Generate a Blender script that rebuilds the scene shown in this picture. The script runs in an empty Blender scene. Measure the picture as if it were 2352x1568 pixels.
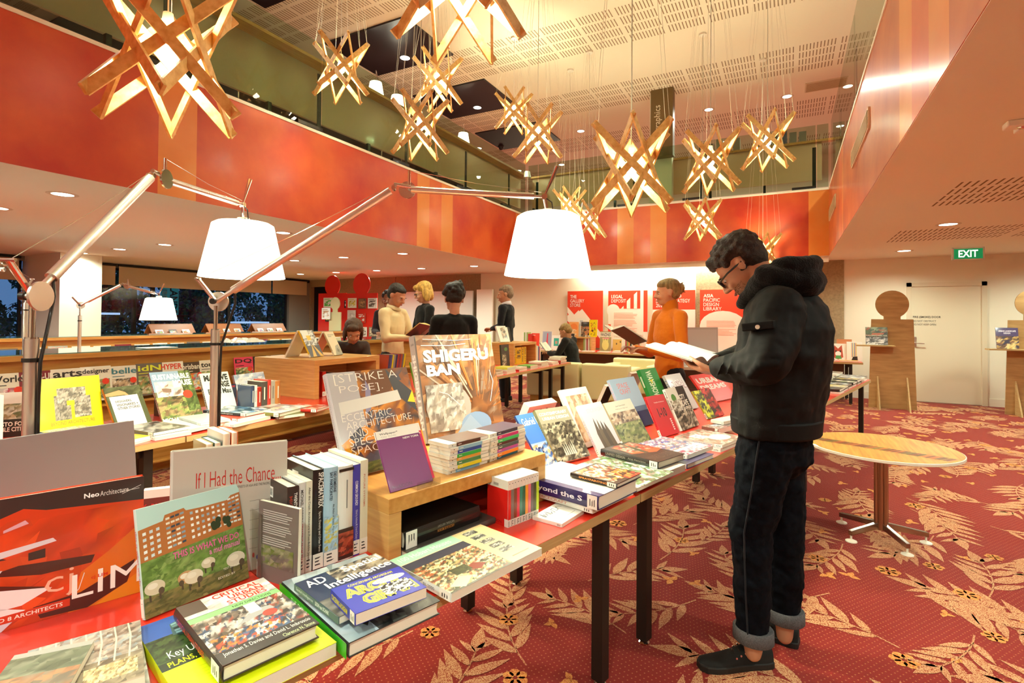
import bpy, bmesh, math, random
from mathutils import Vector as V, Matrix
D = bpy.data; SC = bpy.context.scene; COL = SC.collection
PI = math.pi
# ---------------------------------------------------------------- camera
F_PX, YAW, PITCH, ROLL, SHY, EYE = 1206.54, -.483918, .0147225, .0082029, -70.24, 1.40
_c, _s = math.cos(YAW), math.sin(YAW)
CF = V((_s*math.cos(PITCH), _c*math.cos(PITCH), math.sin(PITCH)))
_r = V((_c, -_s, 0)); _u = _r.cross(CF)
CR = _r*math.cos(ROLL)+_u*math.sin(ROLL); CU = -_r*math.sin(ROLL)+_u*math.cos(ROLL)
CP = V((0, 0, EYE))
cam = D.cameras.new('camera'); co = D.objects.new('camera', cam); COL.objects.link(co)
m3 = Matrix((CR, CU, -CF)).transposed().to_4x4(); m3.translation = CP; co.matrix_world = m3
cam.sensor_width = 36; cam.lens = F_PX*36/2352; cam.shift_y = SHY/2352; cam.clip_start = .05; cam.clip_end = 200
SC.camera = co
vs = SC.view_settings; vs.view_transform = 'Standard'; vs.look = 'None'; vs.gamma = 1; vs.use_curve_mapping = False
vs.exposure = 0.35
SC.cycles.adaptive_threshold = .02
# ---------------------------------------------------------------- world (dusk outside the windows)
w = D.worlds.new('dusk'); SC.world = w; w.use_nodes = True
bgn = w.node_tree.nodes['Background']; bgn.inputs[0].default_value = (.09, .17, .42, 1); bgn.inputs[1].default_value = 1.1
# ---------------------------------------------------------------- lamps
def light(kind, name, loc, power, col=(1, .84, .62), rad=.06, **k):
    l = D.lights.new(name, kind); l.energy = power; l.color = col
    if kind != 'AREA': l.shadow_soft_size = rad
    o = D.objects.new(name, l); COL.objects.link(o); o.location = loc
    for a, b in k.items():
        if a == 'rot': o.rotation_euler = b
        else: setattr(l, a, b)
    return o
ZC, ZF, ZU = 2.54, 3.70, 6.07          # lower ceiling, top of the red fascia, upper ceiling
XL, XR, YB, YN, YW = -5.23, .635, 10.65, .62, 11.5
WARM = (.84, 1, .84); COOLW = (.95, 1, .86)
LOW_DL = [(x, y) for x in (-6.07, -7.5, -8.85, -10.2, -11.5) for y in (2.4, 4.85, 7.35, 9.75)] + [(1.65, 10.38), (1.65, 7.76), (1.65, 5.1), (3.6, 7.76), (3.6, 10.3), (3.6, 5.1),
          (1.65, 2.4), (3.6, 2.4), (-.2, -.35), (-2.2, -.35), (-4.4, -.35), (1.65, -.35), (-.2, -2.2), (-2.2, -2.2), (-4.4, -2.2), (1.65, -2.2), (-6.4, -1)]
UP_DL = [(x, y) for y in (7.34, 9.81) for x in (-6.06,)] + [(x, 12.27) for x in (-7.53, -4.56, -1.56, -.02, 1.05, 2.6)] + [(x, 14.7) for x in (-7.53, -6.07, -4.5, -1.5, 1.1)] + [(-6.06, 4.8), (-6.06, 2.3), (-9, 4.8), (-9, 9.8), (2.4, 9.8), (2.4, 7.3), (2.4, 4.8), (2.4, 2.2)]
P_LOW, P_UP, P_PEND, P_COVE, P_SHADE = 150, 450, 220, 55, 55
# ---------------------------------------------------------------- helpers: image ray -> world
def ray(x, y): return CF + CR*((x-1176)/F_PX) - CU*((y-784-SHY)/F_PX)
def at(x, y, X=None, Y=None, Z=None):
    d = ray(x, y)
    t = (X-CP.x)/d.x if X is not None else (Y-CP.y)/d.y if Y is not None else (Z-CP.z)/d.z
    return CP+d*t
def pd(x, y, dep): return CP+ray(x, y)*dep
def lin(c):
    if isinstance(c, str):
        c = c.lstrip('#'); c = [int(c[i:i+2], 16)/255 for i in (0, 2, 4)]
        return tuple(((v+.055)/1.055)**2.4 if v > .04045 else v/12.92 for v in c)
    return tuple(c[:3])
# ---------------------------------------------------------------- materials
MATS = {}
def mat(name, col, rough=.5, metal=0., coat=0., var=0., vscale=6., bump=0., bscale=60., emit=0., trans=0., stretch=None, spec=.5, alpha=1., ior=1.45, sheen=0., col2=None, detail=4, crough=.03):
    if name in MATS: return MATS[name]
    m = D.materials.new(name); m.use_nodes = True; nt = m.node_tree; N = nt.nodes; L = nt.links
    b = N['Principled BSDF']; c = lin(col)
    b.inputs['Base Color'].default_value = (*c, 1); b.inputs['Roughness'].default_value = rough
    b.inputs['Metallic'].default_value = metal; b.inputs['Coat Weight'].default_value = coat; b.inputs['Coat Roughness'].default_value = crough
    b.inputs['Specular IOR Level'].default_value = spec; b.inputs['Transmission Weight'].default_value = trans
    b.inputs['Alpha'].default_value = alpha; b.inputs['IOR'].default_value = ior; b.inputs['Sheen Weight'].default_value = sheen
    if emit: b.inputs['Emission Color'].default_value = (*c, 1); b.inputs['Emission Strength'].default_value = emit
    tc = N.new('ShaderNodeTexCoord'); mp = N.new('ShaderNodeMapping'); L.new(tc.outputs['Object'], mp.inputs[0])
    if stretch: mp.inputs['Scale'].default_value = stretch
    if var or col2:
        n = N.new('ShaderNodeTexNoise'); n.inputs['Scale'].default_value = vscale; n.inputs['Detail'].default_value = detail; L.new(mp.outputs[0], n.inputs['Vector'])
        r = N.new('ShaderNodeValToRGB'); L.new(n.outputs['Fac'], r.inputs[0])
        r.color_ramp.elements[0].position = .32; r.color_ramp.elements[1].position = .68
        c2 = lin(col2) if col2 else tuple(min(1, v*(1+var)) for v in c); c1 = c if col2 else tuple(v*(1-var) for v in c)
        r.color_ramp.elements[0].color = (*c1, 1); r.color_ramp.elements[1].color = (*c2, 1)
        L.new(r.outputs[0], b.inputs['Base Color'])
    if bump:
        n = N.new('ShaderNodeTexNoise'); n.inputs['Scale'].default_value = bscale; n.inputs['Detail'].default_value = 3; L.new(mp.outputs[0], n.inputs['Vector'])
        q = N.new('ShaderNodeBump'); q.inputs['Strength'].default_value = bump; q.inputs['Distance'].default_value = .01
        L.new(n.outputs['Fac'], q.inputs['Height']); L.new(q.outputs[0], b.inputs['Normal'])
    MATS[name] = m; return m
def node(nt, t, **k):
    n = nt.nodes.new(t)
    for a, v in k.items():
        if a[0] == 'i' and a[1:].isdigit(): n.inputs[int(a[1:])].default_value = v
        else: setattr(n, a, v)
    return n
def wood(name, c1, c2, sc=(1, 12, 12), rough=.4, coat=.15):
    if name in MATS: return MATS[name]
    m = mat(name, c1, rough, coat=coat, col2=c2, vscale=3.5, stretch=sc, detail=8); return m
def glassmat(name, tint, ior=1.45, rough=.0):
    "thin architectural glass: clear body with a Fresnel reflection"
    if name in MATS: return MATS[name]
    m = D.materials.new(name); m.use_nodes = True; nt = m.node_tree; nt.nodes.clear()
    o = node(nt, 'ShaderNodeOutputMaterial'); mx = node(nt, 'ShaderNodeMixShader'); fr = node(nt, 'ShaderNodeFresnel'); fr.inputs['IOR'].default_value = ior
    tr = node(nt, 'ShaderNodeBsdfTransparent'); tr.inputs[0].default_value = (*lin(tint), 1); gl = node(nt, 'ShaderNodeBsdfGlossy'); gl.inputs['Roughness'].default_value = rough
    ge = node(nt, 'ShaderNodeNewGeometry'); mu = node(nt, 'ShaderNodeMath', operation='MULTIPLY'); iv = node(nt, 'ShaderNodeMath', operation='SUBTRACT'); iv.inputs[0].default_value = 1
    nt.links.new(ge.outputs['Backfacing'], iv.inputs[1]); nt.links.new(fr.outputs[0], mu.inputs[0]); nt.links.new(iv.outputs[0], mu.inputs[1]); nt.links.new(mu.outputs[0], mx.inputs[0]); nt.links.new(tr.outputs[0], mx.inputs[1]); nt.links.new(gl.outputs[0], mx.inputs[2]); nt.links.new(mx.outputs[0], o.inputs[0]); MATS[name] = m; return m
def vmat(name, rough=.4, coat=.0, var=0.08, vs=40.):
    "material that reads the printed colours of a mesh from its colour attribute"
    if name in MATS: return MATS[name]
    m = D.materials.new(name); m.use_nodes = True; nt = m.node_tree; b = nt.nodes['Principled BSDF']
    a = node(nt, 'ShaderNodeAttribute', attribute_name='Col')
    b.inputs['Roughness'].default_value = rough; b.inputs['Coat Weight'].default_value = coat; b.inputs['Coat Roughness'].default_value = .08
    nt.links.new(a.outputs['Color'], b.inputs['Base Color']); MATS[name] = m; return m
# ---------------------------------------------------------------- mesh builder
class MB:
    def __init__(s): s.v = []; s.f = []; s.m = []; s.c = []; s.k = 0
    def add(s, vs_, fs, mi=0, M=None, col=None):
        o = len(s.v); s.v += [(M@V(p)) if M else V(p) for p in vs_]
        for f in fs: s.f.append([i+o for i in f]); s.m.append(mi); s.c.append(col)
        return s
    def box(s, a, b, mi=0, M=None, col=None):
        x0, y0, z0 = a; x1, y1, z1 = b
        return s.add([(x0,y0,z0),(x1,y0,z0),(x1,y1,z0),(x0,y1,z0),(x0,y0,z1),(x1,y0,z1),(x1,y1,z1),(x0,y1,z1)],
                     [(0,3,2,1),(4,5,6,7),(0,1,5,4),(1,2,6,5),(2,3,7,6),(3,0,4,7)], mi, M, col)
    def tube(s, p, q, r, r2=None, n=12, mi=0, caps=True, M=None, col=None):
        p = V(p); q = V(q); r2 = r if r2 is None else r2; d = (q-p)
        if d.length < 1e-6: return s
        d.normalize(); a = d.orthogonal().normalized(); b = d.cross(a); vs_ = []
        for c, rr in ((p, r), (q, r2)):
            for i in range(n): t = 2*PI*i/n; vs_.append(c+a*math.cos(t)*rr+b*math.sin(t)*rr)
        fs = [(i, (i+1) % n, n+(i+1) % n, n+i) for i in range(n)]
        if caps: fs += [tuple(range(n-1, -1, -1)), tuple(range(n, 2*n))]
        return s.add(vs_, fs, mi, M, col)
    def path(s, pts, r, n=8, mi=0, col=None):
        pts = [V(p) for p in pts]; fr = None; rings = []; o = len(s.v)
        for i, p in enumerate(pts):
            d = (pts[min(i+1, len(pts)-1)]-pts[max(i-1, 0)]).normalized()
            a = d.orthogonal().normalized() if fr is None else (fr-d*fr.dot(d)).normalized()
            fr = a; b = d.cross(a); rr = r[i] if isinstance(r, (list, tuple)) else r
            for k in range(n): t = 2*PI*k/n; s.v.append(p+a*math.cos(t)*rr+b*math.sin(t)*rr)
        for i in range(len(pts)-1):
            for k in range(n): s.f.append([o+i*n+k, o+i*n+(k+1) % n, o+(i+1)*n+(k+1) % n, o+(i+1)*n+k]); s.m.append(mi); s.c.append(col)
        s.f.append([o+k for k in range(n-1, -1, -1)]); s.m.append(mi); s.c.append(col)
        e = o+(len(pts)-1)*n; s.f.append([e+k for k in range(n)]); s.m.append(mi); s.c.append(col)
        return s
    def lathe(s, prof, c=(0, 0, 0), n=24, mi=0, M=None, col=None, sx=1, sy=1, caps=True):
        o = len(s.v); vs_ = []; cx, cy, cz = c
        for r, z in prof:
            for k in range(n): t = 2*PI*k/n; vs_.append((cx+r*math.cos(t)*sx, cy+r*math.sin(t)*sy, cz+z))
        fs = [(i*n+k, i*n+(k+1) % n, (i+1)*n+(k+1) % n, (i+1)*n+k) for i in range(len(prof)-1) for k in range(n)]
        if caps and prof[0][0] > 1e-4: fs.append(tuple(range(n-1, -1, -1)))
        if caps and prof[-1][0] > 1e-4: fs.append(tuple((len(prof)-1)*n+k for k in range(n)))
        return s.add(vs_, fs, mi, M, col)
    def ball(s, c, r, n=12, mi=0, M=None, col=None):
        rx, ry, rz = r if isinstance(r, (tuple, list)) else (r, r, r); h = n//2
        T = Matrix.Translation(V(c)) @ Matrix.Diagonal((rx, ry, rz, 1)); T = (M@T) if M else T
        return s.lathe([(max(math.sin(PI*i/h), 1e-5), -math.cos(PI*i/h)) for i in range(h+1)], n=n, mi=mi, M=T, col=col)
    def prism(s, poly, z0, z1, mi=0, M=None, col=None):
        n = len(poly)
        return s.add([(x, y, z0) for x, y in poly]+[(x, y, z1) for x, y in poly],
                     [tuple(range(n-1, -1, -1)), tuple(range(n, 2*n))]+[(i, (i+1) % n, n+(i+1) % n, n+i) for i in range(n)], mi, M, col)
    def mesh(s, name, mats, smooth=False):
        me = D.meshes.new(name); me.from_pydata([tuple(p) for p in s.v], [], s.f); me.update()
        for m in (mats if isinstance(mats, (list, tuple)) else [mats]): me.materials.append(m)
        me.polygons.foreach_set('material_index', s.m)
        if any(c is not None for c in s.c):
            a = me.color_attributes.new('Col', 'FLOAT_COLOR', 'CORNER'); buf = []
            for f, c in zip(s.f, s.c):
                if isinstance(c, list): 
                    for q in c: buf += [*q, 1]
                else: buf += list((*(c or (.5, .5, .5)), 1))*len(f)
            a.data.foreach_set('color', buf)
        if smooth: me.shade_smooth()
        return me
    def obj(s, name, mats, parent=None, bevel=0, smooth=False, seg=2, M=None):
        o = D.objects.new(name, s.mesh(name, mats, smooth)); COL.objects.link(o)
        if M is not None: o.matrix_world = M
        if parent: o.parent = parent
        if bevel:
            b = o.modifiers.new('bevel', 'BEVEL'); b.width = bevel; b.segments = seg; b.limit_method = 'ANGLE'; b.angle_limit = .7
        if smooth: 
            try: o.data.set_sharp_from_angle(angle=.9)
            except Exception: pass
        return o
def tag(o, label, cat, group=None, kind=None):
    if label: o['label'] = label
    if cat: o['category'] = cat
    if group: o['group'] = group
    if kind: o['kind'] = kind
    return o
def thing(name, label, cat, M=None, group=None):
    o = D.objects.new(name, None); COL.objects.link(o); o.empty_display_size = .1
    if M is not None: o.matrix_world = M if isinstance(M, Matrix) else Matrix.Translation(V(M))
    return tag(o, label, cat, group)
def struct(name, mb, mats, **k):
    o = mb.obj(name, mats, **k); o['kind'] = 'structure'; return o
def frame(o, x, y, z): # local axes -> world
    m = Matrix((V(x), V(y), V(z))).transposed().to_4x4(); m.translation = V(o); return m
def copy_tree(o, parent=None):
    c = o.copy(); COL.objects.link(c)
    if parent: c.parent = parent
    for ch in list(o.children): copy_tree(ch, c)
    return c
# ---------------------------------------------------------------- lettering
TXT = {}
def text_geo(s, bold=0, serif=0):
    k = (s, bold)
    if k in TXT: return TXT[k]
    cu = D.curves.new('txt', 'FONT'); cu.body = s; cu.resolution_u = 2; cu.offset = .022*bold
    o = D.objects.new('txt', cu); COL.objects.link(o)
    dg = bpy.context.evaluated_depsgraph_get(); me = D.meshes.new_from_object(o.evaluated_get(dg))
    vs_ = [tuple(v.co) for v in me.vertices]; fs = [tuple(p.vertices) for p in me.polygons]
    D.objects.remove(o); D.curves.remove(cu); D.meshes.remove(me)
    if not vs_: TXT[k] = None; return None
    x0 = min(v[0] for v in vs_); x1 = max(v[0] for v in vs_); y0 = min(v[1] for v in vs_); y1 = max(v[1] for v in vs_)
    TXT[k] = ([((v[0]-x0)/(x1-x0 or 1), (v[1]-y0)/(y1-y0 or 1)) for v in vs_], fs); return TXT[k]
def lerp4(q, u, v): # quad corners bl, br, tr, tl
    a = [q[0][i]*(1-u)+q[1][i]*u for i in (0, 1)]; b = [q[3][i]*(1-u)+q[2][i]*u for i in (0, 1)]
    return (a[0]*(1-v)+b[0]*v, a[1]*(1-v)+b[1]*v)
def art_mesh(mb, items, w, h, M, z0=.0003, dz=.00003, clip=False):
    """lay printed shapes (unit coordinates of a w x h face) on a face; M maps (x,y,z) of the face to the book"""
    z = z0
    for it in items:
        k = it[0]; z += dz
        if k == 'r':
            _, x0, y0, x1, y1, c = it; mb.add([(x0*w, y0*h, z), (x1*w, y0*h, z), (x1*w, y1*h, z), (x0*w, y1*h, z)], [(0, 1, 2, 3)], 0, M, lin(c))
        elif k == 'p':
            mb.add([(x*w, y*h, z) for x, y in it[1]], [tuple(range(len(it[1])))], 0, M, lin(it[2]))
        elif k == 'e':
            _, cx, cy, rx, ry, c = it; n = 20
            mb.add([((cx+rx*math.cos(2*PI*i/n))*w, (cy+ry*math.sin(2*PI*i/n))*h, z) for i in range(n)], [tuple(range(n))], 0, M, lin(c))
        elif k in 'tv': # t: text in rect; v: text turned 90 deg clockwise (reads downward)
            _, s, x0, y0, x1, y1, c = it[:7]; g = text_geo(s, it[7] if len(it) > 7 else 0)
            if not g: continue
            if k == 't': pts = [((x0+(x1-x0)*a)*w, (y0+(y1-y0)*b)*h, z) for a, b in g[0]]
            else: pts = [((x0+(x1-x0)*b)*w, (y1-(y1-y0)*a)*h, z) for a, b in g[0]]
            mb.add(pts, g[1], 0, M, lin(c))
        elif k == 'n': # photo-like patchwork
            _, x0, y0, x1, y1, pal, nx, ny, seed = it[:9]; R = random.Random(seed); P = [lin(c) for c in pal]; nx = int(nx*1.7); ny = int(ny*1.7)
            jit = .4; gx = [[((i+(R.uniform(-jit, jit) if 0 < i < nx else 0))/nx, (j+(R.uniform(-jit, jit) if 0 < j < ny else 0))/ny) for i in range(nx+1)] for j in range(ny+1)]
            vv = [((x0+(x1-x0)*a)*w, (y0+(y1-y0)*b)*h, z) for row in gx for a, b in row]; vc = []; last = R.choice(P)
            for _i in vv:
                if R.random() < .65: last = R.choice(P)
                f = R.uniform(.7, 1.2); vc.append(tuple(min(1, q*f) for q in last))
            o = len(mb.v); mb.v += [M@V(p) for p in vv]
            for j in range(ny):
                for i in range(nx):
                    a = j*(nx+1)+i
                    for tri in ((a, a+1, a+nx+2), (a, a+nx+2, a+nx+1)):
                        mb.f.append([o+t for t in tri]); mb.m.append(0); hc_ = vc[tri[0]] if R.random() < .3 else None; mb.c.append([hc_ or vc[t] for t in tri])
        elif k == 'g': # grid of small panes inside a quad
            _, q, nx, ny, fx, fy, pal, seed = it; R = random.Random(seed)
            for i in range(nx):
                for j in range(ny):
                    u0 = (i+.5-fx/2)/nx; u1 = (i+.5+fx/2)/nx; v0 = (j+.5-fy/2)/ny; v1 = (j+.5+fy/2)/ny
                    ps = [lerp4(q, *t) for t in ((u0, v0), (u1, v0), (u1, v1), (u0, v1))]
                    mb.add([(x*w, y*h, z) for x, y in ps], [(0, 1, 2, 3)], 0, M, lin(R.choice(pal)))
        elif k == 'l': # line
            _, pts, wd, c = it; ps = [V((x*w, y*h, z)) for x, y in pts]
            for a, b in zip(ps, ps[1:]):
                d = (b-a); 
                if d.length < 1e-6: continue
                nrm = V((-d.y, d.x, 0)).normalized()*wd/2; mb.add([a-nrm, b-nrm, b+nrm, a+nrm], [(0, 1, 2, 3)], 0, M, lin(c))
# ---------------------------------------------------------------- books
PAPER = mat('paper_edges', '#e9e0cc', .8, var=.06, vscale=300, stretch=(1, 1, 30))
PRINT = vmat('printed_cover', .33, .35)
PRINTM = vmat('printed_matte', .5)
def covermat(c, gloss=True): return mat('cover_'+c.strip('#')+('g' if gloss else ''), c, .35 if gloss else .6, coat=.35 if gloss else 0)
def booklabel(c): return c
def book(M, w, h, t, cover, front=(), spine=(), label='', cat='book', group=None, hard=False, name='book', lab=True, edge=None, simple=False, pagecol=None):
    """M: origin bottom-left of the back cover, x to the fore-edge, y to the head, z towards the front cover"""
    cm = covermat(cover); pm = PAPER if not pagecol else mat('paper_'+pagecol.strip('#'), pagecol, .8)
    e = .003 if hard else 0.0; b = .0026 if hard else .0008
    if simple:
        mb = MB(); mb.box((0, 0, 0), (w, h, b)); mb.box((0, 0, t-b), (w, h, t)); mb.box((0, 0, b), (b, h, t-b)); mb.box((b, e+.0004, b), (w-e-.0008, h-e-.0004, t-b), 1)
        o = mb.obj(name, [cm, pm, PRINT], M=M)
        if front or spine:
            a = MB(); art_mesh(a, front, w, h, Matrix.Translation((0, 0, t)))
            art_mesh(a, spine, t, h, frame((-.0002, 0, 0), (0, 0, 1), (0, 1, 0), (-1, 0, 0)))
            p = a.obj('cover_print', PRINT, o); 
        return tag(o, label, cat, group)
    root = thing(name, label, cat, M, group)
    mb = MB(); mb.box((0, 0, 0), (w, h, b)); mb.box((0, 0, t-b), (w, h, t))
    n = 6; bul = min(t*.16, .006) if hard else .0006; vs_ = []; 
    for i in range(n+1):
        a = i/n; x = -bul*math.sin(PI*a); z = t*a; vs_ += [(x, 0, z), (x, h, z)]
    for i in range(n+1):
        a = i/n; x = -bul*math.sin(PI*a)+b*1.2; z = t*a*.98+t*.01; vs_ += [(x, 0, z), (x, h, z)]
    q = 2*(n+1); fs = []
    for i in range(n): a = 2*i; fs += [(a, a+2, a+3, a+1), (q+a, q+a+1, q+a+3, q+a+2), (a, q+a, q+a+2, a+2), (a+1, a+3, q+a+3, q+a+1)]
    mb.add(vs_, fs); mb.obj('cover', cm, root, bevel=.0008 if hard else 0, seg=1)
    pg = MB(); x1 = w-e-.0006; m_ = 8 if hard else 1
    prof = [(x1-(.004*math.sin(PI*i/m_) if hard else 0), b+(t-2*b)*i/m_) for i in range(m_+1)]
    poly = [(b*1.2, b)]+prof+[(b*1.2, t-b)]
    pg.add([(x, e+.0005, z) for x, z in poly]+[(x, h-e-.0005, z) for x, z in poly], [tuple(range(len(poly))), tuple(range(2*len(poly)-1, len(poly)-1, -1))]+[(i, len(poly)+i, len(poly)+(i+1) % len(poly), (i+1) % len(poly)) for i in range(len(poly))])
    pg.obj('pages', pm, root)
    a = MB()
    if front: art_mesh(a, front, w, h, Matrix.Translation((0, 0, t)))
    if a.f: a.obj('cover_print', PRINT, root)
    if spine or lab:
        a = MB(); S = frame((-bul-.0004, 0, 0), (0, 0, 1), (0, 1, 0), (-1, 0, 0))
        art_mesh(a, spine, t, h, S)
        if a.f: a.obj('spine_print', PRINT, root)
        if lab and t > .006:
            a = MB(); hh = min(.045, h*.2)
            a.add([(0, .004, 0), (t, .004, 0), (t, hh, 0), (0, hh, 0)], [(0, 1, 2, 3)], 0, S, lin('#f3efe4'))
            R = random.Random(int(w*1e5+h*1e4))
            S2 = frame((-bul-.0006, 0, 0), (0, 0, 1), (0, 1, 0), (-1, 0, 0))
            for k in range(3): a.add([(t*.2, hh*(.3+.2*k), 0), (t*(.5+.3*R.random()), hh*(.3+.2*k), 0), (t*(.5+.3*R.random()), hh*(.38+.2*k), 0), (t*.2, hh*(.38+.2*k), 0)], [(0, 1, 2, 3)], 0, S2, lin('#333333'))
            a.obj('spine_label', PRINTM, root)
    return root
def quad_frame(P0, P1, P2):
    "P0 origin, P1 along x, P2 roughly along y"
    u = (P1-P0); w_ = u.length; u.normalize(); v = P2-P0; v = v-u*v.dot(u); h_ = v.length; v.normalize()
    return u, v, w_, h_
def flat(NL, NR, FL, ztop, t, cover, rot=0, nr_h=None, **k):
    """book lying down; NL, NR, FL = pixels of the near-left, near-right, far-left corner of its upper cover"""
    P0, P1, P2 = at(*NL, Z=ztop), at(*NR, Z=ztop), at(*FL, Z=ztop)
    u, v, w_, h_ = quad_frame(P0, P1, P2); n = u.cross(v)
    if nr_h: h_ = nr_h
    o = P0-n*t
    if rot == 180: o = o+u*w_+v*h_; u, v = -u, -v
    elif rot == 90: o = o+u*w_; u, v, w_, h_ = v, -u, h_, w_
    elif rot == -90: o = o+v*h_; u, v, w_, h_ = -v, u, h_, w_
    return book(frame(o, u, v, n), w_, h_, t, cover, **k)
def lean(BL, BR, TL, z, t, cover, h=None, w=None, maxtilt=40, **k):
    """book leaning back on its lower edge; BL, BR, TL = pixels of corners of the front cover"""
    zz = z
    for _ in range(3):
        P0, P1 = at(*BL, Z=zz), at(*BR, Z=zz); u = (P1-P0); w_ = u.length; u.normalize()
        d = ray(*TL); lam = (P0-CP).dot(u)/d.dot(u); X = CP+d*lam; v = X-P0
        v.normalize(); back = V((-u.y, u.x, 0)); ang = math.atan2(v.dot(back), v.z)
        mt = math.radians(maxtilt); ang = max(math.radians(1), min(mt, ang)); v = V((0, 0, 1))*math.cos(ang)+back*math.sin(ang)
        best = (1e9, .28)
        for kk in range(30, 600, 2):
            q = P0+v*kk*.001-CP; dz = q.dot(CF); e = (1176+F_PX*q.dot(CR)/dz-TL[0])**2+(784+SHY-F_PX*q.dot(CU)/dz-TL[1])**2
            if e < best[0]: best = (e, kk*.001)
        h_ = best[1]
        n = u.cross(v); zz = z+max(0, t*n.z)
    if h: h_ = h
    if w: w_ = w
    return book(frame(P0-n*t, u, v, n), w_, h_, t, cover, **k)
def upright(p0, p1, ytop, z, depth, cover, tt=None, hh=None, **k):
    "book standing with its spine towards the viewer; p0, p1 = pixels of the spine's lower corners"
    P0, P1 = at(*p0, Z=z), at(*p1, Z=z); e = P1-P0; t = tt or e.length; e.normalize(); back = V((-e.y, e.x, 0))
    d = ray(p0[0], ytop); lam = (P0-CP).dot(V((CF.x, CF.y, 0)))/d.dot(V((CF.x, CF.y, 0))); hgt = hh or (CP+d*lam).z-z
    return book(frame(P0, back, (0, 0, 1), e), depth, hgt, t, cover, **k)
# ================================================================ THE SETTING
WOOD = wood('oak', '#c08a4a', '#d9a763', (1, 1, 14)); WOODY = wood('oak_along_y', '#bb8038', '#d39a50', (12, 1, 12)); WOODX = wood('oak_along_x', '#bb8038', '#d39a50', (1, 12, 12))
PLY = wood('plywood_edge', '#a9824a', '#cfae78', (1, 1, 260), .6, 0); BARW = wood('pendant_wood', '#c8964f', '#e4ba76', (9, 9, 9), .45, .05)
BLACK = mat('black_steel', '#2b231d', .45, .3); CHROME = mat('chrome', '#d8d4cc', .12, 1.); ALU = mat('brushed_aluminium', '#dcd6cc', .34, 1., spec=.6)
WHITE = mat('white_paint', '#ece4d2', .5); BLKP = mat('black_plastic', '#17120f', .35, coat=.3); REDL = mat('red_laminate', '#d8301c', .3, coat=.35)
CEILM = mat('ceiling_paint', '#e9e1cc', .8, bump=.02, bscale=200); WALLM = mat('wall_paint', '#ece2cb', .75, bump=.02, bscale=150)
CONC = mat('concrete', '#a08d6c', .85, var=.16, vscale=30, bump=.35, bscale=60, detail=10); DARKC = mat('dark_ceiling_panel', '#241a1c', .3)
def slot_ceiling(name, col, bands, gx, flip=False, base='#e9e1cc', dark='#7d6444'):
    """painted plasterboard with bands of four rows of slots; the slots run along Y, the bands along X"""
    m = D.materials.new(name); m.use_nodes = True; nt = m.node_tree; L = nt.links; b = nt.nodes['Principled BSDF']; b.inputs['Roughness'].default_value = .8
    g = node(nt, 'ShaderNodeNewGeometry'); s = node(nt, 'ShaderNodeSeparateXYZ'); L.new(g.outputs['Position'], s.inputs[0])
    def mt(op, a, bb=None, c=None):
        n = node(nt, 'ShaderNodeMath', operation=op)
        for i, v in enumerate((a, bb, c)):
            if v is None: continue
            if isinstance(v, (int, float)): n.inputs[i].default_value = v
            else: L.new(v, n.inputs[i])
        return n.outputs[0]
    X, Y = s.outputs['X'], s.outputs['Y']
    per = gx[1]; fr = mt('FLOORED_MODULO', mt('SUBTRACT', X, gx[0]), per); grp = mt('LESS_THAN', fr, gx[2])
    line = mt('LESS_THAN', mt('FLOORED_MODULO', fr, .052), .017); tot = 0
    for y0, y1 in bands:
        inb = mt('MULTIPLY', mt('GREATER_THAN', Y, y0), mt('LESS_THAN', Y, y1)); p = (y1-y0)/4
        row = mt('LESS_THAN', mt('FLOORED_MODULO', mt('SUBTRACT', Y, y0), p), p*.78); t = mt('MULTIPLY', inb, row); tot = mt('ADD', t, tot)
    msk = mt('MULTIPLY', mt('MULTIPLY', grp, line), tot)
    for ch in gx[3:]: # limits in x
        msk = mt('MULTIPLY', msk, mt('GREATER_THAN' if ch[0] == '>' else 'LESS_THAN', X, ch[1]))
    mx = node(nt, 'ShaderNodeMix', data_type='RGBA'); L.new(msk, mx.inputs[0]); mx.inputs[6].default_value = (*lin(base), 1); mx.inputs[7].default_value = (*lin(dark), 1)
    L.new(mx.outputs[2], b.inputs['Base Color']); return m
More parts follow.
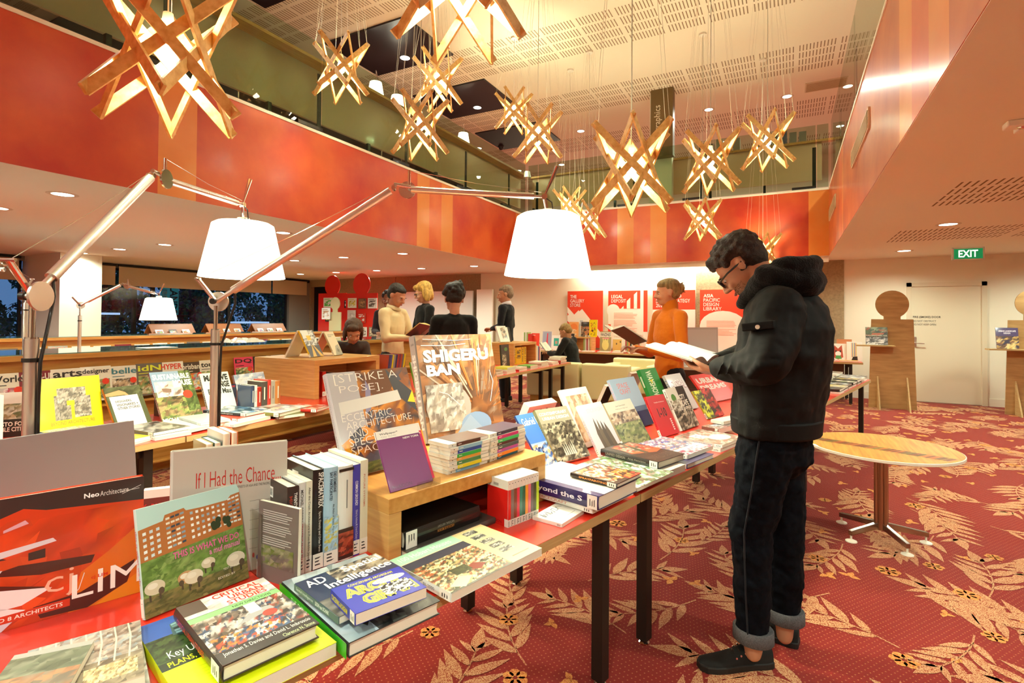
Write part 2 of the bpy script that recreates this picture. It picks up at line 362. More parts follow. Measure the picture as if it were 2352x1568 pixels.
# ---- carpet
def carpet_mat(name, base, dot, leaf=False):
    m = D.materials.new(name); m.use_nodes = True; nt = m.node_tree; L = nt.links; b = nt.nodes['Principled BSDF']
    b.inputs['Roughness'].default_value = .95; b.inputs['Specular IOR Level'].default_value = .1; b.inputs['Sheen Weight'].default_value = .15
    g = node(nt, 'ShaderNodeNewGeometry'); mp = node(nt, 'ShaderNodeMapping'); L.new(g.outputs['Position'], mp.inputs[0]); mp.inputs['Rotation'].default_value = (0, 0, .6)
    if not leaf:
        vo = node(nt, 'ShaderNodeTexVoronoi', distance='CHEBYCHEV'); vo.inputs['Scale'].default_value = 46; vo.inputs['Randomness'].default_value = .12; L.new(mp.outputs[0], vo.inputs['Vector'])
        mp.inputs['Scale'].default_value = (1, 1, 0)
        c = node(nt, 'ShaderNodeMath', operation='LESS_THAN'); L.new(vo.outputs['Distance'], c.inputs[0]); c.inputs[1].default_value = .12; f = c.outputs[0]
    else:
        vo = node(nt, 'ShaderNodeTexNoise'); vo.inputs['Scale'].default_value = 260; L.new(mp.outputs[0], vo.inputs['Vector'])
        c = node(nt, 'ShaderNodeMath', operation='GREATER_THAN'); L.new(vo.outputs['Fac'], c.inputs[0]); c.inputs[1].default_value = .53; f = c.outputs[0]
    n2 = node(nt, 'ShaderNodeTexNoise'); n2.inputs['Scale'].default_value = 500; L.new(mp.outputs[0], n2.inputs['Vector'])
    mx = node(nt, 'ShaderNodeMix', data_type='RGBA'); L.new(f, mx.inputs[0]); mx.inputs[6].default_value = (*lin(base), 1); mx.inputs[7].default_value = (*lin(dot), 1)
    L.new(mx.outputs[2], b.inputs['Base Color']); bu = node(nt, 'ShaderNodeBump'); bu.inputs['Strength'].default_value = .4; bu.inputs['Distance'].default_value = .004
    L.new(n2.outputs['Fac'], bu.inputs['Height']); L.new(bu.outputs[0], b.inputs['Normal']); return m
CARP = carpet_mat('carpet_red', '#861606', '#b0643a'); LEAF = carpet_mat('carpet_leaf', '#cf9a6c', '#9c3f1e', True); FLOW = carpet_mat('carpet_flower', '#dd9a4c', '#c05a24', True)
def build_floor():
    mb = MB(); mb.box((-14, -4, -.1), (7, 17, 0), 0); R = random.Random(7)
    def leafp(p, a, ln, wd, mi=1):
        n = 7; d = V((math.cos(a), math.sin(a), 0)); s = V((-d.y, d.x, 0)); up = []; dn = []
        for i in range(n+1):
            t = i/n; r = wd*math.sin(PI*t**.8)*(1-.25*t)+.001; up.append(p+d*ln*t+s*r/2); dn.append(p+d*ln*t-s*r/2)
        mb.add(up+dn[::-1], [tuple(range(2*(n+1)))][::-1], mi)
    def sprig(cx, cy, a, sc):
        z = .0012+R.random()*.0006; p = V((cx, cy, z)); pts = []; aa = a; k = R.choice((-1, 1))
        for i in range(6):
            pts.append((p.copy(), aa)); p = p+V((math.cos(aa), math.sin(aa), 0))*.098*sc; aa += k*.1
        for i, (q, b) in enumerate(pts):
            if i < 5:
                e = pts[i+1][0]; s = V((-(e-q).y, (e-q).x, 0)).normalized()*.004; mb.add([q-s, e-s, e+s, q+s], [(0, 1, 2, 3)], 1)
            if i >= 1:
                f = (1-abs(i-2.2)/6)*sc*R.uniform(.85, 1.1)
                leafp(q, b+.6+.05*i, .27*f, .072*f); leafp(q+V((math.cos(b), math.sin(b), 0))*.03*sc, b-.6-.05*i, .27*f, .072*f)
        leafp(pts[-1][0], pts[-1][1], .2*sc, .075*sc)
        q = pts[0][0]
        if R.random() < .55:
            c = q+V((math.cos(a+2.2), math.sin(a+2.2), 0))*.1*sc
            for j in range(6):
                t = j*PI/3; mb.add([c+V((math.cos(t)*.04+.028*math.cos(u*PI/4), math.sin(t)*.04+.028*math.sin(u*PI/4), j*.00005))*sc if 0 else V((c.x+sc*(math.cos(t)*.035+.026*math.cos(u*PI/4)), c.y+sc*(math.sin(t)*.035+.026*math.sin(u*PI/4)), z+.0003)) for u in range(8)], [tuple(range(8))], 2)
        if R.random() < .8:
            c = q+V((math.cos(a-2.4), math.sin(a-2.4), 0))*.22*sc
            for j in range(3): leafp(V((c.x, c.y, z)), a+j*1.6, .055*sc, .035*sc, 2)
    y = .2; row = 0
    while y < 11.4:
        x = -6.0+(row % 2)*.28
        while x < 6.2:
            if not (x < -5.4 and y < 3): sprig(x+R.uniform(-.09, .09), y+R.uniform(-.09, .09), R.choice((1.2, 2.6, 4.2, 5.5))+R.uniform(-.35, .35), R.uniform(.75, 1.1))
            x += .46
        y += .42; row += 1
    struct('floor', mb, [CARP, LEAF, FLOW])
build_floor()
# ---- lower ceiling (one slab with the atrium hole) and upper ceiling
RCEIL = slot_ceiling('ceiling_right_slots', '', [(5.47, 6.55), (8.1, 9.25)], (1.25, 1.35, 1.22, ('>', 1.25)))
mb = MB()
mb.box((-14, -4, ZC), (XL, YW, ZC+.1), 0); mb.box((XR, -4, ZC), (7, YW, ZC+.1), 1); mb.box((XL, -4, ZC), (XR, YN, ZC+.1), 0); mb.box((XL, YB, ZC), (XR, 11.12, ZC+.1), 0); mb.box((-4.3, 11.12, ZC+.3), (-.6, YW, ZC+.4), 0); mb.box((-.6, 11.12, ZC), (XR, YW, ZC+.1), 0); mb.box((XL, 11.12, ZC), (-4.3, YW, ZC+.1), 0)
struct('ceiling', mb, [CEILM, RCEIL])
UCEIL = slot_ceiling('ceiling_upper_slots', '', [(y, y+1.12) for y in (-.2+.3, 2.6, 5.1, 7.61, 10.08, 12.65, 15.1)], (.17, .62, .56), base='#ecdfc6', dark='#94795a')
mb = MB(); mb.box((-14, -4, ZU), (7, 17, ZU+.1)); struct('ceiling_upper', mb, UCEIL)
mb = MB()
for a in ((-6.98, 6.34, -5.24, 7.66), (-6.98, 8.72, -5.24, 10.11), (-6.98, 3.9, -5.24, 5.2), (-11.5, 3.9, -8.6, 16), (-6.98, 11.2, -5.24, 12.6)): mb.box((a[0], a[1], ZU-.03), (a[2], a[3], ZU))
struct('trim_1', mb, DARKC)
# ---- red printed fascias round the atrium
def fasc_mat(name, a, b_, c):
    m = mat(name, a, .5, coat=.4, crough=.22, col2=b_, vscale=1.6, detail=12, bump=.05, bscale=9); return m
FR_ = fasc_mat('fascia_red', '#b42406', '#d0561a', ''); FO = fasc_mat('fascia_orange', '#d9751f', '#dd8a3e', ''); FM = fasc_mat('fascia_mid', '#cc4c16', '#dd7030', '')
FRW = fasc_mat('fascia_red_right', '#ac4212', '#cc6c2c', '')
def fascia(name, axis, pos, lo, hi, stripes, th, red):
    mb = MB(); cuts = [lo]; ms = []
    cur = lo
    for a, b_, k in stripes:
        if a > cur: ms.append((cur, a, 0))
        ms.append((a, b_, k)); cur = b_
    if cur < hi: ms.append((cur, hi, 0))
    for a, b_, k in ms:
        e = -.004 if th > 0 else .004
        if axis == 'x': mb.box((min(pos+e, pos+th), a, ZC+.003), (max(pos+e, pos+th), b_, ZF), k)
        else: mb.box((a, min(pos+e, pos+th), ZC+.003), (b_, max(pos+e, pos+th), ZF), k)
    struct(name, mb, [red, FO, FM])
fascia('wall_fascia_left', 'x', XL, YN, YB, [(2.79, 3.15, 1), (6.67, 6.99, 1), (6.99, 7.33, 2), (7.33, 7.67, 1), (10.08, YB, 1)], -.12, FR_)
fascia('wall_fascia_right', 'x', XR, YN, YB, [(2.94, 3.32, 1), (3.32, 3.73, 2), (3.73, 4.11, 1), (8.0, 8.15, 1), (8.15, 8.6, 2)], .12, FRW)
fascia('wall_fascia_back', 'y', YB, XL, XR, [(XL, -5.1, 1), (-3.14, -2.80, 1), (-2.80, -2.46, 2), (-2.46, -2.14, 1), (.32, XR, 1)], .12, FR_)
fascia('wall_fascia_front', 'y', YN, XL, XR, [(-3, -2.6, 1)], -.12, FR_)
mb = MB()
mb.box((XL-.13, YN, ZF), (XL+.012, YB, ZF+.035)); mb.box((XR-.012, YN, ZF), (XR+.13, YB, ZF+.035)); mb.box((XL, YB-.012, ZF), (XR, YB+.13, ZF+.035)); mb.box((XL, YN-.13, ZF), (XR, YN+.012, ZF+.035))
struct('trim_2', mb, WHITE)
mb = MB(); mb.box((-4.3, YB+.13, ZC-.09), (XR, YB+.19, ZC+.02)); struct('trim_3', mb, WHITE)
# upper floor slab around the atrium
mb = MB(); mb.box((-14, -4, ZF-.2), (XL-.12, 17, ZF-.1)); mb.box((XR+.12, -4, ZF-.2), (7, 17, ZF-.1)); mb.box((XL-.12, YB+.12, ZF-.2), (XR+.12, 17, ZF-.1)); mb.box((XL-.12, -4, ZF-.2), (XR+.12, YN-.12, ZF-.1))
struct('floor_upper', mb, mat('upper_carpet', '#5a2417', .9))
# ---- vents on the right fascia, ceiling
VENT = mat('vent_white', '#d8c4a2', .6)
def vent(name, x0, y0, x1, y1, z0, z1, label, wall):
    t = thing(name, label, 'vent', (x0, y0, z0)); f = MB(); s = MB(); n = 14
    if wall:
        f.box((-.02, 0, 0), (0, y1-y0, z1-z0)); 
        for i in range(n): s.box((-.026, .02, .012+(z1-z0-.03)*i/n), (-.02, y1-y0-.02, .018+(z1-z0-.03)*i/n))
    else:
        f.box((0, 0, 0), (x1-x0, y1-y0, .02))
        for i in range(n): s.box((.02, .02+(y1-y0-.04)*i/n, -.005), (x1-x0-.02, .03+(y1-y0-.04)*i/n, 0))
    f.obj('frame', VENT, t); s.obj('grille', mat('vent_slats', '#b79c74', .6), t)
vent('wall_vent', XR, 5.46, XR, 6.83, 3.08, 3.27, 'long white air vent in the right red fascia, the nearer of two', True)
vent('wall_vent', XR, 9.13, XR, 10.4, 3.1, 3.3, 'small white air vent in the right red fascia near its far corner', True)
vent('ceiling_vent', .3, 11.75, .95, 12.2, ZU-.02, ZU, 'square grey return air grille in the upper white ceiling', False)
# ---- walls
mb = MB(); mb.box((-6.95, YW, 0), (-1.7, YW+.15, 2.9)); mb.box((.92, YW, 0), (7, YW+.15, ZC)); struct('wall_back', mb, WALLM)
mb = MB(); mb.box((-1.7, YW-.02, 0), (.92, YW+.15, 2.9)); mb.box((-14, YW, 0), (-13.1, YW+.15, ZC+.3)); mb.box((-13.1, YW, 2.33), (-12.2, YW+.15, ZC+.3)); mb.box((-12.2, YW, 0), (-9.75, YW+.15, ZC+.3)); mb.box((-9.73, YW, 0), (-6.95, YW+.15, 2.9)); struct('wall_concrete', mb, CONC)
mb = MB(); mb.box((-13.1, YW+.14, 0), (-12.2, YW+.16, 2.33)); struct('door_2', mb, mat('dark_opening', '#0c080c', .8))
mb = MB(); mb.box((-9.7, YW-.35, 0), (-6.98, YW-.3, 2.09)); struct('wall_partition', mb, mat('grey_screen', '#c9c4ba', .5))
mb = MB(); mb.box((-6.9, YW-.28, 0), (-6.45, YW-.22, 2.12)); struct('wall_white_screen', mb, mat('white_screen', '#f1ecdf', .5))
mb = MB(); mb.box((7, -4, 0), (7.1, 17, ZU)); struct('wall_right', mb, WALLM)
mb = MB(); mb.box((-14, -4.1, 0), (7, -4, ZU)); struct('wall_front', mb, WALLM)
mb = MB(); mb.box((-14, 17, ZF-.2), (7, 17.1, ZU)); mb.box((-14.1, -4, ZF-.2), (-14, 17, ZU)); struct('wall_upper', mb, WALLM)
mb = MB()
for a, b_ in ((.92, 1.88), (2.95, 7)): mb.box((a, YW-.012, 0), (b_, YW, .13))
struct('baseboard_back', mb, WALLM)
# fire door with frame, lever and lettering
dl, dr, dt = 1.93, 2.88, 2.02
mb = MB(); mb.box((dl-.07, YW-.03, 0), (dl, YW+.02, dt+.07)); mb.box((dr, YW-.03, 0), (dr+.07, YW+.02, dt+.07)); mb.box((dl-.07, YW-.03, dt), (dr+.07, YW+.02, dt+.07)); struct('trim_4', mb, mat('door_frame', '#dccdb0', .5))
dmb = MB(); dmb.box((dl, YW-.012, .012), (dr, YW+.03, dt)); door = struct('door_1', dmb, mat('door_paint', '#e0d2b6', .45))
a = MB(); S = frame((dl, YW-.0135, 0), (1, 0, 0), (0, 0, 1), (0, -1, 0))
art_mesh(a, [('t', 'FIRE (SMOKE) DOOR', .02, .0, .43, 1, '#3a3328', 1)], .95, .045, frame((dl, YW-.0135, 1.46), (1, 0, 0), (0, 0, 1), (0, -1, 0)))
art_mesh(a, [('t', 'DO NOT OBSTRUCT', .02, .0, .36, 1, '#3a3328')], .95, .033, frame((dl, YW-.0135, 1.40), (1, 0, 0), (0, 0, 1), (0, -1, 0)))
art_mesh(a, [('t', 'DO NOT KEEP OPEN', .02, .0, .36, 1, '#3a3328')], .95, .033, frame((dl, YW-.0135, 1.34), (1, 0, 0), (0, 0, 1), (0, -1, 0)))
a.obj('door_lettering', PRINTM, door)
a = MB(); a.box((dl+.02, YW-.03, .98), (dl+.065, YW-.012, 1.14)); a.tube((dl+.045, YW-.03, 1.03), (dl+.045, YW-.07, 1.03), .01); a.tube((dl+.045, YW-.07, 1.03), (dl+.17, YW-.07, 1.025), .009); a.obj('door_handle', ALU, door)
# cove of light above the posters
o = light('AREA', 'cove_light', (-2.4, 11.3, ZC+.12), P_COVE, (.95, 1, .85), shape='RECTANGLE', size=3.5, size_y=.08, rot=(math.radians(28), 0, 0))
mb = MB(); mb.box((-4.25, 11.16, ZC+.14), (-.62, 11.2, ZC+.18)); t = mb.obj('cove_tube', mat('cove_tube', '#fff2d8', .5, emit=14)); tag(t, 'long white light tube hidden in the ceiling recess above the posters', 'light')
# ---- window wall on the left, with column, blinds
XW = -13.15
mb = MB(); mb.box((XW-.2, -4, 0), (XW, 11.5, .55)); mb.box((XW-.2, -4, 2.45), (XW, 11.5, ZC+.3)); mb.box((XW-.2, 10.75, 0), (XW, 11.5, ZC)); struct('wall_left', mb, mat('sill_paint', '#8f8a80', .6))
mb = MB(); mb.box((XW-.1, 4.62, 0), (-11.72, 5.28, ZC)); struct('wall_column', mb, mat('column_paint', '#e9e2cf', .6))
GLASS = glassmat('clear_glass', '#e4efe8'); FRM = mat('window_frame', '#1c1a18', .5)
ys = [-3.9, -1.5, .9, 2.7, 4.6, 5.32, 7.0, 8.9, 10.72]
for i, (a_, b_) in enumerate(zip(ys, ys[1:])):
    if abs(a_-4.6) < .01: continue
    f = MB(); f.box((XW-.12, a_, .55), (XW-.06, a_+.04, 2.45)); f.box((XW-.12, b_-.04, .55), (XW-.06, b_, 2.45)); f.box((XW-.12, a_, .55), (XW-.06, b_, .6)); f.box((XW-.12, a_, 2.4), (XW-.06, b_, 2.45))
    wo = struct(f'window_{i+1}', f, FRM); p = MB(); p.box((XW-.095, a_+.04, .6), (XW-.088, b_-.04, 2.4)); p.obj('pane', GLASS, wo)
BL = mat('blind_fabric', '#cbb79a', .8)
zb = 2.08
for a_, b_, lb in ((.6, 4.5, 'leftmost pale roller blind, left of the white column'), (5.4, 6.13, 'narrow pale roller blind just right of the white column'), (6.2, 10.05, 'long pale roller blind behind the left lamp shade'), (10.1, 11.3, 'short pale roller blind next to the concrete wall')):
    t = thing('roller_blind', lb, 'blind', (XW+.1, a_, 0), 'roller blinds on the window wall')
    b1 = MB(); b1.box((0, 0, zb), (.006, b_-a_, 2.5)); b1.obj('blind_fabric', BL, t); b1 = MB(); b1.tube((.02, -.02, 2.5), (.02, b_-a_+.02, 2.5), .025); b1.obj('roller', FRM, t); b1 = MB(); b1.box((-.004, 0, zb-.02), (.012, b_-a_, zb)); b1.obj('bottom_bar', BL, t)
# outside: trees, banner, lamp
R = random.Random(3)
TL = [mat('dusk_foliage_%d' % i, c, .8) for i, c in enumerate(('#2f6e5a', '#3d8468', '#285c66', '#4f8a5e'))]
for k in range(19):
    y = -3+k*1.25; x = (-18.4, -21.2, -24.0)[k % 3]; h = 3.2+R.random()*1.6
    t = thing('tree', 'dark dusk tree outside, number from the left is hard to tell apart in the blue light', 'tree', (x, y, 0), 'trees outside the windows')
    t['label'] = 'dark leafy tree in the dusk outside the windows, number %d counted from the left' % (k+1)
    tr = MB(); tr.tube((0, 0, 0), (.1, .1, h*.7), .12, .06); tr.obj('trunk', mat('bark', '#2c2620', .9), t)
    f = MB()
    cl = [(V((R.gauss(0, .5), R.gauss(0, .8), h*R.uniform(.2, 1.0))), R.uniform(.4, .75)) for _ in range(14)]
    for _ in range(2600):
        c, r = R.choice(cl); p = c+V((R.gauss(0, 1), R.gauss(0, 1), R.gauss(0, .8))).normalized()*r*R.uniform(.6, 1.05); u = V((R.gauss(0, 1), R.gauss(0, 1), R.gauss(0, 1))).normalized()*.1; v_ = u.orthogonal().normalized()*.045
        f.add([p-u, p+v_, p+u, p-v_], [(0, 1, 2, 3)], R.choice((0, 0, 1, 2, 2, 3)))
    f.obj('foliage', TL, t)
mb = MB(); mb.box((-30, -6, -.1), (XW-.2, 24, 0)); g_ = struct('ground', mb, mat('outside_paving', '#4a5560', .8))
mb = MB()
for _ in range(9000):
    p = V((-16.2+R.uniform(-.5, .5), R.uniform(-3, 14), R.uniform(.1, 1.15))); u = V((R.gauss(0, 1), R.gauss(0, 1), R.gauss(0, 1))).normalized()*.06; v_ = u.orthogonal().normalized()*.03; mb.add([p-u, p+v_, p+u, p-v_], [(0, 1, 2, 3)], R.choice((0, 2, 2, 3)))
tag(mb.obj('hedge', TL), 'low clipped hedge running along outside the windows', 'hedge', kind='stuff')
bp = at(369, 662, X=-14.6); bq = at(409, 723, X=-14.6)
t = thing('street_banner', 'teal hanging banner seen through the window behind a floor lamp', 'banner', (-14.6, bp.y, 0)); mb = MB(); mb.box((0, 0, bq.z), (.01, bq.y-bp.y, bp.z+.3)); mb.obj('banner_cloth', mat('teal_cloth', '#1f93ad', .7, emit=.25), t)
mb = MB(); mb.tube((-.02, -.6, bq.z-.02), (-.02, .8, bq.z-.02), .02); mb.tube((-.05, -.6, 0), (-.05, -.6, 3), .06); mb.obj('banner_post', FRM, t)
mb = MB(); art_mesh(mb, [('v', 'LANDS', .5, .05, .95, 1.1, '#0c2f4a', 1), ('v', 'LIBRARY', .08, .05, .35, 1.1, '#bfe3ee', 1)], bq.y-bp.y, bp.z-bq.z, frame((.011, 0, bq.z), (0, 1, 0), (0, 0, 1), (1, 0, 0))); mb.obj('banner_lettering', PRINTM, t)
for px, py, s in ((575, 742, 1.), (198, 722, 1.3)):
    P = at(px, py, X=-15.0); t = thing('street_lamp', 'white T-shaped outdoor lamp outside the window, %s' % ('near the second floor lamp' if px > 300 else 'right of the white column'), 'street lamp', (P.x, P.y, 0))
    mb = MB(); mb.tube((0, 0, 0), (0, 0, P.z), .05); mb.obj('post', mat('lamp_post_blue', '#7f9fc8', .5), t); mb = MB(); mb.box((-.3, -.55*s, P.z), (.3, .45*s, P.z+.05)); mb.obj('lamp_head', mat('outdoor_lamp', '#a9bdf5', .5, emit=1.2), t)
# ---- upper balustrades
GL2 = glassmat('balustrade_glass', '#dfeadd', 1.4)
OLIVE = mat('olive_panel', '#e6c49c', .45, trans=.5, ior=1.1, coat=.2, crough=.1)
def balus(axis, pos, pts, lab):
    for i, (a_, b_) in enumerate(zip(pts, pts[1:])):
        t = thing('glass_panel', lab % ('first', 'second', 'third', 'fourth', 'fifth', 'sixth')[i], 'glass balustrade', (pos, a_, ZF) if axis == 'x' else (a_, pos, ZF), 'balustrade glass')
        g = MB(); L_ = b_-a_; pn = MB(); pf = MB()
        if axis == 'x':
            g.box((-.006, .01, .06), (.006, L_-.01, 1.17)); pn.box((-.016 if pos < 0 else .008, L_-.06, .1), (-.006 if pos < 0 else .018, L_-.001, .78)); pf.box((-.03, L_-.38, .05), (.03, L_-.001, .09))
        else: g.box((.01, -.006, .06), (L_-.01, .006, 1.17)); pn.box((L_-.06, .008, .1), (L_-.001, .018, .78)); pf.box((L_-.38, -.03, .05), (L_-.001, .03, .09))
        g.obj('pane', GL2, t)
        if i < len(pts)-2: pn.obj('post', BLKP, t); pf.obj('foot_clamp', BLKP, t)
balus('x', XL-.03, [1.0, 2.9, 4.75, 6.47, 8.18, 9.87, 10.6], '%s clear glass pane of the balustrade above the left red fascia')
balus('y', YB+.04, [XL, -4.98, -2.77, -1.46, .44, XR], '%s clear glass pane of the balustrade above the far red fascia')
balus('x', XR+.03, [1.0, 4.0, 7.0, 8.95, 10.6], '%s clear glass pane of the balustrade above the right red fascia')
def counter(name, a, b_, lab, rail):
    t = thing(name, lab, 'screen', (a[0], a[1], ZF-.1)); m_ = MB(); x1, y1 = b_[0]-a[0], b_[1]-a[1]
    m_.box((0, 0, .4), (max(x1, .04), max(y1, .04), 1.1)); m_.obj('panel', OLIVE, t); r_ = MB(); r_.box((-.04, -.04, 1.1), (max(x1, .04)+.2, max(y1, .04)+.04, 1.14)); r_.obj('top_rail', WOODY, t)
    l_ = MB()
    n = 6
    for i in range(n): l_.box((x1*i/n, y1*i/n, 0), (x1*i/n+.05, y1*i/n+.05, .4))
    l_.obj('feet', BLKP, t)
counter('low_screen', (-5.62, .8), (-5.58, 11.0), 'long olive low screen with a wooden rail behind the left balustrade', WOODY)
counter('low_screen', (-5.34, 11.15), (.55, 11.19), 'long olive low screen with a wooden rail behind the far balustrade', WOODX)
# column with the hanging sign
mb = MB(); mb.box((-2.55, 10.95, ZF-.1), (-2.1, 11.12, ZU)); struct('wall_upper_column', mb, WALLM)
t = thing('hanging_sign', 'brown vertical sign reading Micrographics on the upper floor column', 'sign', (-2.48, 10.72, 4.7)); mb = MB(); mb.box((0, 0, 0), (.44, .2, ZU-4.7)); mb.obj('sign_box', mat('sign_brown', '#6d5530', .5), t)
a = MB(); g = text_geo('Micrographics', 0); 
art = [((.07+.16*(1-b)), (.02+.76*a_)) for a_, b in g[0]]
a.add([(x, -.002, .12+(z)*1.18) for x, z in art], g[1], 0, None, lin('#e8dcc0')); a.obj('sign_lettering', PRINTM, t)
# books and boxes on the upper shelves (seen through the glass)
R = random.Random(12)
for i in range(9):
    x = -1.6+i*.16+(i > 4)*.5; mb = MB(); mb.box((0, 0, 0), (.12, .16, .2+R.random()*.08)); o = mb.obj('book_block', covermat(R.choice(('#2b2420', '#7c7263', '#3c4a6a', '#8d8674')))); o.location = (x, 11.17, ZF-.1+1.142); tag(o, 'dark book standing on the far upper rail, number %d from the left' % (i+1), 'book', 'books on the far upper rail')
# ---- downlights
EMW = mat('downlight_glow', '#fff0d6', .5, emit=11); EMU = mat('downlight_glow_upper', '#f4f0e6', .5, emit=7); RIM = mat('downlight_rim', '#cdbb9d', .5)
base_dl = None; O5 = ('first', 'second', 'third', 'fourth', 'fifth'); O5N = ('first', 'second', 'third', 'fourth', 'fifth', 'sixth', 'seventh', 'eighth', 'ninth', 'tenth', 'eleventh', 'twelfth', 'thirteenth', 'fourteenth', 'fifteenth', 'sixteenth', 'seventeenth', 'eighteenth', 'nineteenth', 'twentieth', 'last')
def downlight(x, y, z, upper, lab, grp, pw):
    global base_dl
    t = thing('downlight', lab, 'ceiling light', (x, y, z), grp)
    a = MB(); a.lathe([(.085, -.004), (.12, -.004), (.125, 0)], n=24, caps=False); a.obj('rim', DARKC if (upper and x == -6.06 and 6 < y < 10.2) else RIM, t)
    b1 = MB(); b1.lathe([(.0001, .0), (.085, -.003)], n=20); b1.obj('lamp', EMU if upper else EMW, t)
    if pw: light('SPOT', 'downlight_beam', (x, y, z-.02), pw, COOLW if upper else WARM, .06, spot_size=math.radians(160), spot_blend=.9)
for i, (x, y) in enumerate(LOW_DL): downlight(x, y, ZC, False, ('round downlight, left lower ceiling, %s row from the fascia, %s from the camera' % (O5[i // 4], O5[i % 4]) if x < -5 and i < 20 else 'round downlight in the %s lower ceiling, %s of its lamps' % ('right' if x > XR else 'near', O5N[i-20])), 'lower ceiling downlights '+('left' if x < -5 else 'right' if x > XR else 'near'), P_LOW)
for i, (x, y) in enumerate(UP_DL): downlight(x, y, ZU-(.03 if (x == -6.06 and 6 < y < 10.2) else 0), True, 'upper ceiling downlight%s, number %d in order from the near left' % (' in a dark panel' if (x == -6.06 and 6 < y < 10.2) else '', i+1), 'upper ceiling downlights'+(' in dark panels' if (x == -6.06 and 6 < y < 10.2) else ''), P_UP)
# camera domes, sensors
for x, y, z in ((-6.15, 11.3, ZU), (-1.3, 3.9, ZC)):
    pass
P = at(1151, 334, Z=ZU); t = thing('security_camera', 'small black dome camera on the upper ceiling', 'camera', P); mb = MB(); mb.lathe([(.09, 0), (.09, -.04), (.06, -.06)]); mb.obj('housing', BLKP, t); mb = MB(); mb.ball((0, 0, -.06), .07); mb.obj('dome', BLKP, t, smooth=True)
P = at(2325, 275, Z=ZC); t = thing('ceiling_sensor', 'white rectangular detector unit on the right lower ceiling', 'sensor', P); mb = MB(); mb.box((-.02, 0, -.035), (.14, .09, 0)); mb.box((.06, .11, -.03), (.26, .2, 0)); mb.obj('housing', WHITE, t, bevel=.006); mb = MB(); mb.ball((.06, .045, -.035), (.03, .02, .015)); mb.obj('lens', CHROME, t)
# ---- exit sign
P0 = at(2187, 569, Z=ZC-.015); P1 = at(2262, 566, Z=ZC-.015); u = (P1-P0); w_ = u.length; u.normalize(); zb_ = (CP+ray(2187, 597)*((P0-CP).dot(CF)/ray(2187, 597).dot(CF))).z; hh = P0.z-zb_
M = frame((P0.x, P0.y, zb_), u, (0, 0, 1), u.cross(V((0, 0, 1))))
t = thing('exit_sign', 'green illuminated EXIT sign hanging below the right ceiling', 'exit sign', M)
mb = MB(); mb.box((0, 0, -.03), (w_, .012, .0)); mb.box((0, hh-.02, -.03), (w_, hh, 0)); mb.box((0, 0, -.03), (.02, hh, 0)); mb.box((w_-.02, 0, -.03), (w_, hh, 0)); mb.obj('frame', mat('clear_acrylic_edge', '#e6ece6', .2), t)
mb = MB(); mb.box((.02, .012, -.02), (w_-.02, hh-.02, -.008)); mb.obj('panel', mat('exit_green', '#0f8a50', .3, emit=.55), t)
mb = MB(); art_mesh(mb, [('t', 'EXIT', .2, .2, .8, .78, '#f4fff4', 1)], w_, hh, Matrix.Translation((0, 0, -.006))); mb.obj('lettering', mat('exit_white', '#f0fff2', .4, emit=1.0), t)
# ---- posters on the far wall
def poster(x0, x1, ztop, art, lab):
    t = thing('wall_poster', lab, 'poster', frame((x0, YW-.03, .75), (1, 0, 0), (0, 0, 1), (0, -1, 0)), 'red and white wall posters'); w_ = x1-x0; h_ = ztop-.75
    m_ = MB(); m_.box((0, 0, 0), (w_, h_, .008)); m_.obj('board', covermat('#efe9dc', False), t); m_ = MB(); art_mesh(m_, art, w_, h_, Matrix.Translation((0, 0, .008)), z0=.0006, dz=.0005); m_.obj('poster_print', PRINTM, t)
RD = '#e2401f'; WH = '#efe9dc'; PK = '#e8a48e'
def words(lines, x0, y1, lh, wds, col=WH, b0=1): return [('t', s, x0, y1-lh*(i+.8), x0+wds[i], y1-lh*i, col, b0 if i == 0 else .4) for i, s in enumerate(lines)]
def para(x0, y1, n, ww, lh=.022, col=PK, seed=1):
    R = random.Random(seed); return [('r', x0, y1-lh*(i+.4), x0+ww*R.uniform(.75, 1), y1-lh*i, col) for i in range(n) if i % 6 != 5]
poster(-4.56, -3.70, 2.05, [('r', 0, 0, 1, 1, RD), ('p', [(0, .72), (.2, .58), (.36, .47), (.8, .0), (.55, 0), (0, .62)], WH), ('p', [(0, .56), (.12, .62), (.3, .5), (.1, .3), (0, .36)], WH), ('p', [(.3, .62), (.42, .68), (1, .22), (1, .1)], WH), ('p', [(.1, .52), (.32, .66), (.7, .3), (.4, .1)], WH), ('p', [(0, .47), (.14, .38), (0, .3)], RD), ('p', [(.5, .38), (.58, .44), (1, .1), (1, .02), (.9, 0)], RD)]+words(['THE', 'GALLERY', 'STORE'], .08, .93, .075, (.18, .40, .29)), 'red wall poster with white diagonal stripes, leftmost of the four')
poster(-3.58, -2.70, 2.04, [('r', 0, 0, 1, 1, WH), ('r', 0, .69, .82, 1, RD), ('r', .9, .3, 1, 1, RD), ('e', .13, .66, .17, .11, WH), ('p', [(.33, .69), (.4, .74), (.4, .69)], WH), ('p', [(.48, .69), (.48, .82), (.57, .88), (.57, .69)], WH), ('p', [(.66, .69), (.66, .93), (.74, .98), (.74, .69)], WH), ('r', 0, 0, .07, .42, RD)]+words(['LEGAL', 'DEPOSIT'], .08, .93, .075, (.3, .38))+para(.15, .62, 18, .62), 'white and red wall poster reading LEGAL DEPOSIT with stepped white bars')
poster(-2.59, -1.71, 2.03, [('r', 0, 0, 1, 1, WH), ('r', 0, .68, 1, 1, RD)]+words(['QUEENSLAND', 'DESIGN STRATEGY', '2020'], .08, .93, .075, (.6, .8, .22))+para(.1, .6, 18, .7, seed=4), 'red topped poster behind the person in the orange sweater')
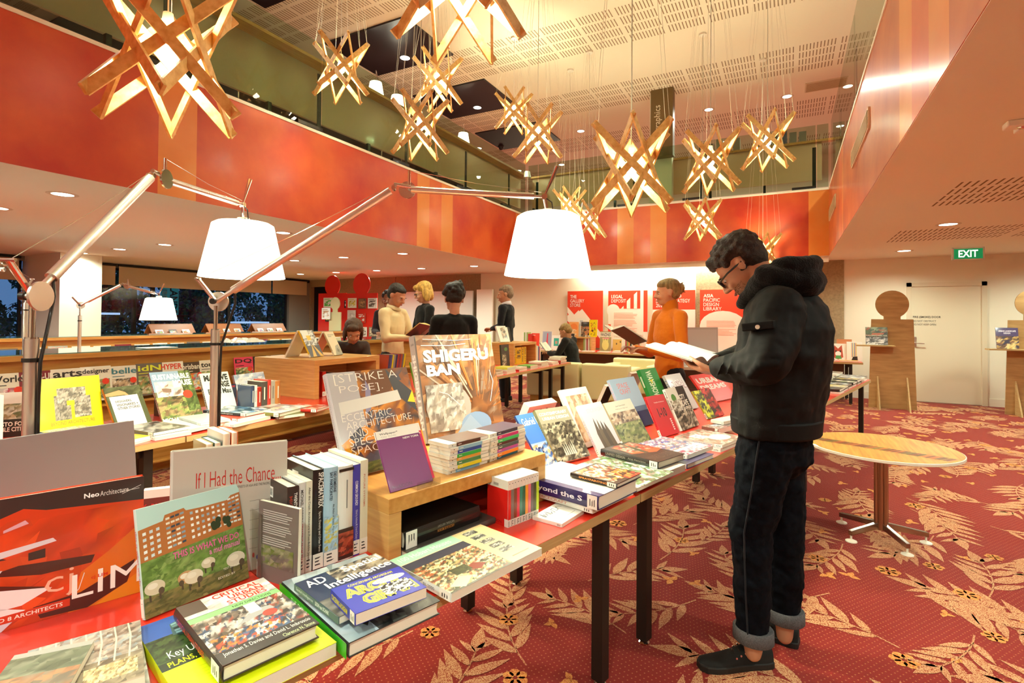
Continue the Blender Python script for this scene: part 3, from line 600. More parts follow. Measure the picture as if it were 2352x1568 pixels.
poster(-1.62, -.74, 2.03, [('r', 0, 0, 1, 1, RD), ('e', .5, .42, .5, .24, WH), ('r', 0, 0, 1, .42, WH)]+words(['ASIA', 'PACIFIC', 'DESIGN', 'LIBRARY'], .08, .93, .07, (.22, .36, .34, .4))+para(.15, .5, 12, .65, seed=5), 'red wall poster with a big white half circle, rightmost of the four')
# ================================================================ FURNITURE
TD = V((.2474, .9689, 0)); TN = V((-.9689, .2474, 0)); TO = V((-.690, 1.470, 0))   # main row: along, towards its left side, a point of its right edge
ZT = .70
def TP(t, n, z=0): return TO+TD*(t-1.254)+TN*n+V((0, 0, z))  # t measured so that TO is t=1.254
def table(M, L_, W_, H_, lab, grp, wood_, legs=True, cut=False):
    "M: corner, x along the length, y across"
    t = thing('display_table', lab, 'table', M, grp)
    m = MB(); m.box((0, 0, H_-.034), (L_, W_, H_-.0015)); m.obj('tabletop', PLY, t)
    m = MB(); m.box((.001, .001, H_-.0015), (L_-.001, W_-.001, H_)); m.obj('red_surface', REDL, t)
    for x in (.17, L_-.17):
        for y in (.075, W_-.075):
            m = MB(); m.box((x-.024, y-.024, .02), (x+.024, y+.024, H_-.034)); l = m.obj('leg', BLACK, t)
            m = MB(); m.lathe([(.0001, 0), (.022, 0), (.024, .006), (.018, .012), (.012, .012), (.012, .02)], (x, y, 0), n=14); m.obj('foot', CHROME, l)
    m = MB(); m.box((.17, .075, H_-.09), (.21, W_-.075, H_-.034)); m.box((L_-.21, .075, H_-.09), (L_-.17, W_-.075, H_-.034)); m.obj('under_rail', BLACK, t)
    return t
def tframe(t, n): return frame(TP(t, n), TD, TN, (0, 0, 1))
WT = .89
table(tframe(-.70, 0), 2.62, WT, ZT, 'nearest book-covered table of the main row, plywood edge and red top, beside the standing man', 'long plywood display tables', PLY)
table(tframe(1.93, 0), 2.66, WT, ZT, 'second book-covered table of the main row, with the long rank of leaning books', 'long plywood display tables', PLY)
table(tframe(4.60, 0), 3.02, WT, ZT, 'far table of the main row whose end shows to the right of the standing man', 'long plywood display tables', PLY)
for y0, L_, lb in ((-.6, 2.43, 'nearest table of the left row, under the yellow book'), (1.84, 2.64, 'middle table of the left row, behind the grey book with red handwriting'), (4.49, 2.64, 'third table of the left row, behind the people'), (7.14, .82, 'last table of the left row, beside the cream sofa')):
    table(frame((-3.10, y0, 0), (0, 1, 0), (-1, 0, 0), (0, 0, 1)), L_, .9, ZT, lb, 'long plywood display tables', PLY)
for x0, L_, lb in ((-5.25, 3.1, 'display table along the far wall below the striped red poster'), (-2.14, 3.24, 'display table along the far wall whose end stands left of the wooden figure')):
    table(frame((x0, 10.4, 0), (1, 0, 0), (0, 1, 0), (0, 0, 1)), L_, .84, .72, lb, 'display tables along the far wall', PLY)
m = MB(); m.box((-5.2, 11.24, 0), (.9, 11.26, .68)); tag(m.obj('backing_panel', mat('brown_panel', '#7d5f4c', .6)), 'brown backing panel under the tables along the far wall', 'panel')
# ---- risers (open oak boxes on the tables)
def riser(M, L_, W_, H_, lab, th=.045, back=None):
    t = thing('oak_riser', lab, 'shelf box', M, 'oak display boxes on the tables')
    m = MB(); m.box((0, 0, H_-th), (L_, W_, H_)); m.obj('top_board', WOODY if back is None else WOOD, t, bevel=.002)
    for x in (0, L_-th): m = MB(); m.box((x, 0, 0), (x+th, W_, H_-th)); m.obj('side_board', WOOD, t, bevel=.002)
    m = MB(); m.box((th, W_*.5, 0), (L_-th, W_*.5+.015, H_-th)); m.obj('back_board', mat('riser_back', '#5d1a24', .5) if back is None else WOOD, t)
    return t
RZ1, RZ2 = .88, 1.03
R1 = frame((-1.01, 1.175, ZT), TD, TN, (0, 0, 1))
riser(R1, .72, .52, RZ1-ZT, 'low oak box on the nearest table, holding the city guides and the two large books')
riser(frame((-3.56, 3.18, ZT), (0, 1, 0), (-1, 0, 0), (0, 0, 1)), .80, .78, RZ2-ZT, 'tall oak box on the left row with tent-shaped books on top', .05, 1)
riser(frame((-3.62, 6.95, ZT), (0, 1, 0), (-1, 0, 0), (0, 0, 1)), .8, .5, RZ2-ZT, 'oak box on the far left table holding yellow numbered volumes', .04, 1)
riser(frame(TP(5.55, .22, ZT), TN, -TD, (0, 0, 1)) @ Matrix.Translation((0, -.5, 0)), .6, .5, .17, 'oak box with clear stands on the far table of the main row', .03)
# ---- round cafe table
C0 = V((.53, 4.11, 0)); t = thing('round_table', 'round wooden cafe table with white rim and inlaid stripes on a steel cross base', 'table', C0)
zt = .60; m = MB(); m.lathe([(.0001, zt-.022), (.405, zt-.022), (.418, zt-.016), (.418, zt-.002), (.414, zt)], n=64); m.obj('rim', WHITE, t)
m = MB(); m.lathe([(.0001, zt+.0015), (.411, zt+.0015), (.413, zt)], n=64); m.obj('tabletop', wood('cafe_top', '#bf8228', '#dba63f', (14, 1, 1)), t)
m = MB(); R = random.Random(5); u = V((.93, -.36, 0)); v_ = V((.36, .93, 0)); M_ = frame((0, 0, zt+.0015), u, v_, (0, 0, 1)); x = -.385
while x < .36:
    wd = .008+R.random()*.01; m.add([(x, -.14, .0005), (x+wd*.8, -.14, .0005), (x+wd*.8+.03, -.045, .0005), (x+.03, -.045, .0005)], [(0, 1, 2, 3)], 0, M_, lin(R.choice(('#7a1f12', '#8c3418', '#d9782a', '#5d5222', '#8b7a30', '#6b1a14', '#c9631f')))); x += wd
m.obj('inlay', PRINT, t)
m = MB(); m.tube((0, 0, .07), (0, 0, zt-.022), .034, n=20)
for k in range(4): m.tube((.034*math.cos(k*PI/2+.5), .034*math.sin(k*PI/2+.5), .07), (.034*math.cos(k*PI/2+.5), .034*math.sin(k*PI/2+.5), zt-.022), .012, n=10)
m.obj('column', mat('satin_steel', '#a88a74', .28, 1.), t, smooth=True)
for q in ((1955, 1243), (2084, 1274), (2127, 1247), (1933, 1200)):
    P = at(*q, Z=0)-C0; P.z = 0; d = P.normalized(); s = V((-d.y, d.x, 0)); e = P+d*.01; m = MB()
    m.add([d*.03-s*.014+V((0, 0, .075)), d*.03+s*.014+V((0, 0, .075)), e+s*.014+V((0, 0, .04)), e-s*.014+V((0, 0, .04)), d*.03-s*.014+V((0, 0, .115)), d*.03+s*.014+V((0, 0, .115)), e+s*.014+V((0, 0, .07)), e-s*.014+V((0, 0, .07))],
          [(0, 3, 2, 1), (4, 5, 6, 7), (0, 1, 5, 4), (1, 2, 6, 5), (2, 3, 7, 6), (3, 0, 4, 7)]); l = m.obj('spoke', mat('satin_steel2', '#a99c90', .25, 1.), t, bevel=.003)
    m = MB(); m.tube(P+V((0, 0, .012)), P+V((0, 0, .045)), .006); m.lathe([(.0001, 0), (.034, 0), (.033, .005), (.012, .014), (.0001, .015)], P, n=20); m.obj('glide', WHITE, l)
# ---- sofas
CREAM = mat('cream_leather', '#d9cb9c', .42, coat=.1, bump=.05, bscale=90)
def sofa(M, L_, W_, lab):
    t = thing('sofa', lab, 'sofa', M, 'cream leather sofas'); 
    m = MB(); m.box((.02, .02, .1), (L_-.02, W_-.02, .40)); m.obj('seat_base', CREAM, t, bevel=.02, seg=3)
    m = MB(); m.box((.0, .0, .1), (L_, .2, .68)); m.obj('backrest', CREAM, t, bevel=.03, seg=3)
    for x in (0, L_-.17): m = MB(); m.box((x, .18, .1), (x+.17, W_, .60)); m.obj('armrest', CREAM, t, bevel=.03, seg=3)
    n = max(1, round((L_-.34)/.7)); w_ = (L_-.34)/n
    for i in range(n): m = MB(); m.box((.17+w_*i+.005, .2, .40), (.17+w_*(i+1)-.005, W_-.02, .47)); m.obj('seat_cushion', CREAM, t, bevel=.03, seg=3)
    m = MB(); m.box((.05, .05, 0), (L_-.05, W_-.05, .1)); m.obj('plinth', WOODX, t)
    return t
sofa(Matrix.Translation((-3.97, 8.1, 0)), .95, .85, 'cream leather armchair with its back to us, where a bearded man sits reading')
sofa(Matrix.Translation((-2.98, 8.1, 0)), .78, .8, 'cream leather armchair just right of the seated man, its back to us')
sofa(frame((-1.95, 9.75, 0), (-1, .1, 0), (-.1, -1, 0), (0, 0, 1)), .95, .62, 'cream leather armchair facing us beyond the other seats')
# ---- low magazine shelves, running along Y
MAGS = [('#e9e2d2', 'World', '#17120f'), ('#7d1426', 'SUITES-UP', '#f3ede0'), ('#ece6d8', 'arts', '#1d1a18'), ('#ece6d8', 'designer', '#1d1a18'), ('#e6e2d6', 'belle', '#3c7c8c'), ('#6d655c', 'idN', '#d8e03c'), ('#e8e0d2', 'HYPER', '#d93a20'), ('#4a3a2c', 'brisbane', '#e8e0cc'), ('#e4dccc', 'touch', '#1d1a18')]
MDESC = ['pale magazine with a big black title cut by the frame', 'maroon magazine with a white title', 'pale magazine with the short title arts', 'pale magazine with the title designer', 'pale magazine with a large teal title', 'dark grey magazine with a yellow-green title', 'pale magazine with a bold red title', 'brown magazine with a thin pale title', 'pale magazine beside the second lamp pole']
def mag(M, col, ttl, tcol, R, lab, grp, w_=.215, h_=.28):
    t = thing('magazine', lab, 'magazine', M, grp); m = MB(); m.box((0, 0, 0), (w_, h_, .005)); m.obj('cover', covermat(col), t)
    pal = R.choice((['#e04a2c', '#f0c040', '#e8e0d0', '#90a8b0'], ['#2b2420', '#6b5a48', '#c0a888', '#e8e0d0'], ['#c83a4a', '#f0e0e0', '#b06070', '#e8c8c8'], ['#3a5a3a', '#88a060', '#d8d8b8', '#b89060']))
    art = [('n', .06, .05, .94, .62, pal, 7, 7, R.randrange(999)), ('t', ttl, .06, .76, .94, .94, tcol, 1), ('r', .08, .68, .5, .70, tcol), ('e', .8, .55, .12, .09, '#e23a20')]
    m = MB(); art_mesh(m, art, w_, h_, Matrix.Translation((0, 0, .005)), z0=.0005, dz=.0004); m.obj('cover_print', PRINT, t); return t
def mag_shelf(xf, y0, y1, zt, lab, mags, seed):
    t = thing('magazine_shelf', lab, 'shelf', (xf, y0, 0), 'oak magazine shelves'); L_ = y1-y0
    m = MB(); m.box((-.72, 0, 0), (-.06, L_, zt-.05)); m.obj('body', WOODY, t)
    m = MB(); m.box((-.78, -.01, zt-.045), (0, L_+.01, zt-.005)); m.obj('top_board', WOODY, t)
    m = MB(); m.box((-.76, 0, zt-.005), (-.02, L_, zt+.003)); m.obj('glass_top', mat('shelf_glass', '#5d7f7a', .06, coat=1., metal=.0, spec=.8), t)
    n = int(L_/.9)
    for i in range(3):
        m = MB(); m.box((-.08, 0, .10+.28*i), (.06, L_, .115+.28*i)); m.obj('ledge', WOODY, t)
    R = random.Random(seed); k = 0; v_ = V((-.16, 0, 1)).normalized(); ysl = []
    if xf > -6: ysl = [at(px, 870, X=xf+.04).y for px in (-25, 49, 124, 191, 257, 318, 372, 420, 463)]
    else: ysl = [y0+.3+.26*j for j in range(29)]
    for y in ysl:
        c, s, tc = MAGS[k % len(MAGS)]; k += 1
        if xf < -6: s = 'ICON' if k == 8 else ''; tc = '#d8401c'
        mag(frame((xf+.03, y+R.uniform(-.005, .005), .685+R.uniform(0, .02)), (0, 1, 0), v_, V((0, 1, 0)).cross(v_)), c, s, tc, R, MDESC[(k-1) % 9]+' on the nearer shelf' if xf > -6 else 'magazine on the farther shelf, place %d from its near end' % k, 'magazines on the '+mags)
    if xf > -6:
        for px, c, s, tc in ((543, '#d83c5c', 'DQ', '#1c1614'), (588, '#1c1a18', 'B&W', '#e8e4dc'), (618, '#a8a8a4', 'artw', '#1c1a18')): mag(frame((xf+.03, at(px, 850, X=xf+.04).y, .70), (0, 1, 0), v_, V((0, 1, 0)).cross(v_)), c, s, tc, R, {'DQ': 'pink', 'B&W': 'black', 'artw': 'light grey'}[s]+' magazine standing apart at the right part of the nearer shelf', 'magazines on the nearer shelf right part')
    return t
mag_shelf(-5.0, .3, 6.4, 1.10, 'long oak magazine shelf behind the left row of tables, glass topped', 'nearer magazine shelf', 3)
mag_shelf(-8.7, 1.2, 9.1, 1.10, 'second long oak magazine shelf farther towards the windows', 'farther magazine shelf', 8)
# tented display boards on the far window counter
m = MB(); m.box((-12.0, 5.6, 0), (-11.2, 10.9, .98)); m2 = m.obj('window_counter', WOODY); tag(m2, 'low oak counter along the dark window wall', 'counter')
for i, (a_, b_, lb) in enumerate(((6.06, 6.95, 'leftmost brown tented display board on the window counter'), (7.25, 8.1, 'middle brown tented display board on the window counter'), (8.4, 9.3, 'rightmost brown tented display board on the window counter'))):
    t = thing('tent_display', lb, 'display stand', (-11.6, a_, .98), 'tented displays on the window counter'); L_ = b_-a_
    for s in (1, -1):
        m = MB(); m.add([(s*.2, 0, 0), (s*.2, L_, 0), (0, L_, .25), (0, 0, .25), (s*.18, 0, 0), (s*.18, L_, 0), (-s*.012, L_, .24), (-s*.012, 0, .24)], [(0, 1, 2, 3), (7, 6, 5, 4), (0, 4, 5, 1), (1, 5, 6, 2), (2, 6, 7, 3), (3, 7, 4, 0)]); m.obj('side_board', mat('tent_brown', '#8a4f2a', .5), t)
    R = random.Random(i+20)
    for j in range(3):
        c = R.choice(('#e8e0d0', '#d8dce0', '#3a3440', '#e0d8b8')); v_ = V((-.18, 0, .25)).normalized()
        M_ = frame((-11.6+.215, a_+.06+j*.27, .985), (0, 1, 0), v_, V((0, 1, 0)).cross(v_)); m = MB(); m.box((0, 0, 0), (.15, .15, .01)); o = m.obj('leaflet', covermat(c), M=M_); m = MB(); art_mesh(m, [('n', .1, .1, .9, .8, ['#e8502c', '#88a060', '#e8e0d0', '#4060a0'], 3, 3, j+i*5), ('e', .8, .25, .1, .12, '#e03a20')], .15, .15, Matrix.Translation((0, 0, .01))); m.obj('cover_print', PRINT, o)
        tag(o, '%s small leaflet on the %s tented display by the window' % (('left', 'middle', 'right')[j], ('leftmost', 'middle', 'rightmost')[i]), 'leaflet', 'leaflets on the tented displays')
# things lying on the shelf tops
P = at(612, 788, Z=1.115); m = MB(); R = random.Random(2); n = 9
vv = [(i*.045, j*.04, .02+R.uniform(0, .05)*(1 if 0 < i < n and 0 < j < 6 else 0)) for j in range(7) for i in range(n+1)]
m.add(vv+[(x, y, 0) for x, y, z in vv], [(j*(n+1)+i, j*(n+1)+i+1, (j+1)*(n+1)+i+1, (j+1)*(n+1)+i) for j in range(6) for i in range(n)])
tag(m.obj('plastic_wrapped_parcel', mat('clear_wrap', '#d8d8d0', .08, coat=1.), M=frame(P+V((-.1, -.3, -.01)), (0, 1, 0), (-1, 0, 0), (0, 0, 1))), 'crumpled clear plastic wrapped magazines lying on the glass shelf top', 'parcel')
P = at(367, 800, Z=1.105); m = MB(); m.box((0, 0, 0), (.2, .26, .004)); tag(m.obj('paper_sheet', mat('white_sheet', '#fbf6e8', .6), M=Matrix.Translation(P+V((-.2, -.1, .002)))), 'blank white paper sheet lying on the glass shelf top', 'paper')
# ---- figure-shaped stands
def standee(M, w_, hb, hd, col, lab, hr=None, taper=0, shelf=None, fins=True):
    t = thing('figure_stand', lab, 'display stand', M, 'head and shoulders display boards'); hr = hr or w_*.27; zc = hb+hd
    poly = [(-w_/2-taper, 0), (w_/2+taper, 0), (w_/2, hb), (hr*.5, hb), (hr*.5, zc-hr*.87)]+[(hr*math.cos(a), zc+hr*math.sin(a)) for a in [(-60+300*i/24)*PI/180 for i in range(25)]]+[(-hr*.5, zc-hr*.87), (-hr*.5, hb), (-w_/2, hb)]
    m = MB(); m.prism(poly, 0, .02, 0, frame((0, 0, 0), (1, 0, 0), (0, 0, 1), (0, -1, 0))); m.obj('figure_board', col, t)
    if fins:
        for x in (-w_*.35, w_*.35): m = MB(); m.add([(x-.01, 0, 0), (x+.01, 0, 0), (x+.01, -.28, 0), (x-.01, -.28, 0), (x-.01, 0, .55), (x+.01, 0, .55)], [(0, 1, 2, 3), (0, 4, 5, 1), (1, 5, 2), (0, 3, 4), (2, 5, 4, 3)]); m.obj('fin', PLY, t)
    if shelf: m = MB(); m.box(*shelf); m.obj('ledge', PLY, t)
    return t
SPLY = wood('standee_plywood', '#a9814e', '#c39a63', (1, 1, 6), .5); RACR = mat('red_stand', '#d8200f', .3, coat=.4)
BIRCH = mat('pale_birch', '#c9b78c', .5)
s1 = at(2049, 938, Z=0); standee(frame(s1, (1, 0, 0), (0, 1, 0), (0, 0, 1)), .56, 1.44, .24, SPLY, 'plywood figure-shaped stand just left of the fire door', taper=.04, hr=.225, shelf=((-.5, -.22, 1.0), (.02, 0, 1.02)))
s2 = at(2372, 955, Z=0); standee(frame(s2, (1, 0, 0), (0, 1, 0), (0, 0, 1)), .56, 1.44, .26, SPLY, 'plywood figure-shaped stand right of the fire door, cut by the frame', taper=.04, hr=.2, shelf=((-.55, -.22, .98), (.02, 0, 1.0)))
def pdh(x, y, Y): return at(x, y, Y=Y)
YS = 9.6
a0, a1 = at(733, 674, Y=YS), at(797, 674, Y=YS); b0, b1 = at(796, 674, Y=YS-.1), at(868, 674, Y=YS-.1)
for (p, q, cy, lb) in ((a0, a1, 656, 'left red figure-shaped book stand in front of the dark doorway'), (b0, b1, 654, 'right red figure-shaped book stand behind the man in the beige shirt')):
    x = (p.x+q.x)/2; w_ = q.x-p.x; c = at((768 if p is a0 else 831), cy, Y=YS); standee(frame((x, p.y, 0), (1, 0, 0), (0, 1, 0), (0, 0, 1)), w_, p.z, c.z-p.z, RACR, lb, hr=w_*.27, fins=False)
c = at(771, 697, Y=YS-.6); standee(frame((c.x, YS-.6, 0), (1, 0, 0), (0, 1, 0), (0, 0, 1)), .38, c.z-.2, .2, BIRCH, 'small pale birch figure board in front of the red stands', hr=.15, fins=False)
# little books on the red stands
sm = [((735, 683), (756, 706), '#e8f0e8', '#50c040'), ((783, 689), (796, 707), '#16120f', '#e8e8e8'), ((798, 684), (818, 707), '#ded8c8', '#c8b830'), ((822, 685), (840, 708), '#6b4a34', '#b08050'), ((844, 684), (865, 708), '#e6e6e0', '#605850'), ((739, 717), (755, 738), '#2a241c', '#d8c050'), ((776, 708), (795, 733), '#ece8e4', '#c09070'), ((797, 712), (816, 736), '#dcd8d2', '#c8c4be'), ((821, 719), (838, 741), '#c8301f', '#ece4d8'), ((823, 751), (842, 773), '#e6e2d6', '#706a5a'), ((846, 751), (865, 773), '#8c8468', '#e0d8b8')]
for i, (p, q, c1, c2) in enumerate(sm):
    A_ = at(p[0], q[1], Y=YS-.16); B_ = at(q[0], p[1], Y=YS-.16); w_ = B_.x-A_.x; h_ = B_.z-A_.z
    book(frame((A_.x, YS-(.036 if p[0] < 790 and i != 6 else .136 if i != 6 else .65), A_.z), (1, 0, 0), (0, 0, 1), (0, -1, 0)), w_, h_, .015, c1, front=[('n', .12, .15, .88, .75, [c1, c2, c2, c1], 4, 4, i), ('r', .1, .82, .7, .88, c2)], simple=True, label='small %s book on the red stands, %s row, place %s from the left' % (('white and green', 'black', 'grey', 'brown', 'white speckled', 'dark yellow', 'white', 'grey', 'red and white', 'white', 'olive')[i], ('top',)*1 and ('top' if i < 5 else 'middle' if i < 9 else 'bottom'), ('first', 'second', 'third', 'fourth', 'fifth', 'first', 'second', 'third', 'fourth', 'first', 'second')[i]), group='books on the red stands')
# books on the plywood stands
A_ = at(1990, 773, Y=s1.y-.2); B_ = at(2041, 732, Y=s1.y-.2)
book(frame((A_.x, s1.y-.12, 1.021), (1, 0, 0), (0, .2, .98), (0, -.98, .2)), B_.x-A_.x, B_.z-A_.z, .02, '#3c3c2c', front=[('n', 0, .5, 1, 1, ['#3f4a2c', '#55603a', '#a85c38', '#8a9a70', '#2a2c20'], 7, 4, 3), ('n', 0, 0, 1, .42, ['#c8c4c0', '#8a8886', '#e8e6e4', '#4a4a4a'], 7, 4, 4), ('p', [(.25, .55), (.8, .6), (.85, .68), (.3, .66)], '#b8603a'), ('t', 'FALLINGWATER', .02, .48, .98, .56, '#d8d0c0')], label='landscape book with a waterfall house cover on the left plywood stand', simple=True)
A_ = at(2293, 779, Y=s2.y-.2); B_ = at(2345, 730, Y=s2.y-.2)
book(frame((A_.x, s2.y-.12, 1.001), (1, 0, 0), (0, .2, .98), (0, -.98, .2)), B_.x-A_.x, B_.z-A_.z, .02, '#4a3a5c', front=[('n', 0, 0, 1, .6, ['#5a4030', '#d8b060', '#8a6040', '#3a3048', '#e8d090'], 6, 5, 8), ('r', 0, .6, 1, 1, '#4c3c66'), ('t', 'URBAN LANDSCAPE', .12, .8, .9, .88, '#efe8f0', 1), ('t', 'DESIGN', .35, .7, .65, .78, '#efe8f0', 1)], label='purple book titled URBAN LANDSCAPE DESIGN on the right plywood stand', simple=True)
# ---- articulated floor lamps
SHADE = mat('lamp_shade', '#fff6e2', .7, emit=2.1)
def floor_lamp(base, piv, elb, head, shade, sc=1, lab='', lit=True, cable=True, rad=.019, on=1.0):
    t = thing('floor_lamp', lab, 'floor lamp', (base.x, base.y, 0), 'articulated floor lamps'); O = V((base.x, base.y, 0)); piv, elb, head, shade = [p-O for p in (piv, elb, head, shade)]
    def part(n, m, mt_, **k): return m.obj(n, mt_, t, **k)
    m = MB(); m.lathe([(.0001, 0), (.165*sc, 0), (.165*sc, .012), (.16*sc, .016), (.03, .018)], n=40); part('base', m, ALU, smooth=True)
    m = MB(); m.tube((0, 0, .015), (0, 0, piv.z-.13*sc), rad, n=24); part('pole', m, ALU, smooth=True)
    m = MB(); m.tube((0, 0, piv.z-.131*sc), (0, 0, piv.z-.02), rad*.45, n=14); m.tube((0, 0, piv.z-.135*sc), (0, 0, piv.z-.125*sc), rad*.9, n=16); part('pole_neck', m, CHROME, smooth=True)
    side = (elb-piv).cross(V((0, 0, 1))).normalized(); side = side if side.dot(CF) > 0 else -side
    m = MB(); m.tube(piv+side*.02, piv+side*.028, .045*sc, n=28); m.tube(piv-side*.03, piv+side*.02, .008, n=12); part('pivot_disc', m, ALU, smooth=True)
    m = MB(); m.tube(piv-side*.035, piv-side*.02, .013*sc, n=14); part('pivot_knob', m, BLKP)
    d = (elb-piv).normalized(); m = MB(); m.tube(piv, piv+d*.1*sc, rad*.55, n=14); m.tube(piv+d*.09*sc, elb-d*.02, rad*.95, n=20); part('lower_arm', m, ALU, smooth=True)
    b = (V((0, 0, 1))-d*d.z).normalized(); bk = -V((d.x, d.y, 0)).normalized(); c = piv+(bk*.8+V((0, 0, 1))).normalized()*.13*sc
    m = MB(); m.tube(piv, c, rad*.5, n=12); m.tube(c-side*.02, c+side*.02, .006, n=8); part('lever', m, CHROME)
    e = (head-elb).normalized(); m = MB(); m.tube(elb-side*.02, elb+side*.01, .01, n=12); m.tube(elb+V((0, 0, .02)), elb+e*.09*sc+V((0, 0, .01)), .009, n=12); m.tube(elb+e*.06*sc+side*.01, elb+e*.06*sc+side*.018, .04*sc, n=24); k = elb+e*.07*sc+V((0, 0, .09*sc)); m.tube(elb+e*.07*sc, k, .007, n=10); part('elbow_joint', m, CHROME, smooth=True)
    m = MB(); m.tube(elb+e*.08*sc, head-e*.05*sc, rad*.8, n=18); part('upper_arm', m, mat('light_aluminium', '#e2ded6', .2, 1.), smooth=True)
    m = MB(); m.tube(head-e*.05*sc, head, .007, n=10); m.tube(head, head+V((.02, 0, .0))+(e*.3+V((0, 0, 1))).normalized()*.15*sc, .004, .012, n=10); m.tube(head-side*.012, head+side*.012, .014*sc, n=14); m.tube(head, shade, .009, n=10); part('head_joint', m, CHROME)
    m = MB(); m.path([c, c.lerp(elb, .5)+V((0, 0, -.002)), elb+V((0, 0, .02))], .0011, 5); m.path([k, k.lerp(head, .5), head+V((0, 0, .02))], .0011, 5); part('tension_wire', m, CHROME)
    m = MB(); r0, r1, h = .15*sc, .21*sc, .28*sc
    m.lathe([(r0-.02, .012), (r0, 0), (r0+.002, -.006), (r1, -h), (r1-.003, -h), (r0-.003, -.008)], shade, n=56); part('lamp_shade', m, SHADE if lit else mat('dim_shade', '#d8cfae', .7, emit=.4), smooth=True)
    m = MB(); m.lathe([(.0001, .04), (.03, .038), (.04, .0), (.04, -.004), (.0001, -.004)], shade, n=20); part('shade_cap', m, WHITE, smooth=True)
    m = MB(); m.tube(shade, shade+V((0, 0, -.06)), .018, n=12); m.ball(shade+V((0, 0, -.12)), .035, 14); part('bulb', m, mat('lamp_bulb', '#fff4dc', .4, emit=12) if lit else WHITE, smooth=True)
    if lit: light('POINT', 'lamp_glow', O+shade+V((0, 0, -.17*sc)), P_SHADE*on, (.9, 1, .8), .07)
    if cable:
        f = rad+.012; q = V((CR.x, CR.y, 0))*.9
        m = MB(); m.path([piv+d*.1*sc+V((0, 0, -.01)), piv+d*.09*sc+q*.012+V((0, 0, -.06)), q*f+V((0, 0, piv.z-.2)), q*(f-.004)+V((0, 0, piv.z-.3)), q*(f-.004)+V((0, 0, .7)), q*(f)+V((0, 0, .02))], .0052, 8); part('cable', m, BLKP, smooth=True)
        m = MB(); m.path([head, head+V((.04, 0, -.03)), head+V((.05, 0, -.09)), shade+V((-.02, 0, .05)), shade+V((0, 0, .02))], .003, 6); part('head_cable', m, BLKP)
    z = piv.z-.2*sc; m = MB(); m.tube((0, 0, z), (0, 0, z+.012), rad+.004, n=20); part('cable_tie', m, BLKP)
p1 = pd(75, 680, 1.60); p2 = pd(496, 692, 2.40)
floor_lamp(p1, p1, pd(350, 403, 2.15), pd(557, 470, 2.78), pd(559, 517, 2.81), lab='aluminium articulated floor lamp with a white shade, base at the left edge')
floor_lamp(p2, p2, pd(905, 433, 2.46), pd(1250, 452, 2.52), pd(1259, 499, 2.53), lab='aluminium articulated floor lamp with a big white shade over the centre')
p3 = pd(184, 701, 6.6); floor_lamp(p3, p3, pd(280, 653, 6.8), pd(365, 676, 6.9), pd(365, 686, 6.9), lab='small distant floor lamp with a glowing shade by the windows', cable=False, on=.6)
p4 = pd(60, 664, 4.9); floor_lamp(p4, p4, pd(23, 612, 4.7), pd(-110, 625, 4.5), pd(-112, 640, 4.5), lab='floor lamp at the left edge whose arm leaves the frame', cable=False, on=.6)
# lamps on the upper floor
def desk_lamp(px, py, X, lab, s=1):
    P = at(px, py, X=X); t = thing('floor_lamp', lab, 'floor lamp', (P.x, P.y, ZF-.1), 'lamps on the upper floor'); h = P.z-(ZF-.1)
    m = MB(); m.tube((-.3, .5, 0), (-.3, .5, h+.05), .012); m.obj('pole', CHROME, t); m = MB(); m.tube((-.3, .5, h+.05), (0, 0, h+.35), .008); m.tube((0, 0, h+.35), (0, 0, h+.13), .005); m.obj('arm', CHROME, t)
    m = MB(); m.lathe([(.07, h+.14), (.1, h+.13), (.14, h-.1)], n=24); m.obj('lamp_shade', mat('upper_shade', '#fff6e2', .7, emit=4), t)
desk_lamp(863, 207, -6.3, 'lit lamp on the upper floor behind the leftmost group of pendants'); desk_lamp(912, 237, -6.3, 'lit lamp on the upper floor partly behind the large middle pendants'); desk_lamp(1064, 320, -6.2, 'lit lamp on the upper floor above the far end of the left fascia'); desk_lamp(500, 8, -6.3, 'lit lamp on the upper floor at the top edge of the picture')
P = at(1211, 400, X=-5.3); t = thing('small_lamp', 'small pale lamp on the upper floor corner behind the glass', 'lamp', (P.x, P.y, ZF)); m = MB(); m.tube((0, 0, 0), (0, 0, P.z-ZF), .012); m.obj('stem', WHITE, t); m = MB(); m.lathe([(.06, P.z-ZF+.06), (.09, P.z-ZF-.08)], n=20); m.obj('lamp_shade', WHITE, t)
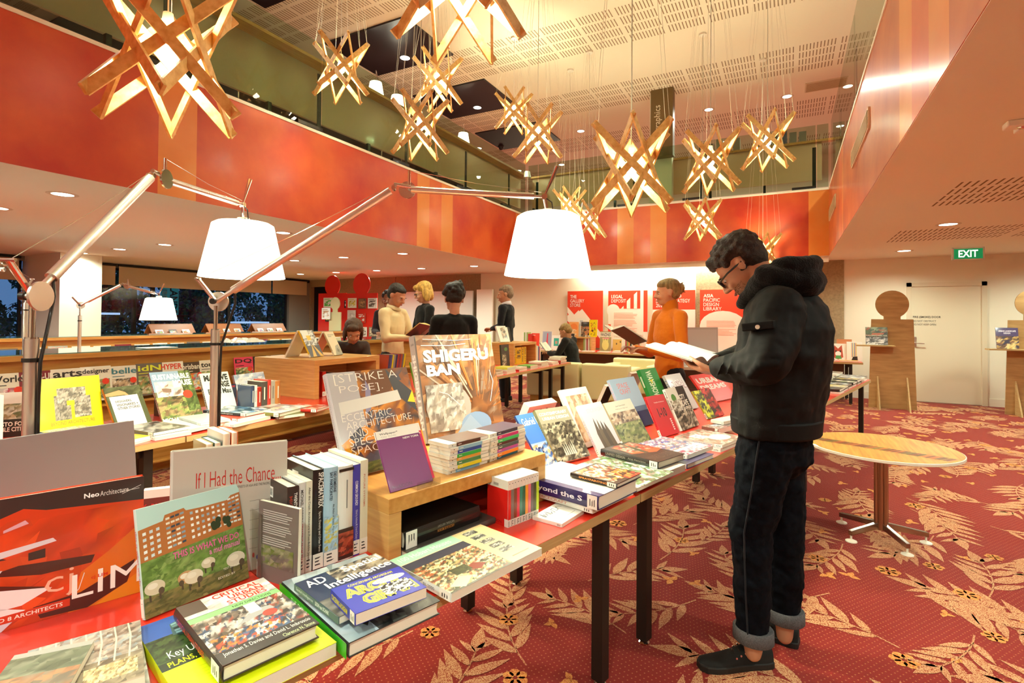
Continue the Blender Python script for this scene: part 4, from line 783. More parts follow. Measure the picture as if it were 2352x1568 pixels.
# ---- star-shaped slat pendants
BULB = mat('pendant_bulb', '#fff0cf', .4, emit=40)
def pendant_proto():
    t = thing('pendant_lamp', '', 'pendant lamp'); R_, H_ = .295, .56; n = 6
    top = [V((R_*math.cos(2*PI*i/n+.5), R_*math.sin(2*PI*i/n+.5), H_/2)) for i in range(n)]; bot = [V((R_*math.cos(2*PI*i/n+.5), R_*math.sin(2*PI*i/n+.5), -H_/2)) for i in range(n)]
    for i in range(n):
        for s in (2, -2):
            a, b = top[i], bot[(i+s) % n]; d = (b-a).normalized(); mid = (a+b)/2; rad = V((mid.x, mid.y, 0)).normalized(); rad = (rad-d*rad.dot(d)).normalized(); wv = d.cross(rad); off = rad*(.007 if s == 2 else -.007)
            m = MB(); a2 = a-d*.02; b2 = b+d*.02; w_, th = .0245, .0065; cs = [wv*w_+rad*th, -wv*w_+rad*th, -wv*w_-rad*th, wv*w_-rad*th]
            m.add([a2+c+off for c in cs]+[b2+c+off for c in cs], [(0, 1, 2, 3), (7, 6, 5, 4), (0, 4, 5, 1), (1, 5, 6, 2), (2, 6, 7, 3), (3, 7, 4, 0)]); m.obj('slat', BARW, t)
    m = MB(); m.lathe([(.0001, .17), (.02, .165), (.024, .13), (.022, .09), (.0001, .09)], n=16); m.obj('lamp_holder', WHITE, t, smooth=True)
    m = MB(); m.lathe([(.0001, .09), (.018, .088), (.036, .04), (.042, .0), (.036, -.03), (.018, -.05), (.0001, -.055)], n=20); m.obj('bulb', BULB, t, smooth=True)
    return t
PPROTO = pendant_proto(); first = True
PEND = [(385, 115, 335, 'largest slatted pendant at the top left, close to the camera'), (1055, -57, 310, 'big pendant cut off by the top edge of the picture'), (783, 158, 131, 'slatted pendant in front of the dark ceiling panel, left of the group'), (1005, 185, 118, 'upper one of the two overlapping pendants over the left fascia'),
        (965, 290, 136, 'lower one of the two overlapping pendants over the left fascia'), (1180, 255, 90, 'small pendant left of the middle, upper left one of a pair'), (1235, 308, 117, 'pendant left of the middle, lower right one of a pair'), (1450, 385, 204, 'second largest pendant, hanging in front of the brown Micrographics sign'),
        (1632, 370, 138, 'pendant right of the brown sign, middle of three'), (1763, 325, 120, 'rightmost high pendant near the right fascia'), (1308, 472, 80, 'small pendant just right of the central lamp head'), (1352, 505, 86, 'low small pendant right of the central lamp shade'), (1613, 505, 92, 'small pendant in front of the far red fascia, above the orange sweater'), (1752, 578, 84, 'small pendant mostly hidden behind the standing man')]
for px, py, wpx, lb in PEND:
    dep = F_PX*.65/wpx; P = pd(px, py, dep)
    t = PPROTO if first else copy_tree(PPROTO); first = False
    t['label'] = lb; t['group'] = 'slatted wooden pendant lamps'; t.location = P; t.rotation_euler.z = (px*7 % 72)/57.3*.0+(.3 if px == 1450 or px > 1600 else 0)
    m = MB(); 
    m.tube((0, 0, .165), (0, 0, ZU-P.z), .0035, n=6); m.obj('cord', WHITE, t)
    m = MB(); hz = ZU-P.z
    for i in range(6):
        a = 2*PI*i/6+.5; m.path([(.295*math.cos(a), .295*math.sin(a), .28), (.04*math.cos(a), .04*math.sin(a), hz)], .0012, 4)
    w_ = m.obj('suspension_wires', mat('wire_steel', '#d8ccb4', .4), t); 
    m = MB(); m.lathe([(.0001, hz-.03), (.06, hz-.03), (.06, hz)], n=20); m.obj('ceiling_rose', WHITE, t)
    light('POINT', 'pendant_glow', P+V((0, 0, 0)), P_PEND, (.90, 1, .68), .05)
# ================================================================ BOOKS
BK = []
GF = 'books lying on the main row of tables'; GL = 'books leaning on the main row of tables'
# ---- art pieces
def a_lim():
    return [('r', 0, 0, 1, 1, '#d2401a'), ('n', 0, 0, 1, .8, ['#d2401a', '#c83a18', '#da4e1e', '#d44418'], 6, 5, 3), ('p', [(.55, 0), (1, 0), (1, .62), (.78, .42), (.62, .3)], '#e0701c'), ('p', [(.7, 0), (1, 0), (1, .2)], '#e88a20'),
            ('p', [(0, .78), (.3, .9), (.42, .86), (1, .80), (1, 1), (0, 1)], '#3a2c2a'), ('p', [(.05, .68), (.22, .82), (.33, .82), (.35, .76), (.22, .74)], '#c8421e'), ('p', [(.2, .74), (.33, .78), (.31, .81), (.2, .76)], '#d8a8b8'),
            ('p', [(0, .58), (.46, .63), (.48, .6), (0, .52)], '#dcd6e0'), ('p', [(.02, .56), (.2, .55), (.22, .535), (.02, .54)], '#4a2a26'), ('p', [(.28, .47), (.7, .42), (.68, .36), (.4, .36), (.1, .44)], '#4c201a'), ('p', [(.33, .55), (.42, .56), (.42, .49), (.33, .49)], '#3a2220'),
            ('p', [(0, .49), (.2, .46), (.18, .43), (0, .44)], '#ded8e0'), ('p', [(0, .36), (.1, .38), (.42, .26), (.4, .22), (0, .28)], '#522218'), ('p', [(0, .36), (.46, .24), (.30, .16), (.16, .16), (.02, .0), (.1, -.0), (.26, .08), (.32, .12), (0, .26)], '#ece8ec'),
            ('p', [(.12, .1), (.28, .08), (.2, 0), (.08, 0)], '#d8d0e0'), ('p', [(.36, .12), (.62, .14), (.95, .3), (.9, .12), (.66, 0), (.4, .02)], '#4a1d16'), ('r', 0, .055, .56, .115, '#cf3a1c'), ('t', 'STUDIO 8 ARCHITECTS', .06, .07, .52, .1, '#f6ece4', .6),
            ('l', [(.64, .29), (.61, .17), (.58, .14)], .0016, '#f0e8e8'), ('t', 'cj', .42, .14, .58, .36, '#f0b8a0', -.3), ('t', 'LIM', .57, .1, .99, .29, '#fbf6f0', 0), ('t', 'cj LIM', .68, .215, .78, .25, '#d83a1c', 1),
            ('t', 'Neo', .63, .895, .72, .935, '#ffffff', 1.2), ('t', 'Architecture', .725, .892, .9, .935, '#e8e4e0', 0), ('l', [(.86, .88), (.98, .93)], .001, '#e8e4e0'), ('l', [(.85, .9), (.97, .905)], .001, '#e8e4e0')]
def a_mut():
    R = random.Random(4); a = [('r', 0, 0, 1, 1, '#bcdcd8'), ('n', 0, 0, 1, .6, ['#6a8a3c', '#7a9848', '#5c7a34', '#8aa058', '#6f8c40'], 16, 14, 5), ('n', 0, 0, 1, .18, ['#6c6a3c', '#8a7c4c', '#585a30', '#7c7440'], 14, 5, 6)]
    a += [('p', [(0, .5), (0, .8), (.22, .83), (.24, .88), (.42, .9), (.44, .87), (.6, .86), (.86, .86), (.9, .9), (1, .91), (1, .56), (.6, .54)], '#b8703a'), ('g', [(.02, .5), (.2, .53), (.2, .8), (.02, .78)], 3, 5, .5, .5, ['#dfe8ea', '#c8d8e0', '#eef2f2'], 1), ('g', [(.24, .54), (.42, .56), (.42, .88), (.24, .86)], 4, 7, .8, .45, ['#e8ece8', '#8aa0b0', '#e8e0d0', '#384858'], 2), ('g', [(.46, .56), (.84, .6), (.84, .85), (.46, .86)], 7, 5, .5, .45, ['#e8eef0', '#9ab0c0', '#f0f0ee'], 3), ('g', [(.86, .6), (.99, .6), (.99, .9), (.86, .88)], 3, 7, .8, .45, ['#e8ece8', '#8aa0b0', '#384858'], 4)]
    for cx, cy, s in ((.72, .66, .06), (.83, .64, .05)):
        a += [('e', cx+R.uniform(-.03, .03), cy+R.uniform(-.04, .04), s*.5, s*.6, '#2c3c20') for _ in range(7)]
    for cx, cy, s, c in ((.1, .25, .09, '#d8ccae'), (.38, .24, .08, '#c89a68'), (.45, .22, .09, '#e0d6bc'), (.6, .3, .07, '#d8ccb0'), (.88, .24, .1, '#dcd4c0')):
        a += [('r', cx-s*.6, cy-s*1.3, cx-s*.4, cy, '#4a4030'), ('r', cx+s*.35, cy-s*1.3, cx+s*.55, cy, '#4a4030'), ('e', cx, cy, s, s*.72, c), ('e', cx+.6*s*(-1 if cx > .3 and cx < .4 else 1), cy-s*.5, s*.3, s*.34, '#5a4a3a'), ('e', cx-.2*s, cy+s*.2, s*.5, s*.3, '#ece4d0')]
    return a+[('t', 'THIS IS WHAT WE DO', .28, .44, .94, .505, '#e06a9c', 1), ('t', 'a muf manual', .62, .37, .94, .43, '#e08ab0', 1), ('t', 'TEXT BY MUF', .74, .17, .9, .19, '#f0ecd8'), ('t', 'EDITED BY', .68, .1, .86, .12, '#f0ecd8')]
def photo(pal, nx=10, ny=12, seed=1): return ('n', 0, 0, 1, 1, pal, nx, ny, seed)
A = dict(
 chance=[('r', 0, 0, .015, 1, '#d8d4cc'), ('t', 'If I Had the Chance...', .2, .70, .94, .82, '#c02a20', -.2), ('t', 'ARTWORK FROM THE STREETS OF ASIA AND THE PACIFIC', .36, .665, .84, .685, '#3a3432')]+[('l', [(.66+.0*j, .55-.075*j), (.74, .553-.075*j), (.8, .548-.075*j), (.95, .56-.075*j)], .0007, '#55504a') for j in range(6)]+[('e', .7, .12, .01, .02, '#c83a2a'), ('e', .74, .1, .015, .02, '#3a50a0'), ('e', .79, .13, .01, .02, '#c83a2a')],
 key=[('r', 0, 0, 1, 1, '#e6f014'), ('r', 0, .42, .62, 1, '#26301c'), ('r', 0, .7, .62, 1, '#3f62b4'), ('n', .0, .5, .62, .78, ['#2c4020', '#3c5428', '#1c2a14', '#4a6030'], 12, 7, 2), ('p', [(.18, .76), (.2, .9), (.5, 1), (.58, .98), (.58, .7)], '#4a6868'), ('g', [(.2, .74), (.58, .68), (.56, .98), (.2, .9)], 7, 6, .75, .7, ['#2c3c40', '#6a8a8c', '#8ab0b4'], 3), ('t', 'Key Urban Housing', .08, .5, .62, .6, '#f4f4f0'), ('t', 'PLANS, SECTIONS', .05, .43, .5, .49, '#e6f014', .5), ('g', [(.15, .08), (.55, .08), (.55, .32), (.15, .32)], 9, 8, .86, .06, ['#b8c010'], 4), ('l', [(.1, .35), (.8, .3), (.95, .1)], .001, '#b8c010'), ('e', .93, .2, .015, .012, '#1a1a10')],
 crit=[('n', 0, 0, 1, .72, ['#5c4c3c', '#3a3028', '#8a7460', '#b8a898', '#6a5a4c', '#a84830', '#384860', '#d8ccc0'], 16, 12, 3), ('n', .05, .1, .8, .35, ['#c84a28', '#2c4870', '#e8e0d4', '#3a2c24', '#d88a30', '#486080'], 18, 6, 4), ('p', [(.35, .4), (.62, .55), (.78, .52), (.8, .46)], '#a8a4a0'), ('r', .55, .5, .68, .72, '#c8d0d0'), ('e', .72, .42, .08, .05, '#c8402c'), ('n', 0, .74, 1, 1, ['#e8e2da', '#d8d0c8', '#c0b8b0', '#eee8e0'], 9, 4, 5), ('r', 0, .66, 1, .735, '#90cc80'), ('r', 0, .8, .25, 1, '#5a4a40'), ('t', 'CRITICAL', .36, .91, .9, .985, '#d83a24', 1), ('t', 'URBAN', .5, .83, .9, .9, '#d83a24', 1), ('t', 'STUDIES', .45, .75, .9, .82, '#d83a24', 1), ('t', 'NEW DIRECTIONS', .46, .68, .9, .715, '#2c4020', .6), ('r', 0, 0, 1, .16, '#2c221a'), ('t', 'Jonathan S. Davies and David L. Imbroscio', .06, .08, .97, .14, '#ece4d8', .3), ('t', 'Clarence N. Stone', .62, .02, .97, .065, '#c8d0a0', .3)],
 future=[('n', 0, 0, 1, 1, ['#dce6ea', '#c8d8e0', '#a8b8bc', '#e4ecee'], 6, 6, 2), ('p', [(.1, .3), (.3, .62), (.34, .55), (.2, .2)], '#4a5048'), ('p', [(.2, .2), (.4, .3), (.42, .22), (.25, .08)], '#1c1f1a'), ('r', .05, .35, .4, .38, '#38b820'), ('n', .3, 0, 1, .5, ['#2c2c2a', '#4a4a46', '#1c1c1a', '#60605a'], 8, 5, 3)],
 spatial=[('r', 0, 0, 1, 1, '#5a6c7c'), ('r', 0, .35, 1, 1, '#27304e'), ('n', .35, .66, 1, 1, ['#6a5c50', '#3a3430', '#a89880', '#c8bca8', '#2a2624'], 8, 5, 1), ('t', 'Spatial', .5, .78, .98, .97, '#f4f0ec', 1), ('t', 'Intelligence', .2, .55, .98, .74, '#f4f0ec', 1), ('t', 'AD', .06, .78, .28, .95, '#f4f0ec', .6), ('n', 0, 0, 1, .42, ['#8a8478', '#6a655c', '#a8a294', '#4a4640'], 7, 4, 4)],
 archi=[('r', 0, 0, 1, 1, '#2c34a8'), ('t', 'CONCERNING ARCHIGRAM', .2, .86, .85, .94, '#e6dc2a', .8), ('t', 'ARCHI', .06, .5, .82, .82, '#e6dc2a', 3.4), ('t', 'GRAM', .2, .12, .95, .46, '#e6dc2a', 3.4), ('t', 'ARCHI', .08, .53, .8, .79, '#2c34a8', 1.6), ('t', 'GRAM', .22, .15, .93, .43, '#2c34a8', 1.6), ('t', 'ARCHI', .09, .54, .79, .78, '#e6dc2a', .2), ('t', 'GRAM', .23, .16, .92, .42, '#e6dc2a', .2), ('e', .72, .7, .24, .1, '#f4f2ec'), ('g', [(.54, .63), (.9, .66), (.9, .77), (.54, .74)], 14, 4, .6, .4, ['#3a3a3a'], 2), ('n', .5, .2, .92, .55, ['#f0eee8', '#1c1a1a', '#1c1a1a', '#f0eee8'], 12, 7, 7)],
 hobart=[('r', 0, 0, 1, 1, '#e8cc94'), ('r', 0, .8, .64, 1, '#a8d8b4'), ('t', '100 Hobart Houses', .04, .86, .56, .95, '#e4f4e4'), ('r', .0, .0, .64, .79, '#54503c'), ('r', 0, .62, .64, .79, '#3e3a48'), ('n', 0, .02, .64, .64, ['#8a3c24', '#e8dcb0', '#c8a870', '#4c5030', '#6a6048', '#f0e4bc', '#a85a34', '#383828', '#d8c088'], 20, 16, 9), ('p', [(.05, .1), (.2, .2), (.28, .12), (.14, 0)], '#e8dcb0'), ('p', [(.3, .25), (.42, .32), (.5, .22), (.4, .16)], '#8a3424'), ('n', .2, .22, .36, .36, ['#4c5030', '#3c4028'], 5, 4, 2)]+[('n', .72, .84-.15*i, .86, .94-.15*i, ['#3a3630', '#8a857a', '#c8c2b4', '#5a564e'], 5, 4, i) for i in range(5)]+[('r', .72, .1, .92, .115, '#8a7c5c')],
 talk=[('r', 0, 0, 1, 1, '#f4f0e8'), ('l', [(.1, .62), (.16, .9), (.13, .6), (.2, .8), (.24, .66), (.28, .8), (.34, .62), (.36, .9), (.38, .62), (.46, .74), (.5, .62), (.56, .84), (.66, .86), (.6, .66), (.7, .68), (.78, .85), (.9, .72)], .0028, '#181616'), ('r', .5, .2, .85, .22, '#9a9690')],
 sea=[('r', 0, 0, 1, 1, '#ece4d0')],
 spray=[('r', 0, 0, 1, 1, '#2a1a14'), ('n', .05, .1, .95, .95, ['#d85820', '#f0dcb0', '#2a1a14', '#e88a3c', '#f4ead0', '#7a2c18'], 9, 8, 2), ('e', .3, .7, .12, .12, '#f0dcb0'), ('e', .3, .7, .07, .07, '#d85820'), ('r', .5, 0, 1, .25, '#d83a28'), ('n', .5, .02, 1, .35, ['#d83a28', '#e88a3c', '#2a1a14'], 6, 3, 5), ('t', 'SPRAY', .6, .36, .95, .46, '#f0902c', 1)],
 leafy=[('n', 0, 0, 1, 1, ['#5c7c48', '#8aa878', '#c8d8c0', '#7a5c4c', '#4c6a3c', '#d8e0d4', '#9c7c74'], 18, 14, 3), ('n', 0, .7, .5, 1, ['#7a9cb4', '#a8c0d0', '#5c7c98'], 6, 4, 5), ('t', 'au', .25, .8, .42, .93, '#f4f4f0', 1), ('r', .04, .02, .4, .05, '#e8d8dc')],
 unified=[('r', 0, 0, 1, 1, '#1e1a18'), ('p', [(.12, .5), (.3, .95), (.95, .9), (1, .4), (.7, .34)], '#d8502c'), ('n', .2, .5, .95, .95, ['#e86a3c', '#d83c30', '#f0907c', '#3a4438', '#8a2418', '#f0b0a0'], 10, 6, 5), ('p', [(.4, .4), (.62, .95), (.68, .95), (.55, .4)], '#3c4430'), ('t', 'UNIFIED DESIGN', .1, .1, .96, .26, '#5a5048', -.3)],
 lines=[('n', 0, .3, 1, 1, ['#d8c8cc', '#6a5080', '#3c4c98', '#b07888', '#efe6e4', '#5c6a8c', '#9c8878'], 16, 12, 7), ('r', 0, .22, 1, .3, '#ece4dc'), ('n', 0, 0, 1, .22, ['#8a3458', '#ece4e0', '#a85070', '#e8d8dc'], 16, 3, 8)],
 kuma=[('n', 0, 0, 1, 1, ['#8a3428', '#5c3028', '#b07060', '#3c4a28', '#9c8c88', '#c8b8b4'], 12, 10, 3), ('e', .6, .35, .28, .2, '#e8d4d0'), ('n', .2, .5, .5, .8, ['#5c78b0', '#c8d0e4', '#e8e4e8'], 5, 4, 4), ('n', .5, .7, .8, .86, ['#ece0d8', '#8a3428'], 5, 2, 8)],
)
# ---- nearest table: big leaning books
book_ = book
lean((-95, 1480), (327, 1357), (-120, 1146), ZT, .022, '#cf3c1a', h=.29, front=a_lim(), hard=True, label='large orange leaning book with big white capitals and STUDIO 8 on its cover', group=None)
lean((-140, 1372), (249, 1250), (-150, 1122), ZT, .035, '#8a7f80', h=.36, w=.44, hard=True, lab=False, maxtilt=8, label='big grey hardback standing behind the large orange book')
lean((334, 1424), (572, 1326), (312, 1171), ZT, .016, '#bcdcd8', front=a_mut(), spine=[('v', 'this is what we do', .2, .3, .7, .8, '#c83a6a'), ('r', 0, .02, 1, .14, '#f4f0e6')], label='book titled THIS IS WHAT WE DO with sheep and brick flats on the cover')
lean((388, 1348), (657, 1294), (366, 1037), ZT, .02, '#bfb5aa', front=A['chance'], hard=True, lab=False, label='tall grey cloth book with the red handwritten title If I Had the Chance')
lean((325, 1262), (378, 1254), (323, 1127), ZT, .03, '#6a3a34', w=.12, front=[('r', 0, .86, 1, 1, '#efe9e0'), ('t', 'K, RUBURB,', .0, .66, .8, .76, '#c83a3a', 1)]+para(.05, .6, 10, .8, .03, '#a07068'), label='maroon book with the word RUBURB half hidden behind the sheep book')
# flat on the table, bottom left corner
flat((30, 1720), (351, 1600), (0, 1478), ZT+.022, .022, '#b8ada0', rot=0, nr_h=.27, front=[('n', .55, 0, 1, 1, ['#c8c8bc', '#b0aca0', '#d8d8cc', '#a8a294'], 5, 10, 3)], hard=True, label='pale book wrapped in plastic, lower of two woodland books in the bottom left corner')
flat((10, 1700), (335, 1588), (-70, 1488), ZT+.045, .022, '#8a7460', nr_h=.27, front=[('r', 0, 0, 1, 1, '#a5907a'), ('n', 0, .55, 1, 1, ['#8a7868', '#a89888', '#6e6050', '#b8a898', '#9aa0a0'], 14, 9, 5), ('n', 0, .2, 1, .55, ['#8a7a60', '#98886c', '#6a5c48'], 12, 6, 7)]+[('l', [(.1+.13*i, .5), (.12+.13*i, .8), (.1+.13*i, 1)], .003, '#d8c8b0') for i in range(7)]+[('n', .5, .28, .95, .48, ['#d8c090', '#b89c68', '#e8d4a8', '#8a7044'], 16, 6, 9), ('r', 0, 0, 1, .18, '#b0a08c'), ('t', 'Y', .42, .56, .46, .64, '#f4f0e8')], hard=True, label='woodland photo book with pale birch trunks, upper one in the bottom left corner')
flat((-70, 1640), (150, 1590), (-60, 1505), ZT+.062, .016, '#8c8478', nr_h=.16, front=[('n', 0, 0, 1, .5, ['#a88468', '#b0805c', '#8a7c68'], 6, 4, 1), ('n', 0, .5, 1, .9, ['#707860', '#888c74', '#606850'], 6, 4, 2), ('r', 0, .9, 1, 1, '#a8a69c')], label='small grey green book on top of the woodland book at the left edge')
# yellow and critical
flat((430, 1640), (773, 1474), (318, 1441), ZT+.028, .028, '#e6f014', front=A['key'], label='bright yellow paperback titled Key Urban Housing')
flat((512, 1530), (734, 1431), (427, 1388), ZT+.066, .030, '#3a2e26', front=A['crit'], spine=[('v', 'CRITICAL URBAN STUDIES', .3, .3, .7, .9, '#d83a24', 1)], hard=True, label='hardback titled CRITICAL URBAN STUDIES with a street crowd on the cover')
flat((802, 1476), (1011, 1379), (647, 1336), ZT+.034, .032, '#2a2a28', front=A['future'], spine=[('r', 0, 0, 1, 1, '#38b41e'), ('v', 'THE FUTURE', .3, .5, .7, .8, '#e8f4e0')], hard=True, label='large black hardback with a bright green spine at the bottom of a stack')
flat((779, 1417), (972, 1330), (690, 1335), ZT+.062, .016, '#56697a', front=A['spatial'], spine=[('r', 0, 0, 1, 1, '#4e6676'), ('v', 'LEON van SCHAIK', .25, .2, .8, .5, '#e8ecf0', 1), ('v', 'Spatial Intelligence', .25, .55, .75, .95, '#d8e4ec')], label='grey blue book titled Spatial Intelligence in the middle of the stack')
flat((817, 1410), (980, 1348), (754, 1355), ZT+.088, .024, '#2c34a8', front=A['archi'], spine=[('v', 'CONCERNING ARCHIGRAM', .25, .3, .75, .95, '#e6dc2a', 1)], label='small bright blue book with yellow outlined lettering on top of the stack')
flat((1037, 1363), (1245, 1258), (906, 1282), ZT+.03, .022, '#dfe4e0', front=A['hobart'], spine=[('v', '100 Hobart Houses 1901-2000', .3, .25, .7, .9, '#6a7a8c')], label='wide book titled 100 Hobart Houses jutting over the table edge')
# ---- row of standing books with their spines to us
bl, br = V((657, 1332)), V((843, 1266))
row = [(657, 682, 1119, '#3c2c28', 'TWENTY MINUTES IN MANHATTAN', [('r', 0, 0, 1, 1, '#2e2422'), ('v', 'TWENTY MINUTES IN MANHATTAN', .55, .3, .85, .93, '#f0ece4', 1), ('v', 'MICHAEL SORKIN', .12, .35, .42, .9, '#a83a28', .5)], 'dark brown book with the spine TWENTY MINUTES IN MANHATTAN', True),
       (683, 699, 1110, '#d8d4d0', '', [('v', 'MICHAEL SORKIN', .3, .58, .7, .92, '#3a3a3c', .5), ('v', 'STARTING FROM ZERO', .3, .12, .7, .55, '#c83a50', .5)], 'slim white book with the spine words STARTING FROM ZERO in red', False),
       (700, 715, 1106, '#e2ddc8', '', [('v', 'After the Crash: Architecture in Post-Bubble Japan', .3, .14, .7, .93, '#3a3632', .3)], 'slim cream book with the spine words After the Crash', False),
       (716, 740, 1080, '#191614', '', [('v', 'SPACEMATRIX', .45, .62, .95, .97, '#f2eee6', .8), ('v', 'Space, Density and Urban Form', .45, .18, .75, .58, '#d8d4cc', .3)], 'thick black spine reading SPACEMATRIX', True),
       (741, 773, 1075, '#a9cade', '', [('n', 0, .15, 1, .5, ['#a9cade', '#a9cade', '#d8cc60', '#a9cade'], 5, 12, 6), ('v', 'DID SOMEONE', .62, .74, .82, .95, '#1c3c50', 1), ('v', 'SAY PARTICIPATE?', .36, .66, .56, .95, '#1c3c50', 1), ('v', 'An Atlas of Spatial Practice', .55, .3, .72, .62, '#1c3c50', .6)], 'pale blue spine reading DID SOMEONE SAY PARTICIPATE', True),
       (774, 808, 1072, '#e9e5dc', '', [('r', 0, .945, 1, .975, '#221c1a'), ('r', 0, .02, 1, .34, '#3a2420'), ('n', 0, .06, 1, .3, ['#a8402c', '#8a3020', '#5c2c24', '#c05a40'], 4, 6, 4), ('r', .5, .55, .58, .85, '#8c8884')], 'thick white spine with a band of red bricks at its foot', True),
       (809, 825, 1068, '#4340a8', '', [('v', 'COMMON GROUND?', .3, .55, .7, .82, '#e8e4f4', .8), ('v', 'Edited by Anthony M. Orum & Zachary P. Neal', .3, .12, .7, .5, '#d0ccec', .2)], 'slim violet blue spine reading COMMON GROUND', False),
       (826, 843, 1058, '#e4dfc6', '', [('v', 'FUTURE SYSTEMS', .4, .5, .6, .85, '#c86a50', .2)], 'tall cream book at the right end of the standing row', False)]
for x0, x1, yt, c, _, sp, lb, hd in row:
    f = lambda x: (x, bl.y+(br.y-bl.y)*(x-bl.x)/(br.x-bl.x))
    fr = [('r', .55, .78, .8, .9, '#f0ece4'), ('g', [(.58, .8), (.78, .8), (.78, .88), (.58, .88)], 14, 1, .5, 1, ['#222222'], 1)]
    o = upright(f(x0), f(x1), yt, ZT, (.155 if yt > 1100 else .20), c, spine=sp, hard=hd, front=[], label=lb, group='books standing in a row on the nearest table')
    if x0 in (657, 716): # barcode label on the back cover, which faces us
        a = MB(); S = frame((0, 0, -.0004), (1, 0, 0), (0, 1, 0), (0, 0, 1)); h_ = max(v.co.z for v in o.children[0].data.vertices) if 0 else .24
        hh = max(v.co.y for v in o.children[0].data.vertices)
        a.add([(.09, hh*.8, 0), (.09, hh*.92, 0), (.13, hh*.92, 0), (.13, hh*.8, 0)], [(0, 1, 2, 3)], 0, S, lin('#f0ece4'))
        for k in range(12): a.add([(.094+k*.0027, hh*.82, -.0002), (.094+k*.0027, hh*.9, -.0002), (.0953+k*.0027, hh*.9, -.0002), (.0953+k*.0027, hh*.82, -.0002)], [(0, 1, 2, 3)], 0, S, lin('#222222'))
        a.obj('barcode_label', PRINTM, o)
# small grey book in front of the row, its back to us; acrylic bookend
lean((590, 1325), (650, 1345), (590, 1110), ZT, .012, '#6d605c', h=.205, w=.15, maxtilt=2, front=para(.12, .9, 16, .76, .028, '#b8b0ac')+[('n', .1, .2, .9, .45, ['#6a7038', '#8a8468', '#6d605c'], 6, 4, 3)], label='small grey brown book with small print, standing at the left end of the row')
P = at(600, 1322, Z=ZT); t = thing('bookend', 'clear acrylic bookend at the left end of the standing row', 'bookend', frame(P, TN, TD, (0, 0, 1))); ACR = glassmat('clear_acrylic', '#f2f2ee', 1.5)
m = MB(); m.box((-.02, -.01, 0), (.14, -.006, .17)); m.obj('upright_plate', ACR, t); m = MB(); m.box((-.02, -.01, 0), (.14, .08, .003)); m.obj('foot_plate', ACR, t)
# books seen from their fore-edges behind the row
for i, (x0, x1, y0, yt, c, d, lb) in enumerate(((640, 664, 1190, 1022, '#b9a878', .14, 'old tan book behind the standing row, leftmost'), (665, 684, 1180, 1018, '#4c6a64', .15, 'dark green board book behind the standing row'), (686, 702, 1170, 1004, '#e6e0d4', .17, 'white paperback seen from its fore-edge behind the standing row'), (703, 718, 1160, 1000, '#c86a40', .16, 'orange edged paperback behind the standing row'))):
    P = at(x0+20, y0+30, Z=ZT)
    P0 = at(724, 1142, Z=ZT)-TD*0+TN*(.26)+TD*(.03*i-.28); h_ = .215 if i < 2 else .245
    book(frame(P0+TN*d, -TN, (0, 0, 1), -TD), d, h_, .026, c, hard=True, lab=False, label=lb, group='fore-edge books behind the standing row')
# ---- on the low riser
ZR = RZ1
poseA = [('r', 0, 0, 1, 1, '#b8b2b4'), ('n', .32, .2, 1, 1, ['#6a3a18', '#8a4c1c', '#d8861c', '#3a3038', '#4a4a58', '#b06a1c'], 6, 8, 4), ('p', [(.36, .9), (.52, 1), (.8, 1), (.74, .8), (.55, .62)], '#6a3c14'), ('p', [(.34, .55), (.42, .9), (.46, .8), (.42, .6)], '#8c86a4'), ('p', [(.7, 1), (1, .72), (1, .5), (.76, .72)], '#3c3c40'), ('p', [(.0, .3), (.3, .45), (.5, .3), (.3, .05), (.1, .12)], '#dc8c1c'), ('p', [(.1, .36), (.24, .44), (.3, .36), (.18, .28)], '#3a3540'), ('n', .05, .0, 1, .3, ['#dc8c1c', '#6a3a18', '#3a3038', '#e8a428', '#4a4a58'], 7, 4, 8), ('n', .1, 0, .8, .1, ['#4a5a28', '#6a6a38', '#38401c'], 8, 3, 3), ('p', [(.06, .7), (.8, .76), (.82, .65), (.06, .58)], '#d9d4cb'), ('p', [(.9, .62), (1, .74), (1, .6)], '#f0d020')]
TW = '#efe6da'
for s, x0, y0, x1, y1 in (('[STRIKE A', .06, .87, .84, .98), ('POSE].', .1, .77, .62, .86), ('ECCENTRIC', .06, .51, .66, .58), ('ARCHITECTURE', .09, .43, .9, .5), ('AND', .09, .35, .32, .42), ('SPECTACULAR', .09, .27, .9, .34), ('SPACES', .09, .19, .56, .26)): poseA.append(('t', s, x0, y0, x1, y1, TW, -.7))
lean((800, 1098), (985, 1050), (750, 857), ZR, .028, '#c9c5c8', front=poseA, spine=[('v', '[STRIKE A POSE] ECCENTRIC ARCHITECTURE', .3, .1, .7, .95, '#9a96a0', -.5)], hard=True, lab=False, label='white spined book titled STRIKE A POSE leaning on the oak box')
R = random.Random(6); shi = [('r', 0, 0, 1, 1, '#8c5c38'), ('n', 0, 0, 1, 1, ['#8c5c38', '#7a4c2c', '#a06a40', '#9c8878', '#6a4a38', '#b08860'], 9, 11, 6)]
for i in range(46):
    a_ = R.uniform(.1, PI*.95); r0 = R.uniform(.1, .3); r1 = r0+R.uniform(.25, .8); cx, cy = .68, .22; dx, dy = math.cos(a_), math.sin(a_)
    q = [(cx+dx*r0, cy+dy*r0), (cx+dx*r1, cy+dy*r1), (cx+dx*r1+.02, cy+dy*r1+.02), (cx+dx*r0+.012, cy+dy*r0+.012)]; q = [(min(1, max(0, x)), min(1, max(0, y))) for x, y in q]
    if len(set(q)) == 4: shi.append(('p', q, R.choice(('#a8642c', '#6a3c1c', '#b87c48', '#c0aa98', '#5a3820', '#9a5a2a'))))
